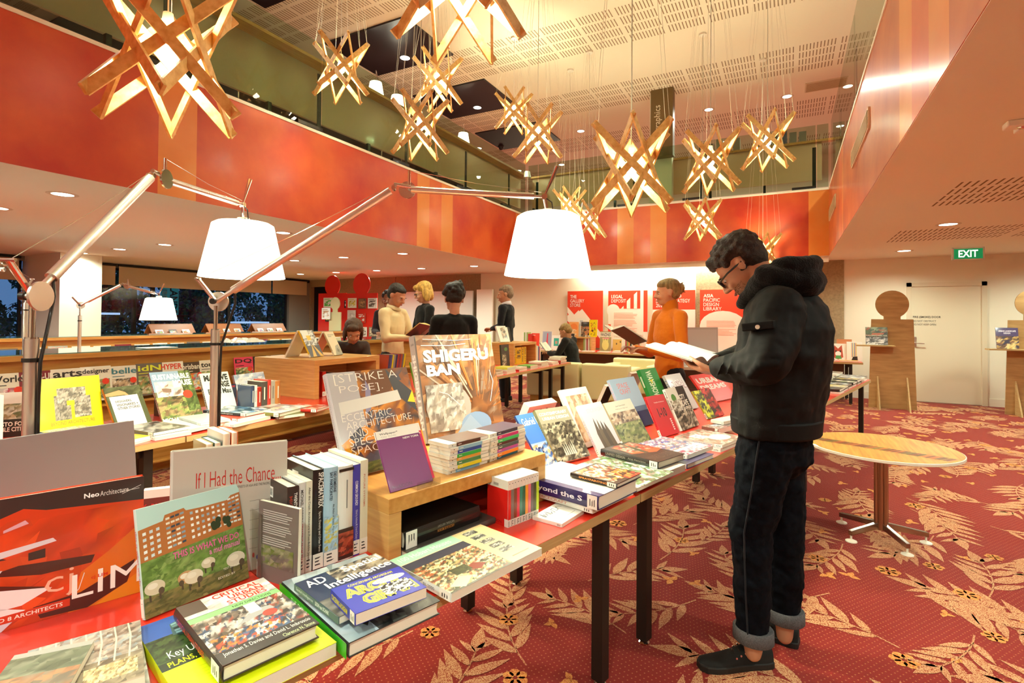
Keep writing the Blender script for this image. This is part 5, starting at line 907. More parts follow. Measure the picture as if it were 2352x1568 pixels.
shi += [('e', .3, .3, .28, .22, '#b0a8a0'), ('n', .04, .08, .5, .52, ['#c8c2bc', '#a89c90', '#8c8078', '#d8d4ce', '#b4a898'], 9, 8, 2), ('e', .62, .1, .2, .12, '#8aa4c8'), ('p', [(.3, 0), (.55, .2), (.75, 0)], '#9cb0cc'), ('t', 'SHIGERU', .06, .73, .92, .855, '#efebe6', 2.2), ('t', 'BAN', .08, .6, .5, .71, '#efebe6', 2.2), ('t', 'Philip Jodidio', .08, .925, .3, .945, '#3a302c')]
shi += [('l', [(.05, .9), (.4, .89), (.62, .905)], .003, '#f4f0ee'), ('l', [(.08, .96), (.5, .94), (.7, .95)], .002, '#f4f0ee'), ('l', [(.85, .3), (.93, .5), (.9, .62)], .003, '#e8f0f4'), ('l', [(.2, .45), (.3, .42), (.44, .3)], .003, '#f0ece8')]
lean((985, 1018), (1160, 985), (953, 770), ZR, .04, '#a8a09c', front=shi, spine=[('r', 0, 0, 1, 1, '#b0a8a4'), ('v', 'SHIGERU BAN', .2, .12, .8, .82, '#efebe6', 2), ('t', 'Jodidio', .2, .9, .8, .93, '#3a302c')], hard=True, lab=False, label='very large book with wood lattice cover and thick white capitals, wrapped in plastic')
for dx, c, c2, ttl, lb in ((12, '#d8204c', '#e8e4da', 'BARCELONA', 'crimson city guide standing just behind the purple one'), (0, '#7a2a6c', '#ece8de', 'NEW YORK', 'purple city guide with NEW YORK on the cover, on a clear stand')):
    lean((898+dx*1.4, 1131-dx*.9), (995+dx*.3-(0 if dx == 0 else 0), 1103-dx*.6), (861+dx*1.4, 993-dx*.6), ZR, .006, c, front=[('r', 0, .86, 1, 1, c2), ('t', 'Wallpaper*', .08, .92, .5, .965, '#2a2420', .6), ('t', 'City Guide', .1, .875, .45, .91, '#a8a49c'), ('t', ttl, .58, .8, .97, .835, '#f4ece8', .9), ('t', 'PHAIDON', .06, .03, .5, .09, '#5a1c50')], spine=[('r', 0, .86, 1, 1, c2)], label=lb)
def acrylic_stand(P, u, lab, w_=.09, h=.12):
    b = V((-u.y, u.x, 0)); t = thing('book_stand', lab, 'book stand', frame(P, u, b, (0, 0, 1)), 'clear acrylic book stands'); m = MB(); m.box((0, -.03, 0), (w_, -.027, .022)); m.box((0, -.03, 0), (w_, .07, .002)); m.obj('tray', ACR, t); m = MB(); m.add([(0, .03, .002), (w_, .03, .002), (w_, .085, h), (0, .085, h), (0, .033, .002), (w_, .033, .002), (w_, .088, h), (0, .088, h)], [(0, 1, 2, 3), (7, 6, 5, 4), (0, 4, 5, 1), (1, 5, 6, 2), (2, 6, 7, 3), (3, 7, 4, 0)]); m.obj('back_rest', ACR, t); return t
acrylic_stand(at(945, 1122, Z=ZR)+V((0, 0, .001)), TD.copy(), 'clear acrylic stand holding the purple city guide')
# stacks of city guides
cols = [['#7fb4d4', '#e4d810', '#2a7a20', '#f0a828', '#18a838', '#1c4ca8', '#8cbcd8', '#5a3428'], ['#0c6c8c', '#f08018', '#c848b8', '#34505a', '#4c1420', '#2cc868', '#d82878', '#3a3048']]
nm = [['pale blue', 'yellow', 'dark green', 'amber', 'bright green', 'royal blue', 'sky blue', 'brown'], ['teal', 'orange', 'magenta', 'slate', 'maroon', 'mint green', 'pink', 'dark plum']]
P0 = at(1032, 1091, Z=ZR); P1 = at(1123, 1063, Z=ZR); P2 = at(1127, 1062, Z=ZR); P3 = at(1206, 1034, Z=ZR)
for s, (a_, b_) in enumerate(((P0, P1), (P2, P3))):
    e = (b_-a_); L_ = e.length; e.normalize(); bk = V((-e.y, e.x, 0)); R = random.Random(s+1)
    for k in range(8):
        j = e*R.uniform(-.004, .004)+bk*R.uniform(-.003, .006); th = .0125
        # spine towards us, head to the left: local x -> bk (away), y -> -e ... so that its front cover is up
        M_ = frame(a_+e*L_+j+V((0, 0, k*th+.0004)), bk, -e, bk.cross(-e)) if False else frame(a_+j+V((0, 0, k*th+th)), bk, e, bk.cross(e))
        c = cols[s][k]; o = book(M_, .105, L_, th-.0006, '#e9e4d8', spine=[('r', 0, .18, 1, .78, c), ('r', .15, .8, .85, .97, '#f6f2e8'), ('r', .4, .22, .6, .3, '#f4ece0'), ('e', .5, .08, .12, .012, '#222222')], lab=False,
             front=[], label='%s banded city guide in the %s stack on the oak box' % (nm[s][k], ('left', 'right')[s]), group='stacked city guides')
        if k == 7:
            a = MB(); art_mesh(a, [('r', 0, .2, 1, 1, c)], .105, L_, frame((0, 0, 0), (1, 0, 0), (0, 1, 0), (0, 0, 1)) @ Matrix.Translation((0, 0, -.0008)), z0=0, dz=0); a2 = a.obj('cover_print', PRINT, o)
# boxed set of city guides standing at the table edge
A0 = at(1166, 1212, Z=ZT); B0 = at(1237, 1184, Z=ZT); e = (B0-A0); L_ = e.length; e.normalize(); bk = V((-e.y, e.x, 0)); cs = ['#d82018', '#7a7068', '#7a3c1c', '#d82848', '#1c8c74', '#0c5c38', '#f0a010', '#e06880', '#5c5450', '#4c4c1c', '#b8d818']
nn = ['red front', 'grey', 'brown', 'crimson', 'teal', 'dark green', 'amber', 'rose', 'charcoal', 'olive', 'lime green']
for i, c in enumerate(cs):
    th = L_/len(cs); lb = '%s edged city guide in the standing set at the table edge' % nn[i]
    o = book(frame(A0+e*th*i, bk, (0, 0, 1), e), .10, .155, th-.0006, '#e9e4d8', spine=[('r', 0, .16, 1, .8, c), ('e', .5, .93, .12, .012, '#222222')]+[('r', .2, .02+.03*k, .5+.3*((k*i) % 2), .035+.03*k, '#333333') for k in range(4)], lab=False, label=lb, group='set of standing city guides')
    if i == 0:
        a = MB(); S = frame((0, 0, 0), (-1, 0, 0), (0, 1, 0), (0, 0, -1)) @ Matrix.Translation((-.10, 0, 0)); art_mesh(a, [('r', 0, .0, 1, .8, '#d82018'), ('r', .84, 0, 1, .17, '#f4f0e6'), ('r', .3, .84, .55, .9, '#e8e4da'), ('g', [(.3, .84), (.55, .84), (.55, .9), (.3, .9)], 14, 1, .5, 1, ['#222222'], 1), ('t', 'PHAIDON', .1, .05, .7, .11, '#7a120c')], .10, .155, S); a.obj('cover_print', PRINT, o)
# black folios under the riser
def inriser(t0, n0, L_, W_, z, th, c, lb, lab=True, sp=()):
    return book(frame(TP(t0, n0, z+th), TN, TD, TN.cross(TD)), W_, L_, th, c, hard=True, spine=sp, label=lb, lab=lab)
rt = (V((-1.01, 1.175, 0))-TO).dot(TD)+1.254; rn = (V((-1.01, 1.175, 0))-TO).dot(TN)
inriser(rt+.05, rn-.02, .37, .27, ZT, .02, '#4c4640', 'dark grey folio lying lowest inside the oak box')
inriser(rt+.052, rn+.0, .31, .25, ZT+.021, .05, '#171412', 'thick black book with a bronze spine title lying inside the oak box', sp=[('v', 'HERZOG & DE MEURON', .5, .4, .68, .62, '#b87a3c', .5), ('v', 'NATURAL HISTORY', .25, .4, .4, .62, '#7a7a78', .3)])
# ---- flats beyond the riser
flat((1291, 1203), (1342, 1171), (1232, 1180), ZT+.012, .012, '#f0ece2', front=A['talk'], label='white paperback with a scribbled black signature lying flat')
flat((1361, 1168), (1455, 1125), (1225, 1100), ZT+.034, .018, '#e8e4da', spine=[('v', 'SPACECRAFT', .3, .3, .8, .7, '#c86a50')], rot=0, label='white book SPACECRAFT under the thick purple book')
flat((1376, 1140), (1464, 1100), (1236, 1076), ZT+.084, .048, '#2a1e5c', front=[('r', 0, 0, 1, 1, '#efe8d6'), ('r', 0, 0, .12, 1, '#2a1e5c')], spine=[('v', 'Beyond the S', .25, .18, .75, .85, '#f0ecf8', 1)], hard=True, label='thick purple book whose white spine lettering reads Beyond the')
flat((1418, 1111), (1473, 1086), (1315, 1083), ZT+.104, .016, '#2a1a14', front=A['spray'], spine=[('v', 'SPRAYPAINTING', .3, .2, .75, .8, '#f08a2c', 1)], hard=True, label='small black and orange book on top of the purple book')
flat((1462, 1122), (1548, 1083), (1340, 1062), ZT+.03, .014, '#a8b8a0', front=A['leafy'], label='leafy green paperback partly under the black book')
flat((1515, 1090), (1574, 1066), (1392, 1046), ZT+.03, .03, '#e4ddd0', label='white book at the bottom below the Unified Design book')
flat((1513, 1061), (1573, 1041), (1385, 1029), ZT+.062, .03, '#1e1a18', front=A['unified'], spine=[('v', 'UNIFIED DESIGN', .3, .55, .7, .9, '#8a847c', .5), ('v', 'Arup Associates', .3, .2, .7, .5, '#8a847c', .3)], hard=True, label='black hardback titled Unified Design with an orange sunset')
flat((1579, 1066), (1640, 1042), (1478, 1035), ZT+.022, .022, '#3a2c5c', hard=True, label='dark blue hardback under the purple patterned book')
flat((1579, 1045), (1638, 1023), (1480, 1014), ZT+.044, .02, '#d8ccc8', front=A['lines'], label='book with a purple and blue tree pattern')
flat((1655, 1030), (1700, 1012), (1548, 1012), ZT+.02, .02, '#e8e0d8', front=A['lines'], label='white book below the one by the man with a red cover')
flat((1660, 1022), (1712, 1002), (1543, 1004), ZT+.038, .016, '#c8b8b0', front=A['kuma'], spine=[('v', 'Kengo Kuma', .25, .2, .7, .6, '#7a8cb0', .6)], label='white spined book with a brown cover lying near the standing man')
flat((1650, 985), (1700, 972), (1572, 988), ZT+.05, .03, '#7c4c40', front=A['kuma'], label='brown patterned book behind the white spined one, near the man')
flat((1662, 968), (1710, 958), (1632, 963), ZT+.075, .02, '#ece6da', label='small white book on the far side by the standing man')
# ---- rank of leaning books
def LN(BL, BR, TL, th, c, lb, art, **k): return lean(BL, BR, TL, ZT, th, c, front=art, label=lb, group=GL, **k)
LN((1250, 1077), (1278, 1068), (1153, 971), .012, '#3c64a8', 'blue book with white title and blue chairs, leftmost of the leaning rank', [('r', 0, .45, 1, 1, '#3c6ab0'), ('r', 0, .25, 1, .45, '#8aa0c8'), ('n', 0, 0, 1, .42, ['#28427c', '#5c84c0', '#c8a068', '#1c2c58', '#8ab0d8', '#e8dcc8'], 9, 6, 2), ('t', 'Gabriel Poole', .1, .78, .95, .92, '#f0f0ee')], w=.2)
LN((1284, 1064), (1357, 1046), (1228, 942), .022, '#8c8664', 'olive book titled CONTEMPORARY URBAN DESIGN', [('r', 0, .72, 1, 1, '#8f8a78'), ('n', 0, 0, 1, .72, ['#3c362c', '#6a6252', '#8c8470', '#28241e', '#b0a890', '#4c463a'], 10, 10, 3)]+[('p', [(.3+.06*i, .1), (.32+.06*i, .3+.04*(i % 3)), (.345+.06*i, .1)], '#d8d2c0') for i in range(6)]+[('t', 'CONTEMPORARY', .06, .87, .92, .93, '#f0ece0', .9), ('t', 'URBAN DESIGN', .1, .78, .92, .84, '#f0ece0', .9), ('t', 'dddb', .75, .04, .9, .07, '#f0ece0', .8)], spine=[('r', 0, 0, 1, 1, '#a8a060'), ('v', 'CONTEMPORARY', .3, .2, .7, .9, '#5c5420')])
LN((1340, 1030), (1400, 1012), (1284, 896), .018, '#d8cfc4', 'cream framed book with a sandstone relief picture', [('n', .12, .08, .92, .88, ['#b08868', '#c8a488', '#9c7454', '#d8b8a0'], 8, 8, 3), ('e', .45, .4, .25, .2, '#c09878'), ('e', .45, .4, .15, .12, '#a87c5c')])
LN((1380, 1048), (1432, 1030), (1326, 932), .016, '#d4cdd4', 'pale book titled STICKWORK with woven twig towers', [('r', 0, 0, 1, 1, '#cfc8d2')]+[('p', [(.3+.14*i, .05), (.26+.13*i, .4), (.36+.12*i, .72-.04*i), (.42+.13*i, .4), (.46+.14*i, .05)], ('#4c3c2c', '#5c4a34', '#3c3024', '#544230')[i % 4]) for i in range(4)]+[('r', .1, 0, 1, .12, '#3c3428'), ('t', 'STICKWORK', .25, .82, .95, .9, '#b8aebc', -.3)], spine=[('v', 'STICKWORK', .2, .1, .8, .7, '#a8a0ac')])
LN((1437, 1030), (1497, 1011), (1385, 926), .014, '#8c8068', 'leaning book with green park and a brick city skyline', [('r', 0, .7, 1, 1, '#c8c0b0'), ('n', 0, .45, 1, .75, ['#7c5c48', '#a88c74', '#c8b49c', '#5c4438'], 9, 4, 2), ('n', 0, 0, 1, .5, ['#5c6430', '#788040', '#3c4424', '#8c8c5c'], 9, 7, 3), ('t', 'Joel Sternfeld', .35, .86, .7, .9, '#4c4438', .2), ('t', 'Walking the High Line', .3, .8, .75, .83, '#4c4438')])
LN((1446, 988), (1502, 972), (1398, 872), .02, '#9cb4cc', 'pale blue book titled SPACE CRAFT in red', [('r', 0, 0, 1, .32, '#26305c'), ('r', 0, .3, 1, .4, '#5c7090'), ('r', 0, .4, 1, 1, '#9cb4cc'), ('t', 'SPACE', .2, .8, .62, .9, '#d86a64', 0), ('t', 'CRAFT', .22, .68, .64, .78, '#d86a64', 0)], spine=[('v', 'SPACECRAFT', .25, .4, .75, .95, '#d8908c')])
LN((1510, 950), (1545, 940), (1469, 849), .03, '#178c3c', 'bright green book titled WAYSHOWING', [('v', 'WAYSHOWING', .25, .12, .6, .95, '#d8ecd0', 1.4), ('t', 'Y', .3, .66, .55, .75, '#f0e020', 2)], spine=[('r', .3, .6, .7, .85, '#c8e4c8')])
LN((1521, 1004), (1561, 993), (1483, 911), .016, '#c4242c', 'red book titled PAMPHLET ARCHITECTURE 1-10', [('t', '1-10', .3, .45, .75, .68, '#1a1414', 1), ('t', 'Pamphlet Architecture', .3, .8, .85, .84, '#f0e0dc')]+[('r', .78, .1+.05*i, .86, .13+.05*i, '#f0e0dc') for i in range(6)], spine=[('v', 'PAMPHLET ARCHITECTURE 1-10', .3, .15, .7, .92, '#1a1414', .6)])
LN((1570, 945), (1605, 935), (1525, 862), .022, '#c8c4c4', 'silver white book titled GLOBAL', [('r', 0, 0, 1, 1, '#ccc8cc'), ('t', 'GLOBAL', .1, .58, .95, .82, '#8c4c60', 1), ('t', 'GLOBAL', .12, .6, .97, .84, '#e8e6ea', .6)], spine=[('v', 'TIME', .2, .5, .8, .9, '#4c6aa0')])
LN((1568, 989), (1607, 975), (1527, 893), .02, '#38342c', 'black and white book titled CITY SCAPE with a green leaf', [('n', 0, 0, 1, .6, ['#3c342a', '#8c8070', '#5c5040', '#c8bca8', '#28221c'], 12, 9, 3), ('r', 0, .6, .6, 1, '#e4e0d4'), ('r', .55, .5, 1, 1, '#181614'), ('e', .25, .75, .12, .1, '#4c8a3c'), ('n', .0, .5, .6, .7, ['#e4e0d4', '#6c6050', '#a89c88'], 8, 4, 2), ('t', 'CITY', .55, .68, .85, .8, '#f0ece0', 1.2), ('t', 'SCAPE', .45, .52, .92, .66, '#f0ece0', 1.2), ('t', 'ARNE QUINZE', .2, .42, .95, .5, '#f0ece0', 1.2)], spine=[('r', 0, 0, 1, 1, '#e8e4dc'), ('v', 'ARNE QUINZE', .2, .5, .8, .95, '#1a1614', 1)])
LN((1627, 962), (1645, 958), (1590, 898), .012, '#a8a82c', 'lime yellow book between CITY SCAPE and URBAN DREAMS', [('n', 0, 0, 1, 1, ['#c8cc28', '#5c6428', '#e0e440', '#3c3c24'], 4, 8, 3)])
LN((1643, 957), (1664, 952), (1607, 893), .012, '#7c2c24', 'dark red glossy book with a face, beside the red URBAN DREAMS', [('n', 0, 0, 1, 1, ['#b82c24', '#3a2420', '#d8443c', '#5c2c28'], 4, 8, 6)])
LN((1630, 925), (1690, 912), (1583, 863), .018, '#d83a34', 'red book titled URBAN DREAMS next to the man', [('r', 0, 0, 1, 1, '#dc3c38'), ('t', 'URBAN', .08, .66, .95, .86, '#d8ccc4', 2), ('t', 'DREAMS', .06, .42, .98, .6, '#d8ccc4', 2)])
LN((1665, 905), (1715, 893), (1601, 850), .012, '#d84430', 'red book with a blue corner behind URBAN DREAMS', [('r', .7, .6, 1, 1, '#5c6ca8')])
# books on the left side of the same table, leaning the other way
def back_lean(BL, BR, TLy, th, c, lb, h, art=()):
    P0, P1 = at(*BL, Z=ZT), at(*BR, Z=ZT); u = (P0-P1).normalized(); w_ = (P1-P0).length; b = V((-u.y, u.x, 0)); v = (V((0, 0, 1))*.86+b*.5).normalized(); n = u.cross(v)
    return book(frame(P1-n*th+V((0, 0, 0)), u, v, n), w_, h, th, c, label=lb, group='books leaning away on the far side of the main table')
for p0, p1, th, c, lb, h in (((1165, 985), (1275, 950), .05, '#e0503c', 'thick white and red book seen from behind, leftmost', .25), ((1368, 925), (1408, 915), .02, '#241a18', 'dark book seen from behind between the leaning covers', .24), ((1422, 890), (1482, 876), .03, '#e6e0d4', 'white book with a dark green edge seen from behind', .24), ((1520, 880), (1575, 868), .03, '#1c1816', 'black glossy book seen from behind', .24)):
    pass
P0, P1 = at(1168, 985, Z=ZT+.02), at(1262, 965, Z=ZT+.02); u = (P1-P0).normalized(); b = V((-u.y, u.x, 0)); v = (V((0, 0, 1))*.80+b*(-.0)+u*.35).normalized()
def rback(px, py, w_, h_, t_, c, lb, art, tilt=.45, pc=None):
    P = at(px, py, Z=ZT); b = TN; v = (V((0, 0, 1))*math.cos(tilt)-b*math.sin(tilt)).normalized(); u = TD; n = u.cross(v)  # leans towards us: head nearer
    n = -n; o = P+V((0, 0, .0)); 
    # back cover faces us, so the x axis runs away from us along -TD
    return book(frame(o+TD*w_, -TD, v, (-TD).cross(v)), w_, h_, t_, c, front=[], label=lb, lab=False, group='books leaning away on the far side of the main table')
ob = rback(1190, 1000, .27, .20, .05, '#e8dcd4', 'white book with red and brown bars leaning away at the far side of the table', ())
a = MB(); art_mesh(a, [('p', [(.0, 0), (.18, 0), (.3, .85), (.2, .85)], '#8a3c20'), ('p', [(.25, 0), (.38, 0), (.5, .85), (.42, .85)], '#8a3c20'), ('p', [(.5, 0), (.6, 0), (.72, .85), (.64, .85)], '#7a2c18'), ('p', [(.72, .0), (1, 0), (1, .5)], '#d83a24')], .27, .20, frame((.27, 0, -.0005), (-1, 0, 0), (0, 1, 0), (0, 0, -1))); a.obj('back_print', PRINT, ob)
rback(1372, 938, .12, .2, .03, '#241a18', 'dark book leaning away behind the cream framed book', ())
rback(1430, 905, .24, .22, .03, '#dcd8cc', 'white and green edged book leaning away behind WAYSHOWING', ())
rback(1530, 880, .22, .23, .04, '#1c1816', 'black glossy book leaning away behind GLOBAL', ())
# left edge of the nearest table, behind STRIKE A POSE
for i, (c, h_, th, lb) in enumerate((('#8a7c70', .24, .02, 'brown grey book'), ('#efe9dc', .22, .012, 'white slim book'), ('#7c6a58', .23, .03, 'tan cloth book'), ('#b0b0ac', .27, .012, 'silver book'), ('#14100f', .26, .035, 'tall black book'), ('#5c564c', .25, .02, 'dark grey book'))):
    book(frame(TP(rt+.50+i*.036, .86, ZT), -TN, (0, 0, 1), -TD) @ Matrix.Translation((0, 0, -.03)), .16, h_, th, c, hard=True, lab=False, label=lb+' standing on the left edge of the nearest table behind STRIKE A POSE', group='books on the left edge of the nearest table')
# ---- clear boxes on the far riser of the main row
for px, py, w_, h_, lb in ((1548, 843, .42, .24, 'big white backed book on a clear stand on the far oak box'), ):
    lean((1545, 850), (1650, 842), (1552, 752), ZT+.17, .02, '#d8d0cc', maxtilt=18, front=[('r', 0, 0, 1, 1, '#b8aca8'), ('r', .03, .05, .97, .95, '#c8bebc')], label=lb, lab=False, hard=True)
flat((1560, 842), (1650, 846), (1540, 826), ZT+.20, .03, '#e4ddd2', label='white book lying on the far oak box behind the open book')
# ---- right end of the main row
R = random.Random(31); cc = ['#ece6da', '#e0d8cc', '#4a4440', '#c8bca8', '#e8e2d8', '#8c8478', '#d8d0c0', '#b0a08c', '#2c2826', '#d8b8a8']
nm_ = ['white', 'cream', 'charcoal', 'beige', 'pale', 'grey', 'sand', 'taupe', 'black', 'pinkish']
for i in range(7):
    for j in range(3):
        for k in range(3 if j else 2):
            tt = 5.86+i*.25; n0 = .02+j*.25; c = R.choice(cc); th = R.uniform(.014, .026)
            if j == 0 and k > 1: continue
            z = ZT+sum(zz for zz in [.027]*k)
            book(frame(TP(tt+R.uniform(-.01, .01), n0+R.uniform(-.012, .012), z), TD, TN, (0, 0, 1)), .215, .235, th, c, hard=R.random() < .5, simple=True, front=[('n', .05, .05, .95, .95, [c, R.choice(cc), R.choice(('#c86a50', '#5c7c98', '#d8c060', '#88a070')), c], 5, 5, R.randrange(99))] if R.random() < .7 else [('r', .1, .8, .8, .86, '#8c5c4c')], label='%s book, %s in the %s pile of the %s rank, main row end' % (nm_[cc.index(c)], ('lowest', 'middle', 'topmost')[k], ('first', 'second', 'third', 'fourth', 'fifth', 'sixth', 'seventh')[i], ('edge', 'centre', 'back')[j]), group='books stacked on the far end of the main row')
# ---- left table row
def FL(NL, NR, FL_, z, th, c, lb, art=(), **k): return flat(NL, NR, FL_, ZT+z, th, c, front=art, label=lb, group='books lying on the left row of tables', **k)
def LL(BL, BR, TL, th, c, lb, art, **k): return lean(BL, BR, TL, ZT, th, c, front=art, label=lb, group='books leaning on the left row of tables', **k)
LL((-60, 1010), (62, 1000), (-70, 905), .02, '#5c5040', 'book titled MANIFESTO FOR SUSTAINABLE CITIES at the left edge', [('n', 0, .4, 1, 1, ['#8a7c58', '#b0a080', '#5c6438', '#c8c0b0', '#6c5c40'], 9, 7, 3), ('r', 0, .75, 1, 1, '#cfc4bc'), ('r', 0, 0, 1, .4, '#1c1a18'), ('t', 'MANIFESTO FOR', .1, .24, .98, .34, '#f0ece4', 1.2), ('t', 'SUSTAINABLE CITIES', .02, .12, .98, .22, '#f0ece4', 1.2)])
LL((92, 1012), (240, 988), (80, 872), .012, '#f4dc00', 'bright yellow book titled BEYOND ARCHITECTURE', [('r', 0, 0, 1, 1, '#f6de02'), ('n', .25, .28, .5, .7, ['#8c8070', '#b8ac9c', '#5c5448', '#a89c8c'], 8, 9, 3), ('n', .3, .55, .75, .82, ['#8c8070', '#b8ac9c', '#5c5448', '#d0c8bc'], 10, 5, 4), ('n', .55, .3, .82, .66, ['#7c7264', '#a89c8c', '#5c5448', '#c8c0b4'], 7, 8, 5), ('r', .44, .52, .56, .6, '#f6de02'), ('t', 'BEYOND ARCHITECTURE', .18, .2, .86, .26, '#8c6c18', .3)]+para(.2, .16, 6, .4, .02, '#d0b010'))
LL((270, 990), (352, 975), (236, 892), .016, '#4c5030', 'book titled DESIGNERS, VISIONARIES AND OTHER STORIES with a hand', [('n', 0, .7, 1, 1, ['#4c5030', '#5c6040', '#3c4024'], 7, 3, 3), ('r', .08, 0, .86, .78, '#efe6e2'), ('p', [(0, .86), (.4, .92), (.55, .86), (.62, .78), (.5, .8), (.3, .8), (0, .8)], '#d89868'), ('t', 'DESIGNERS,', .2, .62, .65, .68, '#2c2826', 1), ('t', 'VISIONARIES +', .2, .54, .8, .6, '#2c2826', 1), ('t', 'OTHER STORIES', .2, .46, .82, .52, '#2c2826', 1)], spine=[('r', 0, 0, 1, 1, '#a83c24')])
LL((375, 975), (470, 962), (336, 857), .02, '#6c6448', 'book titled SUSTAINABLE HOUSE with a round orange sticker', [('r', 0, .6, 1, 1, '#90a8c0'), ('n', .05, .4, .9, .8, ['#d8ccc0', '#b8c8d8', '#8c6c5c', '#e8e0d8'], 6, 5, 3), ('n', 0, 0, 1, .5, ['#6c5438', '#4c5c2c', '#8c9450', '#3c3420', '#a88c64'], 9, 8, 4), ('n', .7, .2, 1, 1, ['#4c5c2c', '#6c7c40', '#38441c'], 4, 10, 2), ('t', 'SUSTAINABLE', .04, .84, .96, .95, '#f4f0e8', 2), ('t', 'HOUSE', .5, .7, .96, .82, '#f4f0e8', 2), ('e', .78, .52, .12, .08, '#e83c24'), ('t', 'MICHAEL MOBBS', .02, .03, .96, .1, '#f4f0e8', 1.4)], spine=[('r', 0, 0, 1, 1, '#8a4c40'), ('v', 'SUSTAINABLE HOUSE', .2, .2, .8, .95, '#e8e4dc', 1)])
LL((482, 955), (547, 945), (458, 858), .02, '#e8e4d8', 'white book titled MASSIVE CHANGE in heavy black letters', [('r', 0, 0, 1, 1, '#ece8dc'), ('t', 'MASSIVE', .1, .8, .94, .95, '#1a1816', 2.4), ('t', 'CHANGE', .24, .63, .94, .78, '#1a1816', 2.4), ('t', 'Bruce Mau', .14, .48, .95, .61, '#1a1816', 1.6)], spine=[('r', 0, 0, 1, 1, '#d8d4c4'), ('v', 'MASSIVE CHANGE', .2, .2, .8, .95, '#1a1816', 1.6)])
LL((553, 930), (621, 917), (536, 861), .018, '#b8cce0', 'sky blue book titled CREATING DESIRED FUTURES', [('n', 0, 0, 1, 1, ['#a8c4e4', '#c8dcf0', '#b8d0ea', '#e4ecf4'], 6, 7, 3), ('t', 'CREATING', .12, .82, .55, .89, '#f8f8f8', 1), ('t', 'DESIRED', .14, .74, .5, .8, '#f8f8f8', 1), ('t', 'FUTURES', .14, .66, .52, .72, '#f8f8f8', 1), ('e', .6, .32, .3, .22, '#e4dcd0'), ('e', .52, .33, .24, .18, '#6c68a8'), ('r', .5, .1, .56, .55, '#e4dcd0')], spine=[('r', 0, 0, 1, 1, '#8c6c68')])
# flats on the left row
FL((-10, 1105), (110, 1060), (-60, 1040), .04, .04, '#4c4434', 'dark mottled thick book at the far left edge of the left table', [('n', 0, 0, 1, 1, ['#6c5c40', '#3c3828', '#a89c80', '#c8bca0'], 9, 7, 3)])
FL((92, 1062), (180, 1030), (60, 1025), .045, .045, '#c8b830', 'thick yellow spotted paperback behind the lamp pole', [('r', 0, .4, 1, 1, '#d8c020'), ('n', 0, 0, 1, .5, ['#a8946c', '#c8b890', '#8c7c58'], 8, 4, 3), ('t', 'ECOPOLIS', .1, .5, .9, .8, '#ece8dc', 1)])
FL((196, 1032), (345, 1000), (150, 1010), .026, .022, '#f0c020', 'book with a yellow edge under METROPOLIS', [])
FL((185, 1012), (290, 994), (131, 984), .058, .032, '#2c4c8c', 'blue edged book titled METROPOLIS lying on the left table', [('n', 0, 0, 1, 1, ['#8c8c70', '#d8cc40', '#5c7c8c', '#a8a49c', '#a83c3c'], 9, 7, 3), ('t', 'METROPOLIS', .1, .8, .9, .95, '#f0ece4', 1)], hard=True)
FL((300, 1018), (370, 1000), (290, 1000), .012, .012, '#e8e2dc', 'white paperback under the yellow edged book', [])
FL((352, 994), (438, 978), (309, 975), .042, .018, '#5c5650', 'grey photo book lying right of METROPOLIS', [('n', 0, 0, 1, 1, ['#5c5650', '#8c857c', '#3c3834', '#a8a298'], 7, 6, 3)])
FL((356, 1004), (440, 990), (313, 988), .022, .02, '#e0dad4', 'white book below the grey photo book', [])
FL((440, 985), (532, 965), (405, 962), .03, .02, '#e4ded8', 'white book with rust spine near the second lamp pole', [])
FL((460, 972), (530, 962), (412, 956), .045, .013, '#a8aeac', 'silver grey book on top, near the second lamp pole', [('r', 0, 0, 1, 1, '#c8d0d0')])
FL((540, 974), (622, 955), (505, 960), .022, .02, '#e4dcd4', 'white book at the bottom of the stack right of the second lamp pole', [])
FL((545, 962), (622, 946), (508, 948), .04, .018, '#b8402c', 'book with a red spine, middle of the stack right of the second lamp pole', [])
FL((565, 950), (622, 938), (508, 934), .06, .018, '#283438', 'book titled Design Ecologies on top of the stack', [('n', 0, 0, 1, 1, ['#4c7ca8', '#a8c0cc', '#e0e4e0', '#2c4c5c'], 7, 6, 3)], spine=[('v', 'Design Ecologies', .2, .3, .7, .9, '#d8e0dc', .5)])
FL((640, 956), (700, 948), (620, 944), .02, .02, '#5c5c28', 'olive book at the bottom left of the tall oak box', [])
FL((642, 949), (712, 932), (600, 925), .045, .025, '#6c6828', 'olive spined hardback with a pale floral cover', [('n', 0, 0, 1, 1, ['#d8ccc0', '#8c7ca0', '#c8b8a0', '#e8e0d8', '#6c5c40'], 8, 6, 3)], hard=True)
FL((728, 940), (760, 930), (690, 926), .04, .02, '#b82c20', 'red hardback beside STRIKE A POSE on the left table', [('n', 0, 0, 1, 1, ['#c83c2c', '#e0b0a0', '#a82c1c'], 5, 5, 3)], hard=True)
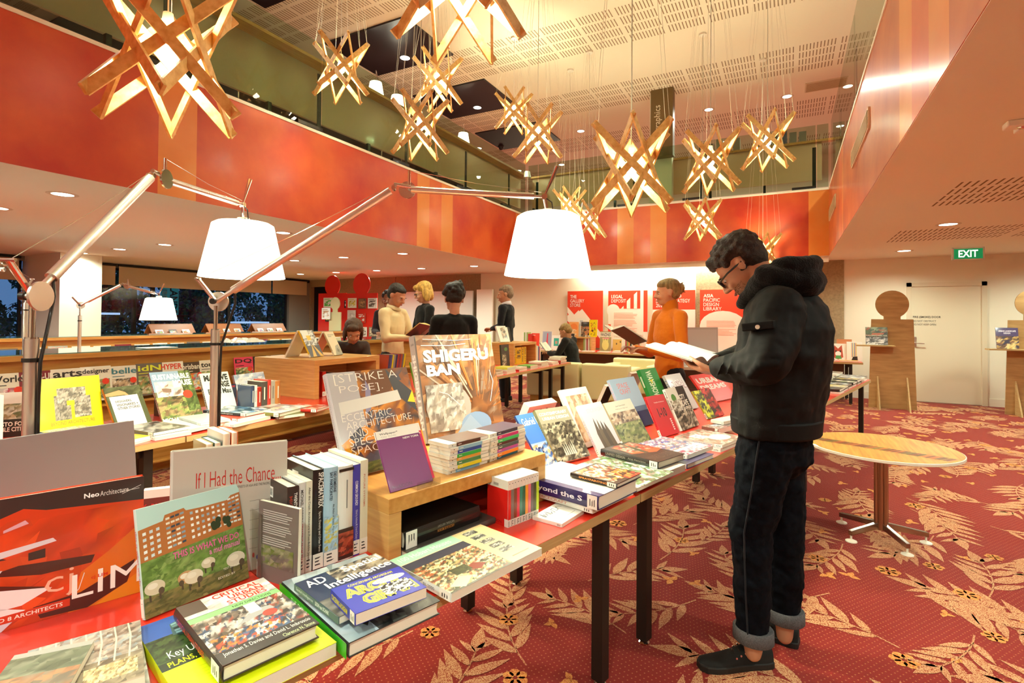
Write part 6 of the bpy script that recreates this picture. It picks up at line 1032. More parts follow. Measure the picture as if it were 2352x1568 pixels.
# standing rows on the left row
def srow(P, d, items, grp, lbf, bkd=None):
    x = 0; bk = bkd or V((-d.y, d.x, 0))
    for i, (c, th, h_, dp, nm2) in enumerate(items):
        sp = [('r', .4, .4, .6, .82, '#e8e0d0' if sum(lin(c)) < .9 else '#6a605a')] if th > .015 else []
        book(frame(P+d*x, bk, (0, 0, 1), d), dp, h_, th-.0008, c, spine=sp, hard=i % 2 == 0, label=lbf % nm2, group=grp, lab=th > .015); x += th
Pq = at(640, 920, Z=ZT)
srow(V((-3.58, 2.86, ZT)), V((0, 1, 0)), [], '', '')
srow(V((-3.42, 2.48, ZT)), V((0, 1, 0)), [('#32405c', .03, .2, .15, 'dark blue POWER AND LOVE'), ('#efe8d8', .022, .2, .15, 'cream'), ('#a82818', .035, .185, .14, 'red brown'), ('#4c453e', .05, .22, .16, 'thick grey'), ('#b83428', .03, .23, .16, 'red edged'), ('#a8a090', .035, .22, .16, 'light grey'), ('#b8743c', .045, .215, .16, 'tan orange')], 'books standing left of the tall oak box', '%s book standing left of the tall oak box')
o = book(frame((-3.40, 2.44, ZT), (-.995, .1, 0), (0, 0, 1), (.1, .995, 0)) if False else frame((-3.62, 2.36, ZT), (0, 1, 0), (-.1, 0, .995), (.995, 0, .1)), .15, .2, .008, '#2c3448', front=[('t', 'POWER AND LOVE', .06, .88, .94, .95, '#e83c3c', 1), ('e', .8, .4, .18, .14, '#6c3c4c'), ('e', .35, .72, .05, .06, '#c8b8a8'), ('r', .34, .3, .36, .7, '#c8c0b8'), ('e', .38, .2, .09, .16, '#a8a49c')], label='dark blue book titled POWER AND LOVE facing us', simple=True)
srow(V((-3.78, 2.10, ZT)), V((0, 1, 0)), [('#3a2c28', .04, .26, .15, 'dark brown patterned'), ('#e8dccc', .05, .26, .15, 'white thick'), ('#f0ece0', .03, .25, .15, 'white slim')], 'tall books behind CREATING DESIRED FUTURES', '%s book standing behind CREATING DESIRED FUTURES')
srow(V((-3.62, 1.02, ZT)), V((0, 1, 0)), [('#8c8478', .03, .23, .16, 'grey'), ('#4c4844', .02, .25, .16, 'dark grey'), ('#1c1816', .03, .28, .17, 'black'), ('#e8e4dc', .03, .28, .17, 'white'), ('#5c6c8c', .02, .28, .17, 'blue grey'), ('#f2eee4', .05, .28, .17, 'white wide')], 'books standing behind the yellow book', '%s book standing behind BEYOND ARCHITECTURE')
# tall oak box: tents of books on top, books inside
def tent(P, d, w_, h_, c1, c2, lb1, lb2, art1=(), sp1=()):
    "two books leaning head to head; d = direction along their width"
    n_ = V((d.y, -d.x, 0)); k = .5; a_ = math.radians(28)
    for s, c, lb, art, sp in ((1, c1, lb1, art1, sp1), (-1, c2, lb2, (), ())):
        if not lb: continue
        u = d*s; back = V((-u.y, u.x, 0)); v = V((0, 0, 1))*math.cos(a_)+back*math.sin(a_); n = u.cross(v); o = P-back*(h_*math.sin(a_)+.012)+(d*0 if s > 0 else d*w_)+V((0, 0, .016*n.z))
        book(frame(o-n*.016, u, v, n), w_, h_, .016, c, front=art, spine=sp, label=lb, group='books standing like tents on the oak boxes')
dv = V((.05, .999, 0)).normalized()
tent(V((-3.95, 3.33, RZ2)), V((-.25, .97, 0)).normalized(), .20, .27, '#e8c020', '#efeae0', 'yellow spined book with a road photo, standing tent-like on the tall oak box', 'white book leaning against the yellow spined one on the tall oak box', [('n', 0, .4, 1, 1, ['#c8c0b8', '#8c8478', '#4c443c', '#e0dcd4', '#6c5c50'], 8, 8, 3), ('r', .05, .7, .55, 1, '#d8d4cc'), ('r', .3, .62, .6, .8, '#d8b020'), ('r', 0, 0, 1, .42, '#3c3834'), ('p', [(.2, 0), (.42, .44), (.46, .44), (.48, 0)], '#c89a28'), ('p', [(.75, 0), (.5, .44), (.54, .44), (1, 0)], '#c89a28')], [('r', 0, 0, 1, 1, '#f0c81c'), ('r', 0, 0, 1, .12, '#f4f0e6')])
tent(V((-3.95, 3.62, RZ2)), V((-.25, .97, 0)).normalized(), .15, .25, '#cdb894', '#c0301f', 'beige book titled SUSTAINABLE DESIGN, standing tent-like on the tall oak box', 'red book behind the beige one on the tall oak box', [('r', 0, 0, 1, 1, '#d2bd98'), ('t', 'SUSTAINABLE', .2, .84, .9, .89, '#4c4438', .5), ('t', 'DESIGN', .2, .77, .55, .82, '#4c4438', .5), ('p', [(.2, .0), (.5, .38), (.9, .45), (1, .1), (1, 0)], '#8c8874'), ('p', [(.5, .15), (.62, .3), (.8, .2), (.7, .1)], '#5c5848')])
for k, (y, c, h_, lb) in enumerate(((3.32, '#c02818', .22, 'red book standing inside the tall oak box'), (3.44, '#2c2420', .2, 'dark book standing inside the tall oak box'))):
    book(frame((-3.62, y, ZT), (-1, 0, 0), (0, 0, 1), (0, 1, 0)), .16, h_, .04, c, label=lb, group='books inside the tall oak box')
z = ZT
for k, c in enumerate(('#efeadc', '#e4dccc', '#b8c838', '#f2eee6', '#e8e0d4')):
    book(frame((-3.60, 3.62, z+.03), (-1, 0, 0), (0, 1, 0), (0, 0, -1)), .2, .17, .028, c, label='%s book lying in the pile inside the tall oak box' % ('white', 'cream', 'lime edged', 'bright white', 'ivory')[k], group='pile inside the tall oak box'); z += .03
# ================================================================ PEOPLE
def skinmat(c): return mat('skin_'+c.strip('#'), c, .5, bump=.03, bscale=300, var=.06, vscale=20)
def fabric(c, sc=250, bump=.25, rough=.9): return mat('fabric_'+c.strip('#'), c, rough, bump=bump, bscale=sc, spec=.25, sheen=.1)
def cap(m, p, q, r1, r2, n=14):
    p, q = V(p), V(q); m.ball(p, r1, n); m.ball(q, r2, n); m.tube(p, q, r1, r2, n)
def chain(m, pts): # (p, r) list
    for (p, r), (q, s) in zip(pts, pts[1:]): cap(m, p, q, r, s)
def loft(m, rings, n=20):
    "closed solid through elliptical rings (centre, rx, ry)"
    vs_ = []
    for c, rx, ry in rings:
        for k in range(n): t = 2*PI*k/n; vs_.append((c[0]+rx*math.cos(t), c[1]+ry*math.sin(t), c[2]))
    fs = [(i*n+k, i*n+(k+1) % n, (i+1)*n+(k+1) % n, (i+1)*n+k) for i in range(len(rings)-1) for k in range(n)]
    fs += [tuple(range(n-1, -1, -1)), tuple((len(rings)-1)*n+k for k in range(n))]; m.add(vs_, fs)
CLT = {}
def solid(m, name, mt_, parent, voxel=.01, smooth=6, wr=0., ws=.12, wr2=0.):
    o = m.obj(name, mt_, parent); r = o.modifiers.new('r', 'REMESH'); r.mode = 'VOXEL'; r.voxel_size = voxel
    s = o.modifiers.new('s', 'SMOOTH'); s.factor = .5; s.iterations = smooth
    for i, (a, sc) in enumerate(((wr, ws), (wr2, ws*.35))):
        if a:
            if sc not in CLT: t = D.textures.new('folds', 'CLOUDS'); t.noise_scale = sc; t.noise_depth = 2; CLT[sc] = t
            d = o.modifiers.new('d', 'DISPLACE'); d.texture = CLT[sc]; d.strength = a; d.mid_level = .5
    dg = bpy.context.evaluated_depsgraph_get(); me = D.meshes.new_from_object(o.evaluated_get(dg)); o.modifiers.clear(); old = o.data; o.data = me; D.meshes.remove(old)
    me.shade_smooth(); me.name = name; return o
def hand(m, w, d, nrm, thumb, curl=.5, s=1.0):
    "w wrist, d finger direction, nrm towards the palm side, thumb = side vector"
    d = V(d).normalized(); nrm = V(nrm); nrm = (nrm-d*nrm.dot(d)).normalized(); a = d.cross(nrm); a = a if a.dot(V(thumb)) > 0 else -a
    w = V(w)
    for i in range(4): cap(m, w+a*(.012-.008*i)*s, w+d*.085*s+a*(.030-.0195*i)*s, .015*s, .0115*s, 10)
    for i, ln in enumerate((.072, .080, .075, .058)):
        p = w+d*.088*s+a*(.030-.0195*i)*s; th = curl*(.5+.08*i); dd = d
        for k, f in enumerate((.45, .32, .23)):
            ang = th*(1, 2.1, 2.9)[k]; dd = d*math.cos(ang)+nrm*math.sin(ang); q = p+dd*ln*f*s; cap(m, p, q, (.0095-.001*k)*s, (.009-.001*k)*s, 10); p = q
    p = w+d*.02*s+a*.022*s; q = w+d*.052*s+a*.05*s+nrm*.015*s; e = q+(d*.8+a*.25+nrm*.45).normalized()*.033*s; cap(m, p, q, .014*s, .011*s, 10); cap(m, q, e, .011*s, .0088*s, 10); cap(m, e, e+(d*.9+nrm*.4).normalized()*.024*s, .009*s, .008*s, 10)
def head(m, HM, fem=False, s=1.0):
    def b(c, r): m.ball((0, 0, 0), 1, 18, M=HM @ Matrix.Translation(V(c)*s) @ Matrix.Diagonal((r[0]*s, r[1]*s, r[2]*s, 1)))
    b((0, -.012, .035), (.076, .096, .086)); b((0, .022, -.01), (.064, .07, .078)); b((0, .035, -.062), (.046, .05, .04)); b((0, .062, -.082), (.022, .022, .018))
    b((0, .083, .022), (.05, .014, .012)); b((-.03, .076, -.028), (.022, .018, .02)); b((.03, .076, -.028), (.022, .018, .02))
    T = lambda p: HM@(V(p)*s)
    cap(m, T((0, .088, .018)), T((0, .112, -.022)), .009*s, .013*s, 10); b((-.012, .1, -.027), (.009, .01, .008)); b((.012, .1, -.027), (.009, .01, .008))
    b((0, .088, -.053), (.022, .011, .006)); b((0, .086, -.063), (.019, .011, .007))
    for x in (-.078, .078): b((x, -.008, -.005), (.009, .016, .028)); b((x*1.05, -.014, .006), (.006, .015, .017))
def face_parts(par, HM, s, brow, eye=True, lips='#a8645a'):
    def ob(n, m, c, sm=True): return m.obj(n, c, par, smooth=sm)
    for x in (-.031, .031):
        m = MB(); m.ball((0, 0, 0), 1, 12, M=HM @ Matrix.Translation(V((x, .078, .004))*s) @ Matrix.Diagonal((.012*s, .008*s, .0065*s, 1))); e = ob('eye', m, mat('eye_white', '#e8e0d8', .2))
        m = MB(); m.ball((0, 0, 0), 1, 10, M=HM @ Matrix.Translation(V((x, .0835, .002))*s) @ Matrix.Diagonal((.0055*s, .0040*s, .0055*s, 1))); m.obj('iris', mat('iris', '#3a2a1c', .2), e)
        m = MB(); m.path([HM@(V((x-.018, .086, .020))*s), HM@(V((x, .093, .025))*s), HM@(V((x+.018, .086, .020))*s)], .0035*s, 6); ob('eyebrow', m, brow)
    m = MB(); m.path([HM@(V((-.02, .092, -.056))*s), HM@(V((0, .1, -.058))*s), HM@(V((.02, .092, -.056))*s)], [.003*s, .0055*s, .003*s], 8); ob('mouth', m, mat('lips_'+lips.strip('#'), lips, .5))
def hair_mesh(HM, s, style, seed=1):
    m = MB(); R = random.Random(seed)
    def b(c, r): m.ball((0, 0, 0), 1, 14, M=HM @ Matrix.Translation(V(c)*s) @ Matrix.Diagonal((r[0]*s, r[1]*s, r[2]*s, 1)))
    b((0, -.026, .055), (.083, .096, .080)); b((0, -.055, .01), (.076, .062, .075))
    if style == 'curly':
        for _ in range(230):
            d = V((R.gauss(0, 1), R.gauss(-.15, 1), R.gauss(.5, .8))).normalized(); p = V((d.x*.083, -.018+d.y*.104, .046+d.z*.085))
            if p.y > .055 and p.z < .07 or p.z < -.05 or (abs(p.x) > .06 and p.z < .03 and p.y > -.02): continue
            r = R.uniform(.009, .017); b(p, (r, r, r))
        for _ in range(45): b((R.uniform(-.055, .055), R.uniform(.045, .078), R.uniform(.08, .108)), (.012, .012, .011))
    elif style == 'short': b((0, .02, .075), (.066, .058, .042)); b((0, -.03, .03), (.083, .085, .075))
    elif style == 'bob':
        b((0, -.02, .06), (.092, .1, .085)); b((0, -.06, -.02), (.085, .05, .09))
        for x in (-.08, .08): b((x, -.01, -.02), (.02, .05, .085))
        b((.02, .06, .085), (.06, .04, .035))
    elif style == 'bun': b((0, .02, .075), (.072, .062, .05)); b((.0, -.115, .03), (.042, .04, .042)); [b((R.uniform(-.04, .04), -.13+R.uniform(-.02, .02), .03+R.uniform(-.05, .05)), (.006, .02, .006)) for _ in range(10)]
    elif style == 'updo':
        for _ in range(150):
            d = V((R.gauss(0, 1), R.gauss(-.5, .8), R.gauss(.5, .8))).normalized(); r = R.uniform(.014, .024); p = V((d.x*.085, -.03+d.y*.1, .055+d.z*.085))
            if p.y < .05: b(p, (r, r, r))
        for _ in range(30): b((.03+R.uniform(-.03, .03), -.09+R.uniform(-.03, .02), .11+R.uniform(-.03, .03)), (.018, .018, .018))
    return m
def shoe(par, heel, toe, mt_, sole_c='#1c1a18', name='shoe', laces=True, wd=.047, s=1.):
    heel, toe = V(heel), V(toe); d = toe-heel; L_ = d.length; d.normalize(); a = V((-d.y, d.x, 0)); M = frame(heel, d, a, (0, 0, 1))
    out = [(0, .6), (.04, .75), (.12, .82), (.3, .78), (.5, .88), (.68, 1), (.82, .98), (.93, .8), (1, .35)]
    m = MB(); poly = [(x*L_, -y*wd) for x, y in out]+[(x*L_, y*wd) for x, y in out[::-1]]; m.prism(poly, 0, .026, 0, M); so = m.obj(name+'_sole', mat('sole_'+sole_c.strip('#'), sole_c, .6), par, bevel=.004)
    m = MB(); prof = [(.01, .55, .075), (.1, .74, .082), (.25, .72, .085), (.4, .72, .082), (.52, .8, .066), (.65, .92, .05), (.8, .9, .04), (.92, .68, .034), (.985, .3, .028)]; n = 14; vs_ = []
    for x, wy, z in prof:
        for k in range(n+1): t = PI*k/n; vs_.append((x*L_, math.cos(t)*wy*wd*(1 if k in (0, n) else .97), .02+math.sin(t)**.7*(z-.02)))
    fs = [(i*(n+1)+k, i*(n+1)+k+1, (i+1)*(n+1)+k+1, (i+1)*(n+1)+k) for i in range(len(prof)-1) for k in range(n)]+[tuple(range(n, -1, -1)), tuple((len(prof)-1)*(n+1)+k for k in range(n+1))]+[tuple(i*(n+1)+q for i in range(len(prof)) for q in (0,)) + tuple(i*(n+1)+n for i in range(len(prof)-1, -1, -1))]
    m.add(vs_, fs, 0, M); o = m.obj(name, mt_, par, smooth=True)
    if laces:
        m = MB()
        for i in range(4):
            x = (.40+.06*i)*L_; z = .082-.012*i; m.path([M@V((x, -.02, z)), M@V((x+.004, 0, z+.008)), M@V((x, .02, z))], .003, 6)
        for sgn in (-1, 1): m.path([M@V((.38*L_, 0, .092)), M@V((.37*L_, sgn*.025, .105)), M@V((.40*L_, sgn*.04, .095)), M@V((.39*L_, 0, .092))], .0026, 6)
        m.obj('shoelaces', BLKP, o)
        m = MB()
        for sgn in (-1, 1):
            for i in range(4): m.tube(M@V(((.41+.06*i)*L_, sgn*.030, .068-.009*i)), M@V(((.41+.06*i)*L_, sgn*.034, .069-.009*i)), .004, n=8)
        m.obj('eyelets', CHROME, o)
    return o
def person(label, O, face, H=1.75, skin='#c89070', hair=('short', '#2c1e16'), top='#1c1b20', legs='#1a1818', sh='#1a1816', pose=None, hp=0., hy=0., hs=1.0, voxel=.011, fem=False, glasses=False, group=None, collar=None, topname='sweater', rough_top=.9, sc=250, seated=False, smile=False):
    """O floor point, face = facing angle (deg from +X); pose overrides points of the skeleton: local +y forward, +x right"""
    s = H/1.75; t = thing('person', label, 'person', Matrix.Translation(V(O)) @ Matrix.Rotation(math.radians(face-90), 4, 'Z'), group)
    P = dict(pel=(0, 0, .93), che=(0, .0, 1.25), nek=(0, -.01, 1.47), hed=(0, .02, 1.62), shR=(.175, 0, 1.41), shL=(-.175, 0, 1.41), elR=(.22, .05, 1.12), elL=(-.22, .05, 1.12), wrR=(.1, .28, 1.1), wrL=(-.1, .28, 1.1),
             hiR=(.09, 0, .9), hiL=(-.09, 0, .9), knR=(.1, .03, .49), knL=(-.1, .03, .49), anR=(.1, 0, .085), anL=(-.1, 0, .085), fdR=(-.2, .9, .1), fdL=(.2, .9, .1))
    P.update(pose or {}); P = {k: V(v)*(s if k[:2] != 'fd' else 1) for k, v in P.items()}; f = .9 if fem else 1.
    HM = Matrix.Translation(P['hed']) @ Matrix.Rotation(math.radians(hy), 4, 'Z') @ Matrix.Rotation(math.radians(-hp), 4, 'X'); S = s*hs*1.02
    m = MB(); head(m, HM, fem, S); cap(m, P['nek']-V((0, 0, .03)), P['hed']+(HM.to_3x3()@V((0, -.02, -.05)))*S, .056*f, .052*f)
    loft(m, [(P['pel'], .13, .09), ((P['pel']+P['che'])/2, .12*f, .085), (P['che'], .145*f, .095), (P['nek']-V((0, 0, .06)), .12*f, .07), (P['nek'], .05, .05)])
    for c in 'RL':
        chain(m, [(P['sh'+c], .05*f), (P['el'+c], .038*f), (P['wr'+c], .026*f)]); chain(m, [(P['hi'+c], .075), (P['kn'+c], .05), (P['an'+c], .036)])
        d = (P['wr'+c]-P['el'+c]).normalized(); hand(m, P['wr'+c]+d*.012, P['fd'+c], V((0, 0, -1)) if not pose or 'pn' not in pose else P['pn'], V((-.3 if c == 'R' else .3, .0, 1)), .75, s*.97)
        cap(m, P['an'+c], P['an'+c]+V((0, .05, -.03)), .034, .03)
    solid(m, 'body', skinmat(skin), t, .0075 if voxel < .01 else .009, 3)
    hm = mat('hair_'+hair[1].strip('#'), hair[1], .6, var=.35, vscale=50, bump=.5, bscale=220, stretch=(1, 1, .3)); face_parts(t, HM, S, hm, lips='#b8706a')
    h = hair_mesh(HM, S, hair[0], int(H*100)); solid(h, 'hair', hm, t, .008, 2, wr=.006, ws=.03)
    fm = fabric(top, sc, .35, rough_top); m = MB(); g = .025; b_ = P['pel']+V((0, 0, -.06 if not seated else -.03))
    loft(m, [(b_, .165*f, .12), (P['pel']+V((0, 0, .06)), .16*f, .12), ((P['pel']+P['che'])/2, .15*f, .115), (P['che'], .178*f, .13), (P['che'].lerp(P['nek'], .6), .17*f, .115), (P['nek']-V((0, 0, .02)), .09, .075)])
    for c in 'RL': chain(m, [(P['nek']-V((0, 0, .045)), .06), (P['sh'+c], .072*f), (P['el'+c], .056*f), (P['wr'+c].lerp(P['el'+c], .06), .041*f)])
    cap(m, P['nek']-V((0, 0, .05)), P['nek']+V((0, 0, -.025 if collar != 'roll' else .055)), .075, .066); solid(m, topname, fm, t, voxel, 5, wr=.022, ws=.13)
    if collar and collar != 'roll':
        m = MB(); n = 16
        for sg in (0,):
            a = [P['nek']+V((math.cos(2*PI*k/n)*.068, math.sin(2*PI*k/n)*.068+.01, .045-.02*math.sin(2*PI*k/n))) for k in range(n)]; b2 = [P['nek']+V((math.cos(2*PI*k/n)*.088, math.sin(2*PI*k/n)*.09+.012, .0-.03*max(0, math.sin(2*PI*k/n)))) for k in range(n)]
            m.add(a+b2, [(k, (k+1) % n, n+(k+1) % n, n+k) for k in range(n)])
        o = m.obj('collar', fabric(collar), t, smooth=True); q = o.modifiers.new('t', 'SOLIDIFY'); q.thickness = .006
    m = MB(); loft(m, [(P['pel']+V((0, 0, -.12)), .16, .12), (P['pel']+V((0, 0, .04)), .15, .112)])
    for c in 'RL': chain(m, [(P['hi'+c], .094), (P['kn'+c], .068), (P['an'+c]+V((0, 0, .01)), .054)])
    solid(m, 'trousers', fabric(legs), t, voxel, 5, wr=.015, ws=.1)
    for c in 'RL': shoe(t, P['an'+c]+V((0, -.07, -.085*s)), P['an'+c]+V((0, .19, -.085*s)), mat('shoe_'+sh.strip('#'), sh, .5), laces=False)
    if glasses: glasses_(t, HM, S)
    return t, HM
def glasses_(par, HM, S, th=1.):
    m = MB()
    for x in (-.033, .033): m.path([HM@(V((x+.025*math.cos(a), .1, .004+.018*math.sin(a)))*S) for a in [2*PI*i/16 for i in range(17)]], .0022*S*th, 6); m.path([HM@(V((x*1.75, .1, .01))*S), HM@(V((math.copysign(.082, x), .05, .008))*S), HM@(V((math.copysign(.084, x), -.02, .0))*S)], .002*S*th, 6)
    m.path([HM@(V((-.009, .1, .008))*S), HM@(V((0, .104, .011))*S), HM@(V((.009, .1, .008))*S)], .002*S, 6); m.obj('glasses', BLKP, par)
def openbook(M, w_, h_, label, c='#efe8da', ang=.35, cover='#5c4a3c', pages=()):
    t = thing('open_book', label, 'book', M); 
    for s_ in (-1, 1):
        m = MB(); n = 8; vs_ = []
        for i in range(n+1):
            x = i/n*w_; z = .02*math.sin(PI*min(1, (i/n)*1.2))*.8+x*math.tan(ang)*.6; vs_ += [(s_*x, 0, z+.008), (s_*x, h_, z+.008), (s_*x, 0, x*math.tan(ang)*.6-.002), (s_*x, h_, x*math.tan(ang)*.6-.002)]
        fs = []
        for i in range(n): a = 4*i; fs += [(a, a+4, a+5, a+1), (a+2, a+3, a+7, a+6), (a, a+2, a+6, a+4), (a+1, a+5, a+7, a+3)]
        fs += [(0, 1, 3, 2), (4*n, 4*n+2, 4*n+3, 4*n+1)]; m.add(vs_, fs); m.obj('page_block', mat('page_'+c.strip('#'), c, .7), t, smooth=True)
        m = MB(); m.add([(0, -.003, -.003), (s_*(w_+.003), -.003, w_*math.tan(ang)*.6-.003), (s_*(w_+.003), h_+.003, w_*math.tan(ang)*.6-.003), (0, h_+.003, -.003), (0, -.003, -.006), (s_*(w_+.003), -.003, w_*math.tan(ang)*.6-.006), (s_*(w_+.003), h_+.003, w_*math.tan(ang)*.6-.006), (0, h_+.003, -.006)], [(0, 1, 2, 3), (7, 6, 5, 4), (0, 4, 5, 1), (1, 5, 6, 2), (2, 6, 7, 3), (3, 7, 4, 0)]); m.obj('cover', covermat(cover), t)
    return t
def floorpt(px, dep): r = ray(px, 732); P = CP+r*dep; return V((P.x, P.y, 0))
# ---------------- the standing man in the black jacket
MO = V((-.05, 2.42, 0)); MF = V((-.969, .247, 0)); ML = V((-.247, -.969, 0))
def mp(px, py, b=0):
    d = ray(px, py); Q = MO+ML*b; lam = (Q-CP).dot(ML)/d.dot(ML); X = CP+d*lam-MO; return V((-b, X.dot(MF), X.z))
man = thing('person', 'standing man in a black hooded jacket and rolled dark jeans, reading an open book', 'person', frame(MO, -ML, MF, (0, 0, 1)))
SK = skinmat('#c08a6a')
hc = mp(1704, 613, 0); HM = Matrix.Translation(hc) @ Matrix.Rotation(math.radians(8), 4, 'Z') @ Matrix.Rotation(math.radians(-48), 4, 'X'); hS = 1.06
nk = mp(1772, 668, 0); ch = mp(1795, 790, 0); ws_ = mp(1790, 900, 0); hm_ = mp(1780, 985, 0)
LE, LWr = mp(1764, 832, .27), mp(1652, 852, .16); RE, RWr = mp(1735, 820, -.27), mp(1642, 832, -.14); LS, RS = mp(1782, 716, .175), mp(1790, 706, -.175)
LK, LA, RK, RA = mp(1726, 1210, .10), mp(1730, 1486, .10), mp(1800, 1200, -.09), mp(1802, 1440, -.11); LH, RH = mp(1765, 1020, .095), mp(1785, 1020, -.095)
m = MB(); head(m, HM, False, hS); cap(m, nk, hc+(HM.to_3x3()@V((0, -.03, -.05))), .062, .056)
loft(m, [(hm_, .13, .1), (ws_, .125, .09), (ch, .15, .1), (nk-V((0, 0, .05)), .1, .07)])
for a, b_, c in ((LS, LE, LWr), (RS, RE, RWr)): chain(m, [(a, .05), (b_, .038), (c, .027)])
for a, b_, c in ((LH, LK, LA), (RH, RK, RA)): chain(m, [(a, .08), (b_, .052), (c, .036), (V((c.x, c.y, .07)), .032)])
hand(m, LWr+V((0, .01, 0)), V((.35, .9, -.05)), V((.3, 0, .9)), V((0, .1, 1)), .5, 1.); hand(m, RWr+V((0, .01, 0)), V((-.35, .9, -.05)), V((-.3, 0, .9)), V((0, .1, 1)), .5, 1.)
solid(m, 'body', SK, man, .006, 3)
HB = mat('hair_dark_brown', '#2a1c12', .55, var=.4, vscale=60, bump=.6, bscale=160)
face_parts(man, HM, hS, HB)
solid(hair_mesh(HM, hS, 'curly', 5), 'hair', HB, man, .0055, 1, wr=.004, ws=.02)
m = MB()
R = random.Random(8)
for _ in range(900):
    a_ = R.uniform(-1.5, 1.5); zz = R.uniform(-.1, -.045); r_ = .0007; y_ = .035+.055*math.cos(a_)+.0; x_ = .058*math.sin(a_)*(1+(zz+.09)*3); m.ball((0, 0, 0), 1, 6, M=HM @ Matrix.Translation(V((x_, y_, zz))*hS) @ Matrix.Diagonal((r_*2, r_, r_*2.4, 1)))
m.obj('stubble', mat('stubble', '#5c3c2a', .8), man)
glasses_(man, HM, hS, 1.8)
JK = mat('jacket_black', '#0b0908', .66, bump=.25, bscale=700, spec=.22, sheen=.0, var=.2, vscale=5); HD = fabric('#0b0a0a', 180, .6); JN = mat('denim', '#04060d', .85, var=.5, vscale=35, bump=.3, bscale=600, detail=8, spec=.15)
m = MB()
loft(m, [(mp(1782, 992, 0), .205, .163), (mp(1782, 955, 0), .205, .165), (mp(1787, 900, 0), .215, .172), (mp(1797, 820, 0), .225, .178), (mp(1803, 755, 0), .225, .17), (mp(1803, 705, 0), .19, .145), (mp(1796, 675, 0), .12, .105)])
for a, b_, c, k in ((LS, LE, LWr, 1), (RS, RE, RWr, -1)): chain(m, [(nk+V((0, 0, -.06)), .09), (a+V((0, -.01, 0)), .098), (a.lerp(b_, .5)+V((0, -.01, 0)), .09), (b_, .084), (b_.lerp(c, .5), .07), (c.lerp(b_, .04), .052)])
for i in range(5): m.path([b_ for b_ in [LS.lerp(LE, .35+.13*i)+V((-.075, .05, -.02*i)), LS.lerp(LE, .45+.13*i)+V((-.092, .0, -.01)), LS.lerp(LE, .5+.12*i)+V((-.07, -.055, .0))]], .011, 8)
for i in range(4): q = LE.lerp(LWr, .15+.2*i); m.path([q+V((-.04, .0, .062)), q+V((-.072, .01, .02)), q+V((-.07, .03, -.03))], .009, 8)
solid(m, 'jacket', JK, man, .008, 4, wr=.035, ws=.17, wr2=.010)
# waistband, placket seams, sleeve pocket and button
def jring(name, py0, py1, r0, r1, mt_, cx=1782, seg=40):
    mm = MB(); rr = []
    for py, (rx, ry) in ((py0, r0), (py1, r1)): c = mp(cx, py, 0); rr.append((c, rx, ry))
    mm2 = MB(); rr = [(c, a_*.965, b_*.965) for c, a_, b_ in rr]; loft(mm2, rr, seg); return mm2.obj(name, mt_, man, smooth=True, bevel=.008)
jring('waistband', 992, 953, (.212, .170), (.216, .176), JK)
m = MB(); q = LS.lerp(LE, .48)+V((-.088, .015, 0)); M_ = frame(q, V((0, -1, .12)).normalized(), V((0, .12, 1)).normalized(), V((-1, 0, 0)))
m.box((-.058, .022, -.02), (.053, .052, .017), 0, M_); m.obj('sleeve_pocket', JK, man, bevel=.004)
m = MB(); m.tube(M_@V((.0, .033, .014)), M_@V((.0, .033, .022)), .008, n=16); m.obj('snap_button', mat('snap_metal', '#e8e0d0', .3, .6), man)
# hood lying on the back and collar
m = MB(); hb = mp(1830, 640, 0)
for i in range(13):
    a_ = PI*i/12; p = V((math.cos(a_)*.12, hb.y+.085-math.sin(a_)*.115, hb.z+.015-.03*math.sin(a_))); 
    if i: cap(m, pp, p, .044, .044)
    pp = p
for i in range(13):
    a_ = PI*i/12; p = V((math.cos(a_)*.095, hb.y+.04-math.sin(a_)*.10, hb.z+.045+.01*math.sin(a_)))
    if i: cap(m, pp, p, .034, .034)
    pp = p
m.ball(hb+V((0, -.035, -.015)), (.11, .07, .065)); cap(m, V((.1, hb.y+.1, hb.z-.01)), V((.05, hb.y+.19, hb.z-.10)), .045, .028); cap(m, V((-.1, hb.y+.1, hb.z-.01)), V((-.05, hb.y+.19, hb.z-.10)), .045, .028)
solid(m, 'hood', HD, man, .008, 3, wr=.02, ws=.07)
# jeans with rolled cuffs
m = MB(); loft(m, [(mp(1776, 1050, 0), .165, .14), (mp(1780, 985, 0), .165, .14)])
chain(m, [(LH, .105), (LH.lerp(LK, .5), .098), (LK, .082), (LK.lerp(LA, .5), .072), (LA+V((0, 0, .07)), .060)]); chain(m, [(RH, .105), (RH.lerp(RK, .5), .098), (RK, .082), (RK.lerp(RA, .5), .072), (RA+V((0, 0, .07)), .060)])
m.ball(mp(1800, 1045, 0), (.14, .09, .1)); solid(m, 'jeans', JN, man, .008, 4, wr=.022, ws=.09, wr2=.012)
SEAM = mat('seam_thread', '#15171d', .9)
m = MB(); m.path([LH+V((-.106, .0, .05)), LH.lerp(LK, .5)+V((-.103, 0, 0)), LK+V((-.088, 0, 0)), LK.lerp(LA, .5)+V((-.078, 0, 0)), LA+V((-.066, 0, .08))], .0035, 6); m.obj('side_seam', SEAM, man)
for A_ in (LA, RA):
    m = MB(); m.lathe([(.052, .055), (.068, .05), (.072, .055), (.071, .098), (.066, .103), (.055, .10)], (A_.x, A_.y, A_.z-.02), n=28, sy=1.08); m.obj('jeans_cuff', mat('denim_cuff', '#504e50', .9, var=.3, vscale=200), man, smooth=True)
SH = mat('canvas_shoe', '#151310', .85, bump=.2, bscale=600)
def fl(px, py): q = at(px, py, Z=0)-MO; return V((q.dot(-ML), q.dot(MF), 0))
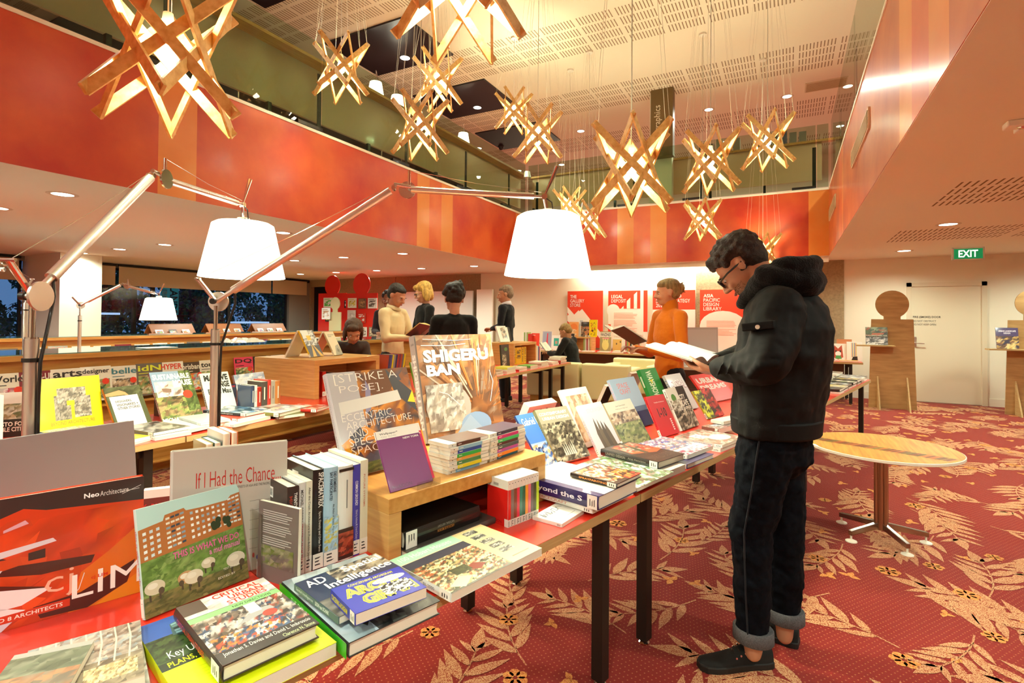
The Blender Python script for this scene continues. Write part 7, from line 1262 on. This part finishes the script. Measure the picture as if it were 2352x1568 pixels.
shoe(man, fl(1770, 1524), fl(1604, 1534), SH, '#1f1d1b', name='left_shoe'.replace('left_', ''), wd=.05); shoe(man, fl(1836, 1484), fl(1690, 1436), SH, '#1f1d1b', wd=.05)
b0 = (LWr+RWr)/2; Mw = frame(MO, -ML, MF, (0, 0, 1)) @ Matrix.Translation(b0+V((0, .045, .012))) @ Matrix.Rotation(math.radians(14), 4, 'X')
openbook(Mw, .17, .22, 'open white book held by the standing man', '#f6f0e6', .22, '#d8d0c4')
# ---------------- the others
def ang_to(P, Q): return math.degrees(math.atan2(Q.y-P.y, Q.x-P.x))
PR = math.degrees(math.atan2(CR.y, CR.x)); PF = math.degrees(math.atan2(CF.y, CF.x))
O1 = floorpt(903, 6.5); person('man in a beige shirt facing right, looking down into an open book', O1, PR-25, 1.80, '#c08468', ('short', '#221812'), '#dcc49c', '#1c1a1c', hp=28, hy=0, hs=1.12, collar='#e0ca a4'.replace(' ', ''), topname='shirt', pose=dict(hed=(0, .05, 1.62), elR=(.24, .08, 1.12), elL=(-.24, .08, 1.12), wrR=(.09, .31, 1.13), wrL=(-.1, .31, 1.13)))
t_ = Matrix.Translation(O1) @ Matrix.Rotation(math.radians(PR-25-90), 4, 'Z'); openbook(t_ @ Matrix.Translation((0, .36, 1.17)) @ Matrix.Rotation(math.radians(35), 4, 'X'), .2, .24, 'open yellow and white book held by the man in the beige shirt', '#e0b86c', .3, '#3a2c38')
O2 = floorpt(976, 7.25); person('smiling blonde woman in a black top standing behind the open book', O2, PR-150, 1.88, '#d8a080', ('bob', '#c8a050'), '#141214', '#1a181a', fem=True, hp=18, hy=-10, hs=1.08, glasses=True, topname='top')
O3 = floorpt(1043, 5.15); person('woman in a black top seen from behind with dark pinned-up hair', O3, PF+18, 1.70, '#c8937a', ('updo', '#22140f'), '#121012', '#161416', fem=True, hp=32, hs=1.12, topname='top')
O4 = floorpt(1163, 8.95); person('grey-haired man in a dark navy sweater with a white collar, smiling', O4, PR+160, 1.95, '#c89070', ('short', '#8a7460'), '#14131c', '#17161a', hp=10, hy=20, hs=1.12, collar='#d8d8e0', topname='sweater', pose=dict(elR=(.24, 0, 1.14), elL=(-.24, 0, 1.14), wrR=(.07, .2, 1.08), wrL=(-.06, .21, 1.1)))
O5 = floorpt(1537, 4.72); person('woman in an orange roll-neck sweater holding an open magazine', O5, PR-165, 1.77, '#c8906c', ('bun', '#8c7448'), '#c86a10', '#141214', fem=True, hp=6, hy=-18, hs=1.0, collar='roll', topname='sweater', sc=60, voxel=.0105, pose=dict(elR=(.26, .04, 1.08), elL=(-.26, .04, 1.08), wrR=(.14, .27, 1.13), wrL=(-.12, .27, 1.13)))
t_ = Matrix.Translation(O5) @ Matrix.Rotation(math.radians(PR-165-90), 4, 'Z'); openbook(t_ @ Matrix.Translation((.02, .34, 1.18)) @ Matrix.Rotation(math.radians(30), 4, 'X'), .19, .25, 'open magazine held by the woman in the orange sweater', '#cfc4b4', .4, '#4c3c34')
O6 = V((-3.35, 8.72, 0)); person('bearded man in black seated on the cream sofa, reading', O6, 178, 1.78, '#c08a68', ('short', '#8a6a3c'), '#141318', '#17161a', hp=35, hs=1.1, topname='sweater', seated=True,
    pose=dict(pel=(0, 0, .56), che=(0, .05, .86), nek=(0, .1, 1.03), hed=(0, .15, 1.15), shR=(.175, .08, 1.0), shL=(-.175, .08, 1.0), elR=(.22, .2, .76), elL=(-.22, .2, .76), wrR=(.08, .44, .78), wrL=(-.08, .44, .78), hiR=(.09, .02, .56), hiL=(-.09, .02, .56), knR=(.12, .45, .62), knL=(-.12, .45, .60), anR=(.12, .62, .2), anL=(-.12, .62, .2)))
openbook(Matrix.Translation(O6) @ Matrix.Rotation(math.radians(88), 4, 'Z') @ Matrix.Translation((0, .50, .81)) @ Matrix.Rotation(math.radians(50), 4, 'X'), .13, .19, 'small open book held by the seated bearded man', '#e0d8cc', .3, '#1c1a1c')
O7 = floorpt(805, 6.15); person('woman with brown hair bending down behind the tall oak box, only her head showing', O7, PR-65, 1.62, '#b87c5c', ('bob', '#4a2c18'), '#3c2c28', '#1c1a1c', fem=True, hp=30, hs=1.2, topname='top',
    pose=dict(pel=(0, -.2, .78), che=(0, .02, 1.02), nek=(0, .16, 1.2), hed=(0, .26, 1.33), shR=(.16, .1, 1.15), shL=(-.16, .1, 1.15), elR=(.2, .2, .9), elL=(-.2, .2, .9), wrR=(.1, .42, .88), wrL=(-.1, .42, .88), hiR=(.09, -.2, .76), hiL=(-.09, -.2, .76), knR=(.1, .1, .45), knL=(-.1, .1, .45)))
O8 = floorpt(893, 9.1); person('person with bushy dark hair standing mostly hidden behind the man in the beige shirt', O8, PF+180, 1.82, '#8a5a40', ('updo', '#1c1412'), '#2c2428', '#1c1a1c', hs=1.25, topname='top')
# ================================================================ BOOKS FARTHER BACK
NTH = ('first', 'second', 'third', 'fourth', 'fifth', 'sixth', 'seventh', 'eighth', 'ninth', 'tenth', 'eleventh', 'twelfth')
def fb(x0, x1, ytop, Y, z, c, lb, art=(), t=.02, grp='books on the far wall tables', tilt=6, spine=False):
    A_, B_ = at(x0, 780, Y=Y), at(x1, 780, Y=Y); h_ = at((x0+x1)/2, ytop, Y=Y).z-z; a = math.radians(tilt); v = V((0, math.sin(a), math.cos(a))); u = V((1, 0, 0)); n = u.cross(v)
    if spine: return book(frame((A_.x, Y, z), (0, 1, 0), (0, 0, 1), (1, 0, 0)), .16, h_, B_.x-A_.x-.001, c, front=(), label=lb, simple=True, group=grp)
    return book(frame(V((A_.x, Y, z+t*math.sin(a)))-n*t, u, v, n), B_.x-A_.x, h_, t, c, front=list(art), label=lb, simple=True, group=grp)
FZ = .72
for x0, x1, yt, c, lb, art in (
    (1220, 1238, 765, '#e04028', 'plain red book standing at the left part of the far wall table', [('r', .1, .85, .45, .88, '#f0e0d8')]),
    (1245, 1266, 761, '#a8a8b8', 'grey book with a red figure on the far wall table', [('r', .1, .2, .95, .95, '#9ca0b4'), ('p', [(.3, 0), (.45, .5), (.5, .9), (.6, .9), (.6, .4), (.85, 0)], '#d83040')]),
    (1266, 1287, 770, '#f0ece4', 'white book with a teal square on the far wall table', [('r', .25, .25, .8, .8, '#3cb0a0'), ('r', .4, .4, .65, .6, '#c8a088')]),
    (1377, 1403, 761, '#a8a070', 'book titled FANZINES with a yellow hand on the far wall table', [('r', 0, .72, 1, .95, '#f0ece0'), ('t', 'FANZINES', .06, .76, .94, .92, '#1c1a18', 1), ('r', .2, .62, .8, .68, '#e890a8'), ('e', .5, .32, .3, .26, '#e8e08c'), ('r', .26, .4, .34, .66, '#e8e08c'), ('r', .44, .45, .52, .62, '#e8e08c'), ('r', .66, .4, .74, .62, '#e8e08c')]),
    (1407, 1436, 762, '#ece6d8', 'white and tan book titled FRUTIGER TYPEFACES on the far wall table', [('r', 0, 0, .7, .62, '#d8b060'), ('t', 'FRUTIGER', .3, .85, .9, .93, '#c8b8a0'), ('t', 'TYPEFACES', .04, .7, .7, .8, '#c89070'), ('e', .3, .4, .05, .05, '#4c4438'), ('e', .6, .5, .05, .05, '#4c4438')])):
    fb(x0, x1, yt, 10.8, FZ, c, lb, art)
R = random.Random(77)
for (xa, xb, n, yt, nm2) in ((1200, 1219, 6, 763, 'left end of the far wall tables'), (1436, 1473, 10, 769, 'right of FRUTIGER TYPEFACES'), (1340, 1354, 4, 770, 'inside the oak box on the far wall table')):
    for i in range(n):
        c = R.choice(('#b83028', '#c8c0b0', '#5c7c9c', '#8c9c58', '#e8e0d0', '#2c2826', '#d8803c', '#a84c50')); w_ = (xb-xa)/n
        fb(xa+w_*i, xa+w_*(i+1), yt+R.uniform(-1, 4), 10.72, FZ, c, '%s spine standing %s' % (NTH[i], nm2), spine=True, grp='spines '+nm2)
A_, B_ = at(1294, 780, Y=10.7), at(1358, 780, Y=10.7); riser(frame((A_.x, 10.7, FZ), (1, 0, 0), (0, 1, 0), (0, 0, 1)), B_.x-A_.x, .3, .30, 'small oak box on the far wall table behind the seated man', .03, 1)
fb(1298, 1318, 766, 10.66, FZ, '#2c221c', 'dark book with white script in front of the small oak box', [('n', .15, .45, .85, .85, ['#d8d0c0', '#2c221c', '#2c221c'], 5, 5, 4), ('n', .1, .1, .9, .3, ['#a86c3c', '#3c2c20', '#c8a060'], 5, 3, 2)])
for x0, x1, yt, c, lb, art in ((1306, 1328, 739, '#e8a060', 'orange book on top of the small oak box', [('e', .5, .6, .4, .3, '#e88038'), ('n', .2, .1, .8, .5, ['#f0c8a0', '#e8a060'], 4, 4, 2)]), (1322, 1346, 731, '#f0ece4', 'white book at the back on top of the small oak box', [('r', .35, .6, .65, .9, '#c8c8d0')]), (1334, 1353, 739, '#3c342c', 'dark photo book on top of the small oak box', [('n', 0, 0, 1, .7, ['#5c5448', '#a89c88', '#2c2620', '#c0784c'], 6, 6, 3)]), (1352, 1371, 734, '#f0d400', 'yellow book with red figures on top of the small oak box', [('n', .2, .1, .8, .85, ['#f0d400', '#d83028', '#1c1a18', '#f0d400', '#f0d400'], 6, 8, 3)])):
    fb(x0, x1, yt, 10.78+(.05 if x0 == 1322 else 0), FZ+.301, c, lb, art, t=.012)
for i in range(11):
    x = -5.15+i*.33
    for k in range(R.choice((1, 2))):
        c = R.choice(('#ece6da', '#e0dcd4', '#d8d0c4', '#c84030', '#f0ece4')); o = book(frame((x+R.uniform(-.02, .02), 10.43, FZ+.022*k), (1, 0, 0), (0, 1, 0), (0, 0, 1)), .24, .19, .02, c, simple=True, label='flat book, %s pile from the left along the front of the far wall table, %s' % (NTH[i], ('lower', 'upper')[k]), group='flat books on the far wall table')
# right end, left of the wooden figure
fb(1910, 1944, 789, 10.7, FZ, '#ece6dc', 'white book with a red and green fox face on the right far table', [('p', [(.1, .2), (.2, .9), (.45, .7), (.7, .92), (.8, .2), (.45, .05)], '#b8503c'), ('e', .45, .4, .2, .15, '#f0ece4'), ('p', [(.25, .1), (.7, .1), (.6, .3), (.3, .3)], '#4c9c58'), ('e', .3, .55, .06, .05, '#2c2826'), ('e', .6, .55, .06, .05, '#2c2826')])
fb(1945, 1981, 785, 10.68, FZ, '#efe9dd', 'white book with coloured vertical stripes on the right far table', [('r', .3+.06*i, .2, .34+.06*i, .95, ('#d89040', '#6c88b0', '#d8c060', '#4c6a94', '#c87040', '#d8c060')[i]) for i in range(6)]+[('p', [(.3, .05), (.7, .05), (.68, .25), (.4, .22)], '#2c2826')])
fb(1922, 1957, 779, 10.95, FZ+.02, '#c87c50', 'orange brown book behind the fox book')
for i, (x0, c) in enumerate(((.15, '#e8e2d8'), (.45, '#5c5650'), (.78, '#e8a84c'))): book(frame((x0, 10.43, FZ), (1, 0, 0), (0, 1, 0), (0, 0, 1)), .26, .19, .022, c, simple=True, label='flat %s book near the right end of the far wall tables' % ('white', 'dark grey', 'amber')[i], group='flat books at the right end of the far wall tables')
# ---- left row, around the far oak box
GX = 'books around the far oak box'
def bx(x, y, z, w_, h_, t_, c, lb, rot=0, front=()): # spine facing +x (towards the aisle)
    return book(frame((x, y, z), (-1, 0, 0), (0, 0, 1), (0, 1, 0)), w_, h_, t_, c, front=(), spine=front, label=lb, group=GX, simple=True)
for i, (c, t_, art, lb) in enumerate((('#e8c400', .08, [('v', '667-999', .3, .1, .75, .9, '#1c1a10', 1)], 'yellow volume numbered 667-999 with a black band'), ('#f0cc00', .17, [('t', '667', .15, .6, .85, .85, '#1c1a10', 1.5), ('t', '-999', .1, .3, .85, .55, '#1c1a10', 1.5)], 'wide yellow volume with the number 667 -999'), ('#e8c400', .08, [('v', '33.4-666', .3, .1, .7, .9, '#1c1a10', 1)], 'yellow volume with 33 and 666 on its spine'), ('#f0cc00', .08, [('v', '000-333', .3, .1, .75, .9, '#1c1a10', 1)], 'yellow volume numbered 000-333, rightmost'))):
    bx(-3.68, 7.06+(0, .09, .27, .36)[i], ZT, .15, .26, t_, c, lb+' in the far oak box', front=art)
book(frame((-3.56, 6.45, ZT), (0, 1, 0), (-.08, 0, .997), (.997, 0, .08)), .24, .33, .02, '#2c3a30', front=[('r', 0, .0, 1, 1, '#2c302c'), ('n', .1, .1, .6, .6, ['#c8c0a8', '#1c1a18', '#8c8468'], 4, 8, 2), ('e', .6, .8, .2, .08, '#4c8c48')], label='dark green book leaning beside the far oak box', group=GX, simple=True)
for i, c in enumerate(('#1c1816', '#efe9dc', '#e8e4da', '#5c7cb0', '#c84c60', '#efeae0')): bx(-3.66, 7.8+i*.035, ZT, .16, .27-.008*i, .033, c, '%s spine right of the far oak box, %s' % (('black', 'white', 'cream', 'blue', 'rose', 'pale')[i], NTH[i]))
book(frame((-3.9, 7.02, RZ2), (.3, .95, 0), (-.42*.95, .42*.3, .9), V((.3, .95, 0)).cross(V((-.42*.95, .42*.3, .9))).normalized()), .2, .27, .03, '#e8e0d8', front=[('n', .35, .2, .85, .9, ['#b89880', '#8c6c58', '#d8c8b8', '#4c3c34'], 4, 6, 2)], label='white book with a portrait leaning on the far oak box', simple=True, group=GX)
for i in range(2): book(frame((-3.92, 7.30+i*.07, RZ2), (.3, .95, 0), (-.3*.95, .3*.3, .95), V((.3, .95, 0)).cross(V((-.3*.95, .3*.3, .95))).normalized()), .05, .24, .02, ('#e8e4dc', '#2c2624')[i], label='slim %s book leaning on the far oak box' % ('white', 'dark')[i], simple=True, group=GX)
for i, (y, n, c) in enumerate(((5.5, 2, '#6c4c38'), (5.85, 3, '#d8c850'), (6.2, 2, '#e8e4dc'), (6.55, 2, '#58a850'), (6.9, 3, '#efe9dc'), (7.3, 2, '#e0dad0'), (7.62, 4, '#efeae0'))):
    for k in range(n): book(frame((-3.13-R.uniform(0, .02), y+R.uniform(-.02, .02), ZT+.027*k+.025), (0, 1, 0), (-1, 0, 0), (0, 0, 1)) @ Matrix.Translation((0, 0, -.025)), .24, .2, .025, c if k == n-1 else R.choice(('#ece6da', '#d8d0c4', '#c0302a', '#e4ded2')), simple=True, label='flat book in the %s edge pile from the left on the far left table, %s' % (NTH[i], ('bottom', 'second', 'third', 'top')[k]), group='edge piles on the far left table', front=[('n', .05, .05, .95, .95, [c, '#e8e0d0', c, '#a89880'], 5, 4, i+k)] if R.random() < .5 else ())
# behind the tall oak box
for i, c in enumerate(('#a83c20', '#3c3a6c', '#4c4888', '#d8c820', '#8c8c94', '#38386c', '#a83830', '#7c2c50', '#b04c2c', '#6c6c74', '#e0cc10')):
    book(frame((-3.55, 4.05+i*.026, ZT+.12), (-1, 0, 0), (0, .18, .98), (0, .98, -.18)), .14, .21, .024, c, simple=True, label='%s spine from the left in the coloured row right of the tall oak box' % NTH[i], group='coloured spines right of the tall oak box')
m = MB(); m.box((-3.75, 4.0, ZT), (-3.5, 4.4, ZT+.118)); tag(m.obj('book_box', WOODY, bevel=.002), 'low box under the coloured row of spines right of the tall oak box', 'box')
book(frame((-3.3, 4.2, ZT), (.1, .99, 0), (-.3, .03, .95), V((.1, .99, 0)).cross(V((-.3, .03, .95))).normalized()), .19, .26, .02, '#ece8e0', front=[('t', 'Goods', .1, .7, .5, .8, '#2c2826', .5), ('e', .6, .6, .2, .12, '#d8305c'), ('t', 'G', .3, .1, .38, .16, '#2c2826')], spine=[('r', 0, 0, 1, 1, '#58b030')], label='white book with a pink shape and green spine behind STRIKE A POSE', simple=True)
